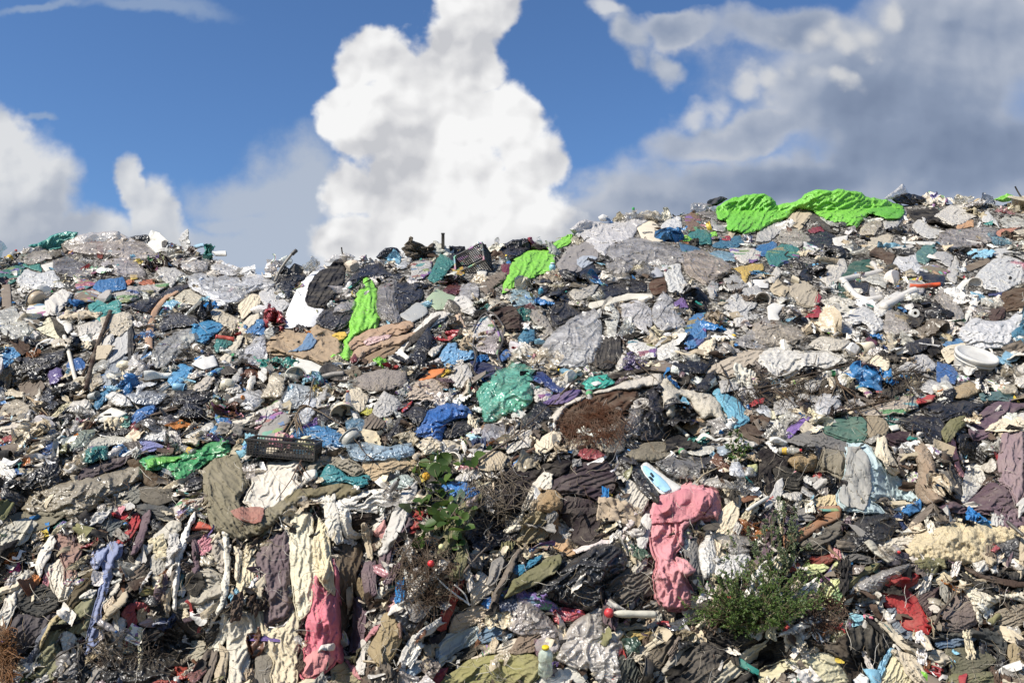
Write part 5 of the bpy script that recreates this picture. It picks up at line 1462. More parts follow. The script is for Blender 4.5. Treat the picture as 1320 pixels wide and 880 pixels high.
# tangles of dry stems
def tangle(name, u, v, ru, rv, n, hexes, desc, phrase, rng, droop=0.3, lift=(.05, .22), cat="dry brush", rad=.0025):
    V, Fc = [], []
    for k in range(n):
        an, rr = rng.uniform(0, 2 * math.pi), math.sqrt(rng.random())
        a = np.array([u + ru * rr * math.cos(an), v + rv * rr * math.sin(an)])
        ln = rng.uniform(.25, .8) * min(ru, rv)
        di = rng.uniform(0, math.pi * 2)
        d = np.array([math.cos(di), math.sin(di)]) * ln
        bend = np.array([-d[1], d[0]]) * rng.uniform(-.45, .45)
        pts = np.array([a - d, a - d * .3 + bend * .8, a + d * .4 + bend * .7 + [0, droop * ln * .3], a + d + [0, droop * ln]])
        pts = catmull(pts, 3, False)
        l0, l1 = rng.uniform(*lift), rng.uniform(*lift)
        c = P(pts[:, 0], pts[:, 1], np.linspace(l0, l1, len(pts)))
        r = rad * rng.uniform(.6, 1.5)
        tg = np.gradient(c, axis=0)
        tg /= np.linalg.norm(tg, axis=1, keepdims=True)
        b1 = np.cross(tg, [0.2, -.7, .6]); b1 /= np.linalg.norm(b1, axis=1, keepdims=True)
        b2 = np.cross(tg, b1)
        base = len(V)
        for i in range(len(c)):
            for j in range(3):
                t = j * 2.094
                V.append(c[i] + r * (math.cos(t) * b1[i] + math.sin(t) * b2[i]))
        for i in range(len(c) - 1):
            for j in range(3):
                Fc.append([base + i * 3 + j, base + i * 3 + (j + 1) % 3, base + (i + 1) * 3 + (j + 1) % 3, base + (i + 1) * 3 + j])
    o = place_mesh(name, V, np.array(Fc), "w", lin(hexes))
    register(o, u, v, desc, None, cat, r=max(ru, rv))
    ANCHORS.append((phrase, u, v, ru, rv, o))
    return o

_r = random.Random(11)
tangle("dry_brush", 548, 738, 38, 50, 210, "4f3e30", "tangled nest of dry brown stems hanging beside tan trousers", "the nest of dry stems", _r, .5, (.04, .26), rad=.0021)
o = tangle("dry_roots", 766, 545, 42, 24, 380, "5a3824", "wiry rust brown roots spilling from a root mat", "the wiry roots", _r, .4, (.12, .22), "roots", .002)
tangle("dry_brush", 1012, 500, 60, 22, 130, "463a2e", "low tangle of dark twigs beneath the long dead branch", "the low tangle of twigs", _r, .1, (.04, .2))
tangle("dry_brush", 1165, 488, 26, 20, 70, "3d332a", "small tangle of dark twigs beside a red box", "the twigs beside a red box", _r, .1, (.05, .2))
tangle("dry_brush", 640, 640, 46, 36, 100, "6a5f52", "loose grey brown stems heaped beside the vine", "the loose grey stems", _r, .2, (.04, .2))
tangle("straw_tuft", 6, 848, 16, 44, 260, "7a5230", "tuft of reddish straw at the bottom corner", "the reddish straw", _r, .5, (.1, .25))
tangle("dry_brush", 175, 838, 60, 24, 110, "4a4038", "dark dry stems under olive cloth", "the dark dry stems", _r, .2, (.04, .16))
tangle("dry_brush", 1063, 790, 26, 26, 160, "4a3428", "dark brown stems at the foot of the shrub", "the brown stems", _r, .1, (.04, .14))

# ------------------------------------------------------------------ standing pole
def box_verts(sx, sy, sz, z0=0.0, taper=1.0):
    v = []
    for z, k in ((z0, 1.0), (z0 + sz, taper)):
        for x, y in ((-1, -1), (1, -1), (1, 1), (-1, 1)):
            v.append((x * sx / 2 * k, y * sy / 2 * k, z))
    return np.array(v), [[0, 3, 2, 1], [4, 5, 6, 7], [0, 1, 5, 4], [1, 2, 6, 5], [2, 3, 7, 6], [3, 0, 4, 7]]

def put(name, verts, faces, code, colour, p, R, parent=None, smooth=True):
    w = np.asarray(verts, float) @ np.asarray(R).T + p
    return place_mesh(name, w, faces, code, colour, parent, smooth, origin=None if parent is not None else p)

p, R = frame(571, 322, 0.1, (0.01, 1, 0.05))
s = S(571, 322)
v, f = box_verts(5 * s, 4 * s, 26 * s, -6 * s, .92)
o = put("post", v, f, "w", lin("2a2826"), p, R, smooth=False)
v, f = box_verts(5.6 * s, 4.6 * s, 1.6 * s, 20.2 * s)
put("end_cap", v, f, "h", lin("1f1d1d"), p, R, parent=o, smooth=False)
register(o, 571, 305, "short black post standing upright on the skyline", None, "post", r=14)
ANCHORS.append(("the black post", 571, 305, 4, 14, o))

# ------------------------------------------------------------------ lattice crates
def crate(u, v, lift, axis, spin, sx, sy, sz, nx, nz, desc, phrase, hexc="2b2a2b", bar=0.012):
    p, R = frame(u, v, lift, axis)
    c, sn = math.cos(spin), math.sin(spin)
    R = R @ np.array([[c, -sn, 0], [sn, c, 0], [0, 0, 1]])
    rt = bpy.data.objects.new("crate", None)
    C.objects.link(rt)
    rt.location = p
    rt["_o"] = [float(x) for x in p]
    def wall(w, n, org, dx, nrm):
        V, Fc = [], []
        def bar_box(a0, a1, z0, z1):
            b = len(V)
            for z in (z0, z1):
                for a in (a0, a1):
                    for t in (0, bar):
                        V.append(org + dx * a + nrm * t + np.array([0, 0, z]))
            for q in ([0, 1, 3, 2], [4, 6, 7, 5], [0, 4, 5, 1], [2, 3, 7, 6], [0, 2, 6, 4], [1, 5, 7, 3]):
                Fc.append([b + k for k in q])
        for k in range(n + 1):
            a = (w - bar) * k / n
            bar_box(a, a + bar * (1.6 if k in (0, n) else .7), 0, sz - bar * 2)
        for k in range(nz + 1):
            z = (sz - bar * 2) * k / nz
            bar_box(bar * .1, w - bar * .1, z, z + bar * .75)
        return V, Fc
    X, Y = np.array([1.0, 0, 0]), np.array([0, 1.0, 0])
    for w, n, org, dx, nrm in ((sx, nx, np.array([-sx / 2, -sy / 2, 0]), X, Y), (sx, nx, np.array([-sx / 2, sy / 2 - bar, 0]), X, Y),
                               (sy - 2 * bar - .004, max(nx * 2 // 3, 3), np.array([-sx / 2, -sy / 2 + bar + .002, 0]), Y, X),
                               (sy - 2 * bar - .004, max(nx * 2 // 3, 3), np.array([sx / 2 - bar, -sy / 2 + bar + .002, 0]), Y, X)):
        V, Fc = wall(w, n, org, dx, nrm)
        put("side_panel", V, Fc, "h", lin(hexc), p, R, parent=rt, smooth=False)
    # rim
    V, Fc = [], []
    e = 0.006
    for (x0, x1, y0, y1) in ((-sx / 2 - e, sx / 2 + e, -sy / 2 - e, -sy / 2 + bar + e), (-sx / 2 - e, sx / 2 + e, sy / 2 - bar - e, sy / 2 + e),
                             (-sx / 2 - e, -sx / 2 + bar + e, -sy / 2 + bar + e, sy / 2 - bar - e), (sx / 2 - bar - e, sx / 2 + e, -sy / 2 + bar + e, sy / 2 - bar - e)):
        b = len(V)
        for z in (sz - bar * 2 + .002, sz):
            for x, y in ((x0, y0), (x1, y0), (x1, y1), (x0, y1)):
                V.append((x, y, z))
        for q in ([0, 3, 2, 1], [4, 5, 6, 7], [0, 1, 5, 4], [1, 2, 6, 5], [2, 3, 7, 6], [3, 0, 4, 7]):
            Fc.append([b + k for k in q])
    put("rim", V, Fc, "h", lin(hexc), p, R, parent=rt, smooth=False)
    v2, f2 = box_verts(sx - 2 * bar - .01, sy - 2 * bar - .01, .006, .01)
    put("base_panel", v2, f2, "h", lin(hexc), p, R, parent=rt, smooth=False)
    register(rt, u, v, desc, None, "crate", r=25)
    ANCHORS.append((phrase, u, v, sx * F / float(depth(u, v)) / 2, 15, rt))
    HERO[int(v / HS) + 20 - 6:int(v / HS) + 20 + 6, int(u / HS) + 20 - 10:int(u / HS) + 20 + 10] = True

crate(366, 588, .10, (0.03, 1, .18), 1.50, .60, .22, .15, 22, 6, "long black lattice crate with fine square holes", "the black lattice crate", bar=.008)
crate(616, 347, -.12, (-.6, .75, .7), .6, .48, .40, .26, 16, 8, "black net crate tipped up against the sky", "the black net crate", hexc="161616", bar=.011)

# ------------------------------------------------------------------ bucket
def bucket(u, v):
    s = S(u, v)
    p, R = frame(u + 3, v - 4, .33, (.34, .84, .46))
    R0, h = 25 * s, 34 * s
    prof = [(-h, R0 * .76), (-h + .01, R0 * .8), (-h * .5, R0 * .88), (-.03, R0 * .97), (-.022, R0 * 1.0)]
    a, f = lathe(prof, 40)
    f.append(list(range(40))[::-1])
    o = put("bucket", a, f, "h", lin("cfcac0"), p, R)
    a, f = lathe([(-.02, R0 * 1.01), (-.02, R0 * 1.05), (.012, R0 * 1.06), (.02, R0 * 1.02), (.02, R0 * .93), (.004, R0 * .88), (.002, R0 * .45), (.003, 0.002)], 40)
    put("lid", a, f, "h", lin("d6d2c9"), p, R, parent=o)
    a, f = lathe([(-.06, R0 * .975), (-.06, R0 * 1.0), (-.045, R0 * 1.0), (-.045, R0 * .975)], 40)
    put("rib", a, f, "h", lin("d8d4cc"), p, R, parent=o)
    an = np.linspace(math.pi * 1.05, math.pi * 1.95, 24)
    pa = np.stack([R0 * 1.07 * np.cos(an), R0 * 1.07 * np.sin(an), -.05 - .10 * np.sin((an - an[0]) / (an[-1] - an[0]) * math.pi)], -1)
    V, Fc = [], []
    for i, q in enumerate(pa):
        for j in range(5):
            t = j * 2 * math.pi / 5
            V.append(q + .005 * np.array([math.cos(an[i]) * math.cos(t), math.sin(an[i]) * math.cos(t), math.sin(t)]))
    for i in range(len(pa) - 1):
        for j in range(5):
            Fc.append([i * 5 + j, i * 5 + (j + 1) % 5, (i + 1) * 5 + (j + 1) % 5, (i + 1) * 5 + j])
    hd = put("handle", V, Fc, "h", lin("8a8680"), p, R, parent=o)
    mid = pa[len(pa) // 2]
    a, f = lathe([(-.05, .012), (.05, .012)], 10)
    a = a[:, [2, 1, 0]] + mid
    put("grip", a, f, "h", lin("d0ccc4"), p, R, parent=hd)
    register(o, u, v, "white plastic bucket lying tilted with its lid towards the sun", None, "bucket", r=36)
    ANCHORS.append(("the white bucket", u, v, 38, 28, o))
    HERO[int((v - 18) / HS) + 20:int((v + 26) / HS) + 20, int((u - 36) / HS) + 20:int((u + 36) / HS) + 20] = True
bucket(1256, 462)

# ------------------------------------------------------------------ bottles
def bottle(u, v, ax, length, rad, body_code, body_hex, cap_hex, desc, lift=.1, phrase=None, squash=.85):
    s = S(u, v)
    p, R = frame(u, v, lift, ax)
    Lh, r = length * s, rad * s
    prof = [(-Lh * .5, r * .3), (-Lh * .5, r * .85), (-Lh * .45, r), (-Lh * .15, r * .97), (-Lh * .1, r * .9), (0, r * .92), (Lh * .05, r), (Lh * .22, r), (Lh * .32, r * .8), (Lh * .4, r * .42), (Lh * .44, r * .36)]
    a, f = lathe(prof, 24)
    a[:, 1] *= squash
    a = a + .02 * r * np.stack([noise2(a[:, 2] / r, a[:, 0] / r, 3)] * 3, -1)
    f.append(list(range(24))[::-1])
    o = put("bottle", a, f, body_code, lin(body_hex), p, R)
    a, f = lathe([(Lh * .42, r * .44), (Lh * .42, r * .5), (Lh * .49, r * .5), (Lh * .5, r * .46), (Lh * .5, .001)], 20)
    put("cap", a, f, "h", lin(cap_hex), p, R, parent=o)
    register(o, u, v, desc, None, "bottle", r=length * .5)
    if phrase:
        ANCHORS.append((phrase, u, v, length / 2, rad, o))
    HERO[int((v - rad) / HS) + 20:int((v + rad) / HS) + 20, int((u - rad) / HS) + 20:int((u + rad) / HS) + 20] = True
    return o
bottle(703, 851, (.02, .85, .5), 38, 9, "t", "c2ccbc", "e6c81e", "clear bottle with a bright yellow cap", .14, "the yellow capped bottle")
bottle(815, 791, (-1, .02, .15), 60, 5.5, "h", "cfcab8", "c41e2a", "cream bottle lying flat with a red cap", .12, "the red capped bottle")
bottle(449, 518, (-.05, 1, .2), 30, 4, "t", "4a6f9a", "c05a40", "slim blue bottle standing in the rubbish", .12, "the slim blue bottle")
bottle(697, 377, (.1, 1, .2), 16, 4, "t", "4aa0b8", "d8d8d8", "small turquoise bottle standing upright", .12)
bottle(306, 515, (.7, .3, .5), 22, 6, "t", "c9c4bc", "e0862e", "clear bottle showing an orange cap", .12, "the orange capped bottle")
bottle(293, 496, (.1, .3, 1), 20, 9, "h", "d8d0b8", "ded6bc", "cream tin seen end on", .1)
bottle(712, 347, (0, 1, .2), 17, 5, "h", "8fc4d2", "cfd8da", "pale turquoise can on lime green sheet", .16)
bottle(506, 630, (.5, .8, .4), 34, 4, "h", "6e6a68", "141414", "grey tube with a round black cap", .12)

def ball(u, v, r, hexc, desc, lift=.18):
    s = S(u, v)
    p, R = frame(u, v, lift, (0.1, 1, .2))
    n = 18
    prof = [(-math.cos(math.pi * i / n) * r * s, max(math.sin(math.pi * i / n) * r * s, .0005)) for i in range(n + 1)]
    a, f = lathe(prof, 24)
    o = put("ball", a, f, "h", lin(hexc), p, R)
    a, f = lathe([(r * s * .97, r * s * .2), (r * s * 1.03, r * s * .17), (r * s * 1.03, .0005)], 12)
    put("valve", a, f, "h", lin("d8d0c0"), p, R, parent=o)
    register(o, u, v, desc, None, "ball", r=r)
ball(555.5, 726, 4.2, "d01a22", "small red ball in the nest of dry stems", .3)
ball(569, 704.5, 3.6, "dcd89a", "pale yellow ball at the top of the dry stems", .3)
ball(785, 789.5, 6.0, "c81e2c", "red ball beside a cream bottle", .2)

def roll(u, v, r, w, ax, desc):
    s = S(u, v)
    p, R = frame(u, v, .16, ax)
    a, f = lathe([(-w * s, r * s * .4), (-w * s, r * s), (w * s, r * s), (w * s, r * s * .95), (w * s, r * s * .4)], 26)
    o = put("roll", a, f, "p", lin("e0ddd4"), p, R)
    a, f = lathe([(-w * s * .9, r * s * .36), (w * s * .98, r * s * .36)], 20)
    put("core", a, f, "p", lin("6a5a48"), p, R, parent=o)
    register(o, u, v, desc, None, "paper roll", r=r)
roll(1178, 404, 5.5, 5, (.35, .1, 1), "white paper roll showing its hole")

# ------------------------------------------------------------------ the green tarpaulin on the skyline
def tarp():
    rt = None
    A = [(923, 268), (945, 254), (966, 251), (987, 249), (1000, 262), (1003, 283), (985, 293), (968, 300), (938, 298), (934, 286), (926, 280)]
    B = [(985, 256), (1000, 264), (1016, 262), (1031, 255), (1044, 247), (1065, 244.5), (1088, 244.5), (1108, 248), (1119, 253), (1140, 257), (1165, 267), (1163, 279),
         (1145, 282), (1124, 274), (1111, 285), (1104, 294), (1083, 288), (1064, 285), (1046, 272), (1031, 268), (1016, 280), (1000, 288), (985, 290)]
    o, uc, vc, hw, hh = traced("tarpaulin", "n", lin("79cf22"), 25, .46, B, step=1.0)
    register(o, uc, vc, "large lime green tarpaulin heaped along the skyline", None, "tarpaulin", r=80)
    ANCHORS.append(("the large lime green tarpaulin", uc, vc, hw, hh, o))
    traced("edge_flap", "n", lin("66c020"), 10, .05, [(1117, 271), (1140, 266), (1164, 270), (1163, 280), (1145, 283), (1124, 276)], parent=o, rise=.01, thick=0)
    o2, uc, vc, hw, hh = traced("tarpaulin", "n", lin("70ca20"), 50, .40, A, step=1.0)
    register(o2, uc, vc, "smaller crumpled lime green tarpaulin lobe with many creases", None, "tarpaulin", r=40)
    ANCHORS.append(("the creased green tarpaulin", uc, vc, hw, hh, o2))
tarp()

# ------------------------------------------------------------------ plants
def leaf_mesh(centres, dirs, sizes, rng, kind="round"):
    """Many small cupped leaves as one foliage mesh."""
    V, Fc = [], []
    if kind == "round":
        shape = [(0, 0), (.28, .16), (.46, .48), (.36, .82), (0, 1.0), (-.36, .82), (-.46, .48), (-.28, .16)]
    else:
        shape = [(0, 0), (.2, .3), (.2, .65), (0, 1.0), (-.2, .65), (-.2, .3)]
    for c, d, s in zip(centres, dirs, sizes):
        d = d / (np.linalg.norm(d) + 1e-9)
        up = np.array([rng.gauss(0, .5), rng.gauss(-.6, .4), rng.gauss(.75, .4)])
        x = np.cross(d, up)
        x /= np.linalg.norm(x) + 1e-9
        n = np.cross(x, d)
        b = len(V)
        V.append(c + d * s * .5 - n * s * .06)
        for a, t in shape:
            V.append(c + x * a * s + d * t * s + n * (abs(a) * .35 - .12 * t * t) * s)
        k = len(shape)
        for i in range(k):
            Fc.append([b, b + 1 + i, b + 1 + (i + 1) % k])
    return np.array(V), np.array(Fc)

def stems_mesh(paths, rad, sides=5):
    V, Fc = [], []
    for pa, r in zip(paths, rad):
        n = len(pa)
        tg = np.gradient(pa, axis=0)
        tg /= np.linalg.norm(tg, axis=1, keepdims=True) + 1e-9
        b1 = np.cross(tg, [.3, -.6, .2]); b1 /= np.linalg.norm(b1, axis=1, keepdims=True) + 1e-9
        b2 = np.cross(tg, b1)
        base = len(V)
        for i in range(n):
            rr = r * (1 - .7 * i / (n - 1))
            for j in range(sides):
                t = j * 2 * math.pi / sides
                V.append(pa[i] + rr * (math.cos(t) * b1[i] + math.sin(t) * b2[i]))
        for i in range(n - 1):
            for j in range(sides):
                Fc.append([base + i * sides + j, base + i * sides + (j + 1) % sides, base + (i + 1) * sides + (j + 1) % sides, base + (i + 1) * sides + j])
    return np.array(V), np.array(Fc)

def plant_mat(name, c1, c2):
    m, nt = new_mat(name)
    out = N(nt, "ShaderNodeOutputMaterial")
    g = N(nt, "ShaderNodeNewGeometry")
    mx = N(nt, "ShaderNodeMix", data_type="RGBA")
    mx.inputs[6].default_value = (*c1, 1)
    mx.inputs[7].default_value = (*c2, 1)
    L(nt, g, "Random Per Island", mx, 0)
    pb = N(nt, "ShaderNodeBsdfPrincipled", i_Roughness=0.45)
    pb.inputs["Specular IOR Level"].default_value = .4
    L(nt, mx, 2, pb, "Base Color")
    tr = N(nt, "ShaderNodeBsdfTranslucent")
    L(nt, mx, 2, tr, "Color")
    ms_ = N(nt, "ShaderNodeMixShader", n_0=.3)
    L(nt, pb, 0, ms_, 1)
    L(nt, tr, 0, ms_, 2)
    L(nt, ms_, 0, out, "Surface")
    return m
M_BUSH = plant_mat("shrub_leaf", (.045, .085, .02), (.16, .235, .06))
M_GREY = plant_mat("grey_leaf", (.06, .085, .04), (.17, .21, .10))
M_VINE = plant_mat("vine_leaf", (.03, .065, .012), (.10, .16, .03))
M_WEED = plant_mat("weed_leaf", (.03, .06, .012), (.10, .17, .03))

def shrub(name, base, tips, nleaf, lsize, mat, desc, phrase, rng, lift_tip=(.25, .55), side=5, kind="leaf", base_lift=.02, sub=.16):
    """Stems from one root to each tip, side shoots, leaves crowded along the outer half of every shoot."""
    bp = P(np.array([base[0]]), np.array([base[1]]), np.array([base_lift]))[0]
    paths, rad, lc, ld, ls = [], [], [], [], []
    for (u, v, lf) in tips:
        tp = P(np.array([u]), np.array([v]), np.array([lf]))[0]
        mid = bp * .5 + tp * .5 + np.array([rng.gauss(0, .04), rng.gauss(-.03, .04), rng.gauss(.04, .03)])
        t = np.linspace(0, 1, 9)[:, None]
        pa = (1 - t) ** 2 * bp + 2 * t * (1 - t) * mid + t * t * tp
        paths.append(pa); rad.append(.006)
        shoots = [pa]
        for k in range(side):
            i = rng.randrange(3, 9)
            st = pa[i]
            d = (pa[min(i + 1, 8)] - pa[max(i - 1, 0)])
            d = d / (np.linalg.norm(d) + 1e-9) + np.array([rng.gauss(0, .7), rng.gauss(-.2, .7), rng.gauss(.15, .6)])
            d /= np.linalg.norm(d)
            ln = rng.uniform(.4, 1) * sub
            q = np.array([st + d * ln * x + np.array([0, 0, .1 * ln * x * x]) for x in np.linspace(0, 1, 5)])
            paths.append(q); rad.append(.003)
            shoots.append(q)
        for sh in shoots:
            m = max(int(nleaf / (len(tips) * len(shoots))), 3)
            for k in range(m):
                x = rng.random() ** .6
                x = .35 + .65 * x if len(sh) == 9 else .15 + .85 * x
                f = x * (len(sh) - 1)
                i = min(int(f), len(sh) - 2)
                c = sh[i] + (sh[i + 1] - sh[i]) * (f - i)
                d = sh[i + 1] - sh[i]
                d = d / (np.linalg.norm(d) + 1e-9) + np.array([rng.gauss(0, .8), rng.gauss(-.15, .8), rng.gauss(.1, .8)])
                lc.append(c + np.array([rng.gauss(0, .004) for _ in range(3)])); ld.append(d); ls.append(lsize * rng.uniform(.6, 1.3))
    rt = root(name, base[0], base[1], base_lift)
    V, Fc = stems_mesh(paths, rad)
    place_mesh("stem", V, Fc, "w", lin("5a5038"), parent=rt)
    V, Fc = leaf_mesh(lc, ld, ls, rng, kind)
    place_mesh("foliage", V, Fc, mat, (.06, .1, .03), parent=rt, smooth=False)
    a = np.array([(t[0], t[1]) for t in tips])
    c, h = a.mean(0), (a.max(0) - a.min(0)) / 2
    register(rt, c[0], c[1], desc, None, "plant", r=max(h) + 5)
    if phrase:
        ANCHORS.append((phrase, c[0], c[1], h[0], h[1], rt))

rg = random.Random(21)
tips = []
for k in range(85):
    an, rr = rg.uniform(0, 2 * math.pi), math.sqrt(rg.random())
    u, v = 962 + 88 * rr * math.cos(an), 781 + 34 * rr * math.sin(an)
    if u < 940 and v < 750 + (940 - u) * .1:
        continue
    tips.append((u, v, rg.uniform(.12, .42)))
for k in range(16):
    tips.append((rg.uniform(925, 1040), rg.uniform(728, 752), rg.uniform(.1, .3)))
for k in range(10):
    tips.append((rg.uniform(1030, 1062), rg.uniform(735, 790), rg.uniform(.1, .25)))
shrub("shrub", (978, 806), tips, 11500, .018, M_BUSH, "dense dark green shrub growing out of the heap", "the dense green shrub", rg, sub=.12)
tips = [(1003, 645, .2), (995, 662, .2), (1012, 655, .2), (1018, 672, .2), (985, 680, .18), (1002, 690, .2), (1022, 690, .18), (975, 700, .15), (1035, 705, .12), (1010, 710, .2), (990, 715, .2), (965, 695, .15), (1045, 672, .1), (1028, 660, .1)]
shrub("shrub", (1002, 768), tips, 4200, .018, M_GREY, "tall sparse grey green sprigs rising above the dense shrub", "the grey green sprigs", rg, side=5, sub=.10)
tips = [(925, 715, .1), (935, 705, .12), (945, 700, .12), (930, 735, .1), (950, 722, .12), (918, 742, .1), (958, 735, .14), (940, 690, .1)]
shrub("shrub", (962, 780), tips, 620, .017, M_BUSH, "thin dark sprays of the shrub against a white sack", None, rg, side=3, sub=.07)
tips = [(943, 566, .12), (952, 560, .14), (960, 565, .12), (966, 574, .1), (938, 578, .1), (950, 580, .15), (958, 588, .1), (945, 590, .1)]
shrub("weed", (952, 600), tips, 260, .035, M_WEED, "small green weed with pointed leaves", "the small green weed", rg, side=2, sub=.05)

# vine with round leaves
def vine():
    rng = random.Random(8)
    spots = [(535, 602, 9), (547, 597, 8), (556, 592, 8), (565, 588, 10), (573, 592, 11), (580, 586, 7), (556, 602, 10), (563, 606, 11), (570, 598, 9), (541, 612, 7), (528, 594, 6), (548, 613, 7),
             (590, 598, 8), (598, 596, 10), (606, 599, 9), (617, 588, 11), (613, 594, 7), (577, 616, 10), (571, 622, 10), (583, 618, 8), (565, 613, 8), (598, 570, 5), (631, 577, 6),
             (545, 648, 12), (552, 643, 9), (537, 645, 8), (523, 653, 11), (558, 660, 12), (566, 655, 12), (573, 648, 9), (580, 645, 8), (563, 668, 11), (549, 680, 12), (556, 674, 9), (545, 688, 8),
             (541, 697, 11), (534, 700, 7), (584, 668, 9), (577, 672, 8), (588, 655, 7), (595, 660, 6), (605, 680, 9), (586, 682, 11), (590, 690, 8), (582, 634, 6), (570, 638, 8), (600, 665, 6), (612, 655, 5),
             (575, 605, 8), (559, 622, 8), (552, 630, 7), (566, 632, 8), (540, 658, 8), (574, 662, 9), (569, 676, 8), (592, 673, 8), (583, 655, 9), (578, 693, 7), (596, 700, 7), (587, 705, 6)]
    root_px = (572, 700)
    paths, rad, lc, ld, ls = [], [], [], [], []
    bp = P(np.array([root_px[0]]), np.array([root_px[1]]), np.array([.03]))[0]
    for u, v, r in spots:
        s = S(u, v)
        h = float(HMAP[hidx(np.array([u]), np.array([v]))][0])
        c = P(np.array([u]), np.array([v]), np.array([max(h, .05) + rng.uniform(.04, .14)]))[0]
        d = np.array([rng.gauss(0, .6), rng.gauss(-.35, .3), rng.gauss(.35, .5)])
        d /= np.linalg.norm(d)
        lc.append(c - d * r * s * 1.0); ld.append(d); ls.append(1.7 * r * s * rng.uniform(.9, 1.15))
        j = rng.randrange(len(lc))
        st = lc[j] if j != len(lc) - 1 and np.linalg.norm(lc[j] - c) < .35 else bp * .35 + c * .65 + np.array([0, .06, -.05])
        mid = (st + c) / 2 + np.array([rng.gauss(0, .03), -.02, .02])
        t = np.linspace(0, 1, 6)[:, None]
        paths.append((1 - t) ** 2 * st + 2 * t * (1 - t) * mid + t * t * (c - d * r * s)); rad.append(.0035)
    for tu, tv in ((540, 600), (600, 596), (530, 655), (590, 690), (560, 625)):
        tp = P(np.array([tu]), np.array([tv]), np.array([.14]))[0]
        t = np.linspace(0, 1, 10)[:, None]
        mid = (bp + tp) / 2 + np.array([rng.gauss(0, .1), -.08, .05])
        paths.append((1 - t) ** 2 * bp + 2 * t * (1 - t) * mid + t * t * tp); rad.append(.006)
    rt = root("vine", *root_px, .03)
    V, Fc = stems_mesh(paths, rad)
    place_mesh("stem", V, Fc, "w", lin("5f6038"), parent=rt)
    V, Fc = leaf_mesh(lc, ld, ls, rng, "round")
    place_mesh("foliage", V, Fc, M_VINE, (.08, .13, .03), parent=rt)
    u, v = 549, 614
    p, R = frame(u, v, .3, (.1, .4, 1))
    a, f = lathe([(0, .002), (.004, .02), (.012, .034), (.02, .03), (.024, .012), (.024, .001)], 14)
    a[:, 2] += .006 * np.cos(np.arctan2(a[:, 1], a[:, 0]) * 5)
    put("flower", a, f, "l", lin("e8b428"), p, R, parent=rt)
    register(rt, 567, 645, "leafy vine with round bright green leaves and a yellow flower", None, "plant", r=60)
    ANCHORS.append(("the leafy vine", 567, 640, 45, 55, rt))
vine()

# ------------------------------------------------------------------ shapes for the smaller rubbish
def folded(n, folds, seed, soft=0.05, flat=0.6, aspect=1.0, amax=150, crumple=1.0):
    """A square sheet folded again and again about random creases."""
    r = np.random.default_rng(seed)
    t = np.linspace(-.5, .5, n)
    X, Y = np.meshgrid(t * aspect, t / aspect)
    x_, y_ = X.ravel(), Y.ravel()
    wz = 0.05 - 0.13 * np.abs(noise2(x_ * 5, y_ * 2.2, seed)) - 0.07 * np.abs(noise2(x_ * 9 + 3, y_ * 9, seed + 1)) - 0.03 * np.abs(noise2(x_ * 19, y_ * 19, seed + 2))
    p = np.stack([x_, y_, wz * crumple], -1)
    for k in range(folds):
        p0 = p[r.integers(len(p))] * .8
        th = r.uniform(0, 2 * math.pi)
        nn = np.array([math.cos(th), math.sin(th), r.normal(0, .45)])
        nn /= np.linalg.norm(nn)
        ax = np.cross(nn, [0, 0, 1.0])
        ax /= np.linalg.norm(ax)
        ax = ax + .25 * r.normal(size=3)
        ax /= np.linalg.norm(ax)
        d = (p - p0) @ nn
        an = math.radians(r.uniform(35, amax)) * r.choice([-1, 1]) * smooth01(d / soft * .5 + .02)
        q = p - p0
        c, s = np.cos(an)[:, None], np.sin(an)[:, None]
        p = p0 + q * c + np.cross(ax, q) * s + ax * (q @ ax)[:, None] * (1 - c)
    p -= p.mean(0)
    e = np.linalg.eigh(np.cov(p.T))[1]
    p = p @ e[:, ::-1]
    p /= np.abs(p[:, :2]).max() * 2
    p[:, 2] *= flat
    i = np.arange(n * n).reshape(n, n)
    f = np.stack([i[:-1, :-1].ravel(), i[:-1, 1:].ravel(), i[1:, 1:].ravel(), i[1:, :-1].ravel()], -1)
    return p, f

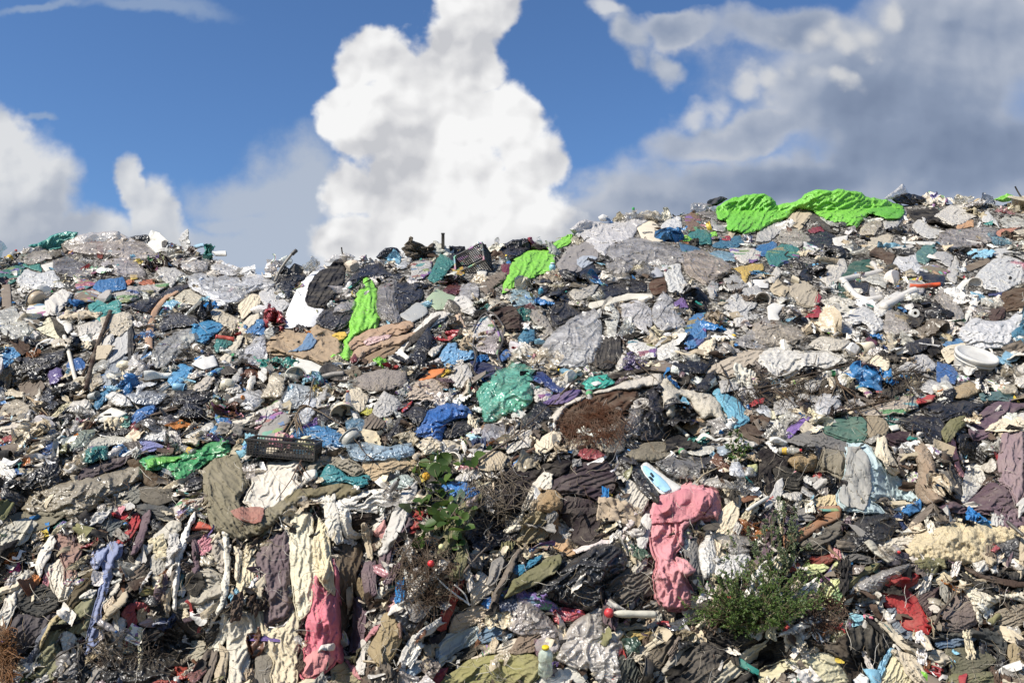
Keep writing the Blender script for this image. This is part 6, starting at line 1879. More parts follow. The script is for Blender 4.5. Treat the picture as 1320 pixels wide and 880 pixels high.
def draped(B, n, seed):
    """Cloths dropped, bunched up, over bumpy ground (position based dynamics)."""
    r = np.random.default_rng(seed)
    t = np.linspace(-.5, .5, n)
    X, Y = np.meshgrid(t, t)
    asp = r.uniform(.7, 1.35, B)[:, None, None]
    rx, ry = X[None] * asp, Y[None] / asp
    p = np.zeros((B, n, n, 3))
    for b in range(B):
        th = r.uniform(0, math.pi)
        c, s = math.cos(th), math.sin(th)
        k = r.uniform(.38, .6)
        al, ac = rx[b] * c + ry[b] * s, -rx[b] * s + ry[b] * c
        al = al * k + .05 * noise2(rx[b] * 3, ry[b] * 3, b)
        ac = ac * r.uniform(.55, .9)
        p[b, ..., 0], p[b, ..., 1] = al, ac
        p[b, ..., 2] = .35 + .09 * noise2(rx[b] * 5, ry[b] * 2, b + 30) + .05 * noise2(rx[b] * 11, ry[b] * 9, b + 60) + .25 * (rx[b] * math.cos(th * 3) + ry[b] * math.sin(th * 3))
    bx, by, bh, bw = r.uniform(-.35, .35, (B, 5)), r.uniform(-.35, .35, (B, 5)), r.uniform(.02, .14, (B, 5)), r.uniform(.08, .2, (B, 5))
    v = np.zeros_like(p)
    d1x, d1y = asp[:, :, 0] / (n - 1), 1 / asp[:, :, 0] / (n - 1)
    dg = np.sqrt(d1x ** 2 + d1y ** 2)
    cons = []
    for o in (0, 1):
        cons.append(((slice(None), slice(None), slice(o, n - 1, 2)), (slice(None), slice(None), slice(o + 1, n, 2)), d1x[:, :, None, None], 1.0))
        cons.append(((slice(None), slice(o, n - 1, 2)), (slice(None), slice(o + 1, n, 2)), d1y[:, :, None, None], 1.0))
        cons.append(((slice(None), slice(o, n - 1, 2), slice(0, n - 1)), (slice(None), slice(o + 1, n, 2), slice(1, n)), dg[:, :, None, None], .6))
        cons.append(((slice(None), slice(o, n - 1, 2), slice(1, n)), (slice(None), slice(o + 1, n, 2), slice(0, n - 1)), dg[:, :, None, None], .6))
    for o in (0, 1, 2):
        cons.append(((slice(None), slice(None), slice(o, n - 3, 4)), (slice(None), slice(None), slice(o + 3, n, 4)), 3 * d1x[:, :, None, None], .12))
        cons.append(((slice(None), slice(o, n - 3, 4)), (slice(None), slice(o + 3, n, 4)), 3 * d1y[:, :, None, None], .12))
    for step in range(55):
        v[..., 2] -= .009
        v *= .96
        q = p + v
        for it in range(5):
            for A, Bs, rest, k in cons:
                a, b2 = q[A], q[Bs]
                m = min(a.shape[1], b2.shape[1]), min(a.shape[2], b2.shape[2])
                a, b2 = a[:, :m[0], :m[1]], b2[:, :m[0], :m[1]]
                d = b2 - a
                ln = np.sqrt((d * d).sum(-1, keepdims=True)) + 1e-9
                rr = rest
                c = d * (.5 * k * (ln - rr) / ln)
                a += c
                b2 -= c
        g = (bh[:, :, None, None] * np.exp(-((q[:, None, ..., 0] - bx[:, :, None, None]) ** 2 + (q[:, None, ..., 1] - by[:, :, None, None]) ** 2) / bw[:, :, None, None] ** 2)).max(1)
        hit = q[..., 2] < g
        q[..., 2] = np.where(hit, g, q[..., 2])
        q[..., :2] = np.where(hit[..., None], p[..., :2] * .96 + q[..., :2] * .04, q[..., :2])
        v = q - p
        p = q
    i = np.arange(n * n).reshape(n, n)
    f = np.stack([i[:-1, :-1].ravel(), i[:-1, 1:].ravel(), i[1:, 1:].ravel(), i[1:, :-1].ravel()], -1)
    out = []
    for b in range(B):
        w = p[b].reshape(-1, 3)
        w = w - w.mean(0)
        th = r.uniform(0, math.pi)
        x_, y_ = rx[b].ravel(), ry[b].ravel()
        al, ac = x_ * math.cos(th) + y_ * math.sin(th), -x_ * math.sin(th) + y_ * math.cos(th)
        w[:, 2] += .05 - .13 * np.abs(noise2(ac * 6, al * 1.6, b + 90)) ** .7 - .05 * np.abs(noise2(ac * 14, al * 6, b + 95))
        w /= np.abs(w[:, :2]).max() * 2
        out.append((w, f))
    return out

def thicken(p, f, t):
    """A second skin below, so that the sheet has two sides and a rim."""
    n = int(round(math.sqrt(len(p))))
    nrm = np.zeros_like(p)
    fn = np.cross(p[f[:, 2]] - p[f[:, 0]], p[f[:, 3]] - p[f[:, 1]])
    for k in range(4):
        np.add.at(nrm, f[:, k], fn)
    nrm /= np.linalg.norm(nrm, axis=1, keepdims=True) + 1e-12
    i = np.arange(n * n).reshape(n, n)
    ring = np.concatenate([i[0, :], i[1:, -1], i[-1, -2::-1], i[-2:0:-1, 0]])
    j = np.roll(ring, -1)
    rim = np.stack([ring, ring + n * n, j + n * n, j], -1)
    return np.concatenate([p, p - nrm * t]), np.concatenate([f, f[:, ::-1] + n * n, rim])

def strip(n, seed):
    """A band that twists and curls."""
    r = np.random.default_rng(seed)
    t = np.linspace(0, 1, n)
    x = t - .5
    y = .22 * noise2(t * 2.2, t * 0, seed) + .06 * noise2(t * 6, t * 0, seed + 1)
    z = .10 * noise2(t * 3, t * 0, seed + 2)
    tw = 2.5 * noise2(t * 1.6, t * 0, seed + 3)
    w = r.uniform(.03, .09)
    V = []
    for k in (-1, -.4, .4, 1):
        V.append(np.stack([x - .3 * k * w * np.gradient(y) / np.gradient(x), y + k * w * np.cos(tw), z + k * w * np.sin(tw)], -1))
    V = np.stack(V, 1).reshape(-1, 3)
    i = np.arange(n * 4).reshape(n, 4)
    f = np.stack([i[:-1, :-1].ravel(), i[1:, :-1].ravel(), i[1:, 1:].ravel(), i[:-1, 1:].ravel()], -1)
    return V, f

def chunk(seed, flat=.7, rough=.25):
    """A broken lump with flat faces."""
    r = np.random.default_rng(seed)
    bm = bmesh.new()
    bmesh.ops.create_icosphere(bm, subdivisions=3, radius=.5)
    P0 = np.array([v.co[:] for v in bm.verts])
    F0 = np.array([[v.index for v in f.verts] for f in bm.faces])
    bm.free()
    for k in range(9):
        nn = r.normal(size=3)
        nn /= np.linalg.norm(nn)
        h = r.uniform(.2, .4)
        d = P0 @ nn - h
        P0 = P0 - np.maximum(d, 0)[:, None] * nn
    P0 = P0 * np.array([1, r.uniform(.5, .9), flat * r.uniform(.5, 1)])
    P0 += rough * .06 * noise2(P0[:, 0] * 9 + P0[:, 2] * 5, P0[:, 1] * 9, seed)[:, None]
    P0 /= np.abs(P0[:, :2]).max() * 2
    return P0, F0

TEMPL = {}
def templ(kind, meshes, smooth=True):
    TEMPL[kind] = []
    for (p, f) in meshes:
        me = mesh_np(kind, p, f, smooth)
        me.materials.append(MAT["b"])
        TEMPL[kind].append(me)

DR = draped(44, 26, 900)
templ("plastic_bag", [folded(30, 7, 500 + k, .12, .8, RNG.uniform(.8, 1.25), 140, 1.3) for k in range(16)] + DR[:9])
templ("plastic_film", [folded(28, 5, 600 + k, .14, .7, RNG.uniform(.7, 1.4), 120, 1.2) for k in range(10)] + DR[9:16])
templ("plastic_scrap", [folded(16, 4, 700 + k, .10, .7, RNG.uniform(.6, 1.5), 110, 1.3) for k in range(20)])
templ("paper_sheet", [folded(18, 3, 800 + k, .06, .6, RNG.uniform(.75, 1.3), 100, .8) for k in range(14)])
templ("cloth_rag", [thicken(p, f, .010) for p, f in DR[16:]])
templ("strap", [strip(30, 1000 + k) for k in range(12)])
templ("foam_block", [chunk(1100 + k) for k in range(8)], False)
templ("cardboard_piece", [thicken(*folded(12, 2, 1200 + k, .04, .6, 1.2, 60, .25), .03) for k in range(6)], False)

def tl(profile, sides=18, capb=True):
    a, f = lathe(profile, sides)
    if capb:
        f = f + [list(range(sides))[::-1]]
    a[:, 2] -= (a[:, 2].max() + a[:, 2].min()) / 2
    a = a[:, [2, 1, 0]]                 # lying along x
    return a, f
MB_body = mesh_np("bottle", *tl([(0, .12), (.01, .15), (.3, .15), (.34, .135), (.38, .15), (.6, .15), (.74, .1), (.84, .055), (.92, .055)]))
MB_cap = mesh_np("cap", *tl([(.44, .062), (.53, .062), (.535, .001)], 14, False))
MB_cap2 = None
for me, dx in ((MB_cap, .43),):
    co = np.array([v.co[:] for v in me.vertices]); co[:, 0] += dx
    me.vertices.foreach_set("co", co.astype(np.float32).ravel())
MB_band = mesh_np("label_band", *tl([(0, .155), (.2, .155)], 18, False))
co = np.array([v.co[:] for v in MB_band.vertices]); co[:, 0] -= .22
MB_band.vertices.foreach_set("co", co.astype(np.float32).ravel())
MC_body = mesh_np("cup", *tl([(0, .2), (.02, .21), (.7, .3), (.7, .285), (.06, .2), (.05, .001)]))
MC_rim = mesh_np("rim", *tl([(0, .3), (.0, .325), (.03, .325), (.03, .3)], 18, False))
co = np.array([v.co[:] for v in MC_rim.vertices]); co[:, 0] += .35
MC_rim.vertices.foreach_set("co", co.astype(np.float32).ravel())
MT_body = mesh_np("tub", *tl([(0, .36), (.02, .38), (.3, .44), (.3, .425), (.04, .36), (.03, .001)]))
MT_rim = mesh_np("rim", *tl([(0, .43), (0, .47), (.025, .47), (.025, .43)], 18, False))
co = np.array([v.co[:] for v in MT_rim.vertices]); co[:, 0] += .15
MT_rim.vertices.foreach_set("co", co.astype(np.float32).ravel())
def shoe_meshes():
    n, m = 16, 14
    V = []
    for i in range(n):
        t = i / (n - 1)
        w = .17 * (1 - .25 * math.sin(t * 3.1) ** 2 * (t < .55)) * (1 - max(t - .8, 0) ** 2 * 12) * (1 - max(.12 - t, 0) ** 2 * 30)
        h = .30 - .2 * smooth01((t - .25) / .55)
        for j in range(m):
            a = math.pi * j / (m - 1)
            V.append((t - .5, w * math.cos(a), h * math.sin(a) ** .7))
    i = np.arange(n * m).reshape(n, m)
    f = np.stack([i[:-1, :-1].ravel(), i[:-1, 1:].ravel(), i[1:, 1:].ravel(), i[1:, :-1].ravel()], -1)
    up = mesh_np("shoe", V, f)
    S2 = []
    k = 28
    for z in (-.07, 0.01):
        for q in range(k):
            a = 2 * math.pi * q / k
            x = .52 * math.cos(a)
            S2.append((x, .19 * math.sin(a) * (1 - .25 * math.exp(-((x + .1) / .15) ** 2)), z))
    fs = [[q, (q + 1) % k, k + (q + 1) % k, k + q] for q in range(k)] + [list(range(k))[::-1], [k + q for q in range(k)]]
    return up, mesh_np("sole", S2, fs)
MS_up, MS_sole = shoe_meshes()
for me in (MB_body, MB_cap, MB_band, MC_body, MC_rim, MT_body, MT_rim, MS_up, MS_sole):
    me.materials.append(MAT["h"])

# ------------------------------------------------------------------ what lies where
# colour word, colour, weight on the upper slope, in the middle, on the lower face
COL = [("white", "e8e4dc", 23, 18, 9), ("off white", "ddd5c8", 20, 18, 15), ("cream", "d6c8ad", 13, 13, 18), ("pale grey", "c6c1b9", 10, 10, 8), ("grey", "8e8a84", 5, 7, 8),
       ("beige", "b3a48a", 8, 8, 10), ("taupe", "73685d", 7, 8, 10), ("brown", "4f3f35", 7, 8, 9), ("rust brown", "6b4630", 1.5, 2, 2.5), ("charcoal", "302e2e", 6, 7, 9), ("black", "1b1a1c", 14, 14, 16),
       ("blue", "2f76b0", 3.2, 3.4, 1.2), ("light blue", "8abace", 2.6, 2.6, 1.0), ("navy blue", "2b3858", .9, .9, .9), ("teal", "35887e", 2.2, 1.0, .5), ("dark green", "40594a", .9, .7, .6),
       ("lime green", "86c840", .2, .08, .04), ("yellow", "cdb24a", .7, .6, .4), ("orange", "c67d42", .8, .7, .5), ("red", "a4383a", .9, .9, 1.0), ("pink", "c98d92", .8, .7, 1.0),
       ("purple", "6e5890", .5, .6, .5), ("olive", "7a7754", .7, .9, 3.0), ("mauve", "6c595f", .6, 1.2, 4.0)]
KW = {"plastic_bag": (24, 20, 8), "plastic_film": (15, 13, 5), "plastic_scrap": (24, 20, 10), "paper_sheet": (12, 11, 5), "cloth_rag": (15, 20, 46), "strap": (5, 6, 10), "foam_block": (3, 2.5, 1),
      "cardboard_piece": (3, 4, 3), "bottle": (3.2, 3, 1.0), "cup": (2.0, 1.6, .5), "tub": (1.2, 1.0, .3), "shoe": (.5, .9, .9)}
CAPS = {"plastic_bag": 290, "plastic_film": 230, "plastic_scrap": 300, "paper_sheet": 240, "cloth_rag": 300, "strap": 130, "foam_block": 70, "cardboard_piece": 80, "bottle": 60, "cup": 34, "tub": 22, "shoe": 16}
STATE = {"plastic_bag": "crumpled", "plastic_film": "translucent", "plastic_scrap": "torn", "paper_sheet": "creased", "cloth_rag": "bunched", "strap": "twisted", "foam_block": "broken",
         "cardboard_piece": "bent", "bottle": "empty", "cup": "empty", "tub": "open", "shoe": "worn"}
WORD = {"plastic_bag": "plastic bag", "plastic_film": "plastic film", "plastic_scrap": "plastic scrap", "paper_sheet": "sheet of paper", "cloth_rag": "rag", "strap": "strip", "foam_block": "foam block",
        "cardboard_piece": "piece of cardboard", "bottle": "plastic bottle", "cup": "plastic cup", "tub": "plastic tub", "shoe": "shoe"}

def zone(v):
    """0 on the upper slope, 1 in the middle, 2 on the lower face."""
    return np.interp(v, [400, 500, 590, 680], [0, 1, 1, 2])

def pickw(ws, rng):
    s = sum(ws)
    x = rng.random() * s
    for i, w in enumerate(ws):
        x -= w
        if x <= 0:
            return i
    return len(ws) - 1

def zw(t, v):
    z = float(zone(v))
    i = int(min(z, 1.999))
    return t[i] * (1 - (z - i)) + t[i + 1] * (z - i)

def basis(u, v, spin, tilt, rng):
    """Lying on the slope: x, y along it, z out of it, then spun and tilted."""
    e = 3.0
    q = P(np.array([u - e, u + e, u, u]), np.array([v, v, v - e, v + e]))
    x = q[1] - q[0]
    y = q[2] - q[3]
    n = np.cross(x, y)
    n /= np.linalg.norm(n)
    n = n + np.array([rng.gauss(0, tilt), rng.gauss(-.1, tilt), rng.gauss(.15, tilt)])
    n /= np.linalg.norm(n)
    x = x - n * (x @ n)
    x /= np.linalg.norm(x)
    y = np.cross(n, x)
    c, s = math.cos(spin), math.sin(spin)
    return np.stack([x * c + y * s, -x * s + y * c, n], 1)

count = {k: 0 for k in KW}
OCC = HERO.copy()
FILL = []

def dist_to_hero(u, v, rmax):
    iy, ix = int(v / HS) + 20, int(u / HS) + 20
    k = int(rmax / HS) + 1
    y0, x0 = max(iy - k, 0), max(ix - k, 0)
    w = HERO[y0:iy + k + 1, x0:ix + k + 1]
    if not w.any():
        return rmax
    yy, xx = np.nonzero(w)
    return float(np.sqrt(((yy + y0 - iy) ** 2 + (xx + x0 - ix) ** 2).min())) * HS

def mat_for(kind, colour, rng):
    if kind in ("plastic_bag", "plastic_scrap"):
        if colour in ("black", "charcoal"):
            return "g"
        return "t" if (colour in ("white", "off white", "pale grey", "grey", "light blue") and rng.random() < .25) else "b"
    return {"plastic_film": "t", "paper_sheet": "p", "cloth_rag": "c", "strap": rng.choice("bcc"), "foam_block": "h", "cardboard_piece": "p", "bottle": "t", "cup": "h", "tub": "h", "shoe": "c"}[kind]

def link_mesh(name, me, code, colour, parent=None):
    o = bpy.data.objects.new(name, me)
    C.objects.link(o)
    o.material_slots[0].link = "OBJECT"
    o.material_slots[0].material = MAT[code]
    o.color = (*colour, 1)
    if parent is not None:
        o.parent = parent
    return o

def fill(rng):
    sizes = np.concatenate([np.linspace(58, 32, 420), np.linspace(32, 20, 900), np.linspace(20, 11, 1000)])
    for sz in sizes:
        for attempt in range(14):
            u = rng.uniform(-25, 1345)
            r0 = float(ridge(u))
            v = r0 + (890 - r0) * (rng.random() ** 1.12) - 5
            if OCC[int(np.clip(v / HS + 20, 0, HH - 1)), int(np.clip(u / HS + 20, 0, HW - 1))]:
                continue
            dh = dist_to_hero(u, v, 34)
            if sz * .5 > dh * 2.0 + 8:
                continue
            break
        else:
            continue
        kinds = [k for k in KW if count[k] < CAPS[k]]
        kind = kinds[pickw([zw(KW[k], v) for k in kinds], rng)]
        if kind in ("bottle", "cup", "tub", "shoe") and sz > 26:
            sz = rng.uniform(12, 26)
        if kind in ("paper_sheet", "foam_block", "cardboard_piece"):
            sz = min(sz, rng.uniform(18, 27))
        cw = [zw(c[2:5], v) for c in COL]
        for i, c in enumerate(COL):
            if kind == "plastic_film" and c[0] in ("black", "brown", "charcoal", "rust brown", "taupe", "olive", "mauve"):
                cw[i] *= .05
            if kind in ("paper_sheet", "foam_block", "cup", "tub") and c[0] not in ("white", "off white", "cream", "pale grey", "light blue", "beige"):
                cw[i] *= .12
            if kind == "cardboard_piece":
                cw[i] = {"beige": 3, "taupe": 3, "brown": 2, "rust brown": 2}.get(c[0], 0)
            if kind == "bottle":
                cw[i] = {"white": 2, "pale grey": 4, "light blue": 2, "dark green": 1, "off white": 2, "beige": 1}.get(c[0], 0)
        word, hx = COL[pickw(cw, rng)][:2]
        col = np.array(lin(hx)) * rng.uniform(.8, 1.12)
        col = tuple(np.clip(col * np.array([rng.uniform(.95, 1.05), 1, rng.uniform(.93, 1.05)]), 0.004, .85))
        s = S(u, v)
        code = mat_for(kind, word, rng)
        L0 = sz * s * rng.uniform(1.15, 1.7) * (1.1 if kind == "cloth_rag" else 1)
        h = float(HMAP[int(np.clip(v / HS + 20, 0, HH - 1)), int(np.clip(u / HS + 20, 0, HW - 1))])
        p = P(np.array([u]), np.array([v]), np.array([h + .015 + L0 * .10 + .07 * rng.random() ** 3]))[0]
        zz = float(zone(v))
        if kind == "cloth_rag" and rng.random() < .25 + .35 * zz:
            # hanging or dragged down the slope
            R = basis(u, v, math.radians(rng.gauss(80, 26)), .2, rng)
            sc = np.array([L0 * 1.8, L0 * rng.uniform(.4, .75), L0 * rng.uniform(1.0, 1.6)])
        else:
            R = basis(u, v, rng.uniform(0, 2 * math.pi), .32, rng)
            sc = np.array([L0, L0 * rng.uniform(.65, 1.1), L0 * rng.uniform(.9, 1.5)])
        count[kind] += 1
        if kind in TEMPL:
            o = link_mesh(kind, rng.choice(TEMPL[kind]), code, col)
        else:
            sc = np.array([L0, L0, L0]) * (.85 if kind == "bottle" else 1)
            body = {"bottle": MB_body, "cup": MC_body, "tub": MT_body, "shoe": MS_up}[kind]
            o = link_mesh(kind, body, code, col)
            if kind == "bottle":
                link_mesh("cap", MB_cap, "h", lin(rng.choice(["d8d8d8", "2f6fb0", "c83030", "e0c030", "3a9a50"])), o)
                if rng.random() < .6:
                    link_mesh("label_band", MB_band, "p", lin(rng.choice(["d8d4cc", "b03038", "3a6fa8", "4a9a60", "d8b040"])), o)
            elif kind in ("cup", "tub"):
                link_mesh("rim", MC_rim if kind == "cup" else MT_rim, "h", col, o)
            else:
                link_mesh("sole", MS_sole, "h", lin(rng.choice(["d0ccc4", "2a2624", "5a4a3a"])), o)
        lim = (dh * 1.8 + 17) * s * 2
        if sc[:2].max() > lim:
            sc = sc * (lim / sc[:2].max())
        M = Matrix([[R[i, j] * sc[j] for j in range(3)] + [float(p[i])] for i in range(3)] + [[0, 0, 0, 1]])
        o.matrix_world = M
        if kind == "plastic_bag" and sz > 24:
            hd = link_mesh("handle", rng.choice(TEMPL["strap"]), code, [min(x * 1.05, .85) for x in col], o)
            a0 = rng.uniform(0, 6.28)
            hd.matrix_local = Matrix.Translation((.36 * math.cos(a0), .36 * math.sin(a0), .06)) @ Matrix.Rotation(a0, 4, "Z") @ Matrix.Diagonal((.55, .8, .8, 1))
        size = "large" if sz > 34 else ("small" if sz < 17 else "")
        if kind == "plastic_film":
            d = f"{size} translucent {word} plastic film"
        elif kind == "bottle":
            d = f"{size} clear {word} plastic bottle" if code == "t" else f"{size} {word} plastic bottle"
        else:
            d = f"{size} {STATE[kind]} {word} {WORD[kind]}"
        grp = {"plastic_bag": "crumpled bags", "plastic_film": "sheets of film", "plastic_scrap": "torn scraps", "paper_sheet": "sheets of paper", "cloth_rag": "rags", "strap": "strips", "foam_block": "broken foam",
               "cardboard_piece": "cardboard pieces", "bottle": "empty bottles", "cup": "empty cups", "tub": "open tubs", "shoe": "worn shoes"}[kind] + " strewn over the heap"
        register(o, u, v, d.strip(), grp, {"plastic_bag": "bag", "plastic_film": "plastic film", "plastic_scrap": "plastic scrap", "paper_sheet": "paper", "cloth_rag": "rag", "strap": "strip", "foam_block": "foam",
                                           "cardboard_piece": "cardboard"}.get(kind, kind), r=sz * .5)
        FILL.append(o)
        rr = sz * .36 / HS
        y0, y1, x0, x1 = int(v / HS + 20 - rr), int(v / HS + 20 + rr) + 1, int(u / HS + 20 - rr), int(u / HS + 20 + rr) + 1
        yy, xx = np.mgrid[max(y0, 0):min(y1, HH), max(x0, 0):min(x1, HW)]
        m = (yy - v / HS - 20) ** 2 + (xx - u / HS - 20) ** 2 < rr * rr
        OCC[yy[m], xx[m]] = True
        HMAP[yy[m], xx[m]] = np.maximum(HMAP[yy[m], xx[m]], h + L0 * .12)

fill(random.Random(33))

# ------------------------------------------------------------------ the shredded mass nobody could count
def scraps(name, desc, n, nseg, folds, smin, smax, code, rng_seed, cols, on_top, lift=.01, share=(1, 1, 1)):
    r = np.random.default_rng(rng_seed)
    rr = random.Random(rng_seed)
    temps = [folded(nseg, folds, 2000 + rng_seed * 50 + k, .12, .7, r.uniform(.6, 1.6), 120, 1.3) for k in range(24)]
    u = r.uniform(-170, 1490, n)
    r0 = ridge(u)
    v = r0 + (905 - r0) * r.random(n) ** 1.25 - 3
    inh = HERO[hidx(u, v)] & ~FILM[hidx(u, v)]
    keep = (~inh) | (r.random(n) < on_top)
    keep &= r.random(n) < np.interp(zone(v), [0, 1, 2], share)
    u, v = u[keep], v[keep]
    n = len(u)
    h = HMAP[hidx(u, v)]
    sz = np.exp(r.uniform(math.log(smin), math.log(smax), n))
    p = P(u, v, h * .9 + lift + sz * .15)
    t = r.integers(0, len(temps), n)
    # lying down the slope, spun at random, tipped a little
    nz = np.array([0, -.60, .80]) + r.normal(0, .38, (n, 3))
    nz /= np.linalg.norm(nz, axis=1, keepdims=True)
    th = r.uniform(0, 2 * math.pi, n)
    ex = np.stack([np.cos(th), .5 * np.sin(th), np.sin(th)], -1)
    ex -= nz * (ex * nz).sum(1, keepdims=True)
    ex /= np.linalg.norm(ex, axis=1, keepdims=True)
    ey = np.cross(nz, ex)
    st_ = r.uniform(1.0, 1.9, n)
    R = np.stack([ex * st_[:, None], ey * (r.uniform(.5, 1.0, n))[:, None], nz * r.uniform(.9, 1.6, n)[:, None]], -1)
    T0 = np.array([a for a, _ in temps])
    nv = T0.shape[1]
    V = np.einsum("nij,nkj->nki", R, T0[t]) * sz[:, None, None] + p[:, None]
    f = temps[0][1]
    Fa = (f[None] + (np.arange(n) * nv)[:, None, None]).reshape(-1, 4)
    zz = zone(v)
    W = np.array([c[2:5] for c in COL], float)
    names = [c[0] for c in COL]
    for i, nm in enumerate(names):
        W[i] *= cols.get(nm, 1.0)
    rgb = np.array([lin(c[1]) for c in COL])
    wz = np.stack([np.interp(zz, [0, 1, 2], W[i]) for i in range(len(W))], -1)
    cum = np.cumsum(wz, 1)
    pick = (r.random(n)[:, None] * cum[:, -1:] > cum).sum(1)
    col = rgb[pick] * r.uniform(.75, 1.12, (n, 1))
    ca = np.concatenate([np.repeat(col, nv, 0), np.ones((n * nv, 1))], 1).astype(np.float32)
    m = make_mat(code, True)
    o = place_mesh(name, V.reshape(-1, 3), Fa, m, (.5, .5, .5), origin=np.array([0, 8.0, 0]))
    at = o.data.attributes.new("tint", "FLOAT_COLOR", "POINT")
    at.data.foreach_set("color", ca.ravel())
    o["kind"] = "stuff"
    o["label"] = desc
    return o

scraps("plastic_debris", "shredded plastic and film trodden into the slope", 8000, 8, 3, .035, .17, "b", 3, {"black": 1.8, "charcoal": 1.8}, .02, share=(1, .85, .3))
scraps("cloth_debris", "shredded cloth and dirt trodden into the slope", 8500, 8, 3, .05, .19, "c", 5, {"taupe": 2, "brown": 2.5, "black": 2, "charcoal": 2}, .03, share=(.5, .7, 1))
scraps("fine_litter", "fine crumbs of paper and plastic over everything", 7000, 4, 2, .012, .036, "p", 7, {}, .06, lift=.012, share=(1, .8, .35))

def fibres(n, seed):
    """Loose threads, frayed yarn and straw."""
    r = np.random.default_rng(seed)
    u = r.uniform(-20, 1340, n)
    r0 = ridge(u)
    v = r0 + (890 - r0) * r.random(n) ** .75
    h = HMAP[hidx(u, v)]
    L0 = r.uniform(.06, .28, n)
    k = 7
    t = np.linspace(0, 1, k)
    th = r.uniform(0, 2 * math.pi, n)
    cv = r.normal(0, .9, n)
    du = np.cumsum(np.cos(th[:, None] + cv[:, None] * t + .5 * np.sin(t * 5 + th[:, None])), 1) / k
    dv = np.cumsum(np.sin(th[:, None] + cv[:, None] * t + .5 * np.sin(t * 5 + th[:, None])), 1) / k
    s = depth(u, v) / F
    U = u[:, None] + du * (L0 / s)[:, None]
    Vp = v[:, None] + dv * (L0 / s)[:, None] + 3.0 * t ** 2
    lift = h[:, None] + .015 + .05 * np.sin(t * math.pi)[None] * r.random((n, 1))
    c = P(U.ravel(), Vp.ravel(), lift.ravel()).reshape(n, k, 3)
    tg = np.gradient(c, axis=1)
    tg /= np.linalg.norm(tg, axis=2, keepdims=True) + 1e-9
    b1 = np.cross(tg, np.array([.2, -.7, .6]))
    b1 /= np.linalg.norm(b1, axis=2, keepdims=True) + 1e-9
    b2 = np.cross(tg, b1)
    rad = r.uniform(.0008, .0019, n)[:, None, None]
    ring = np.stack([c + rad * (math.cos(a) * b1 + math.sin(a) * b2) for a in (0, 2.094, 4.189)], 2)
    base = (np.arange(n) * k * 3)[:, None, None]
    i = np.arange(k - 1)[:, None] * 3
    j = np.arange(3)[None]
    f = np.stack([i + j, i + (j + 1) % 3, i + 3 + (j + 1) % 3, i + 3 + j], -1).reshape(1, -1, 4)
    Fa = (f + base).reshape(-1, 4)
    cols = np.array([lin(x) for x in ("d8d0c0", "b8ab95", "8a7a60", "5a4a3a", "3a3430", "c8c4bc", "6a5038")])
    col = cols[r.choice(len(cols), n, p=[.2, .2, .16, .14, .1, .1, .1])]
    ca = np.concatenate([np.repeat(col, k * 3, 0), np.ones((n * k * 3, 1))], 1).astype(np.float32)
    o = place_mesh("loose_fibres", ring.reshape(-1, 3), Fa, make_mat("w", True), (.5, .5, .5), origin=np.array([0, 8.0, 0]))
    at = o.data.attributes.new("tint", "FLOAT_COLOR", "POINT")
    at.data.foreach_set("color", ca.ravel())
    o["kind"] = "stuff"
    o["label"] = "loose threads, frayed yarn and straw over the heap"
fibres(1700, 9)

# ------------------------------------------------------------------ labels: look + what it lies by
def side_of(u, v, a):
    _, au, av, hw, hh, _o = a
    dx, dy = u - au, v - av
    if abs(dx) <= hw * .85 and abs(dy) <= hh * .85:
        return "on"
    if abs(dx) / (hw + 8) > abs(dy) / (hh + 8) * 1.1:
        return "beside"
    return "above" if dy < 0 else "below"

def gap(u, v, a):
    _, au, av, hw, hh, _o = a
    return math.hypot(max(abs(u - au) - hw * .8, 0), max(abs(v - av) - hh * .8, 0)) + .12 * math.hypot(u - au, v - av)

def nwords(s):
    return len([w for w in s.replace("-", " ").split() if w])

def finish_labels():
    used = {}
    rows = sorted(THINGS, key=lambda t: -t[5])
    for o, u, v, desc, group, r in rows:
        desc = " ".join(desc.split())
        near = sorted((a for a in ANCHORS if a[5] is not o), key=lambda a: gap(u, v, a))[:7]
        own = [a for a in ANCHORS if a[5] is o]
        cands = []
        if group is None or own:
            cands.append(desc)
        filler = group is not None and "strewn" in group
        for a in near[:4]:
            sd = side_of(u, v, a)
            if sd == "on" and not filler:
                continue
            cands.append(f"{desc} {'just ' if sd in ('above', 'below') and gap(u, v, a) < 25 else ''}{sd} {a[0]}")
        for i, a in enumerate(near[:6]):
            for b in near[i + 1:6]:
                w1, w2 = np.array([a[1] - u, a[2] - v]), np.array([b[1] - u, b[2] - v])
                if w1 @ w2 < -.25 * np.linalg.norm(w1) * np.linalg.norm(w2):
                    cands.append(f"{desc} between {a[0]} and {b[0]}")
        for i, a in enumerate(near[:4]):
            for b in near[i + 1:5]:
                s1, s2 = side_of(u, v, a), side_of(u, v, b)
                if s1 != "on" and s2 != "on":
                    cands.append(f"{desc} {s1} {a[0]} and {s2} {b[0]}")
        cands = [c for c in cands if nwords(c) <= 16]
        pick = next((c for c in cands if c.lower() not in used and nwords(c) >= 5), None)
        if pick is None:
            # the same look in the same spot: nothing tells them apart
            base = cands[-1] if cands else desc
            first = used.get(base.lower())
            pick = base
            if first is not None and group is None:
                group = first.get("group") or "pieces alike in one spot"
                first["group"] = group
        used.setdefault(pick.lower(), o)
        o["label"] = pick
        if group:
            o["group"] = group
finish_labels()
_by = {}
for o, u, v, d, g, r in THINGS:
    _by.setdefault(o.name.split(".")[0], []).append(o)
for k, os_ in _by.items():
    if len(os_) > 3:
        for o in os_:
            if not o.get("group"):
                o["group"] = k.replace("_", " ") + " pieces lying about the heap"
for o in bpy.data.objects:
    if "_o" in o:
        del o["_o"]

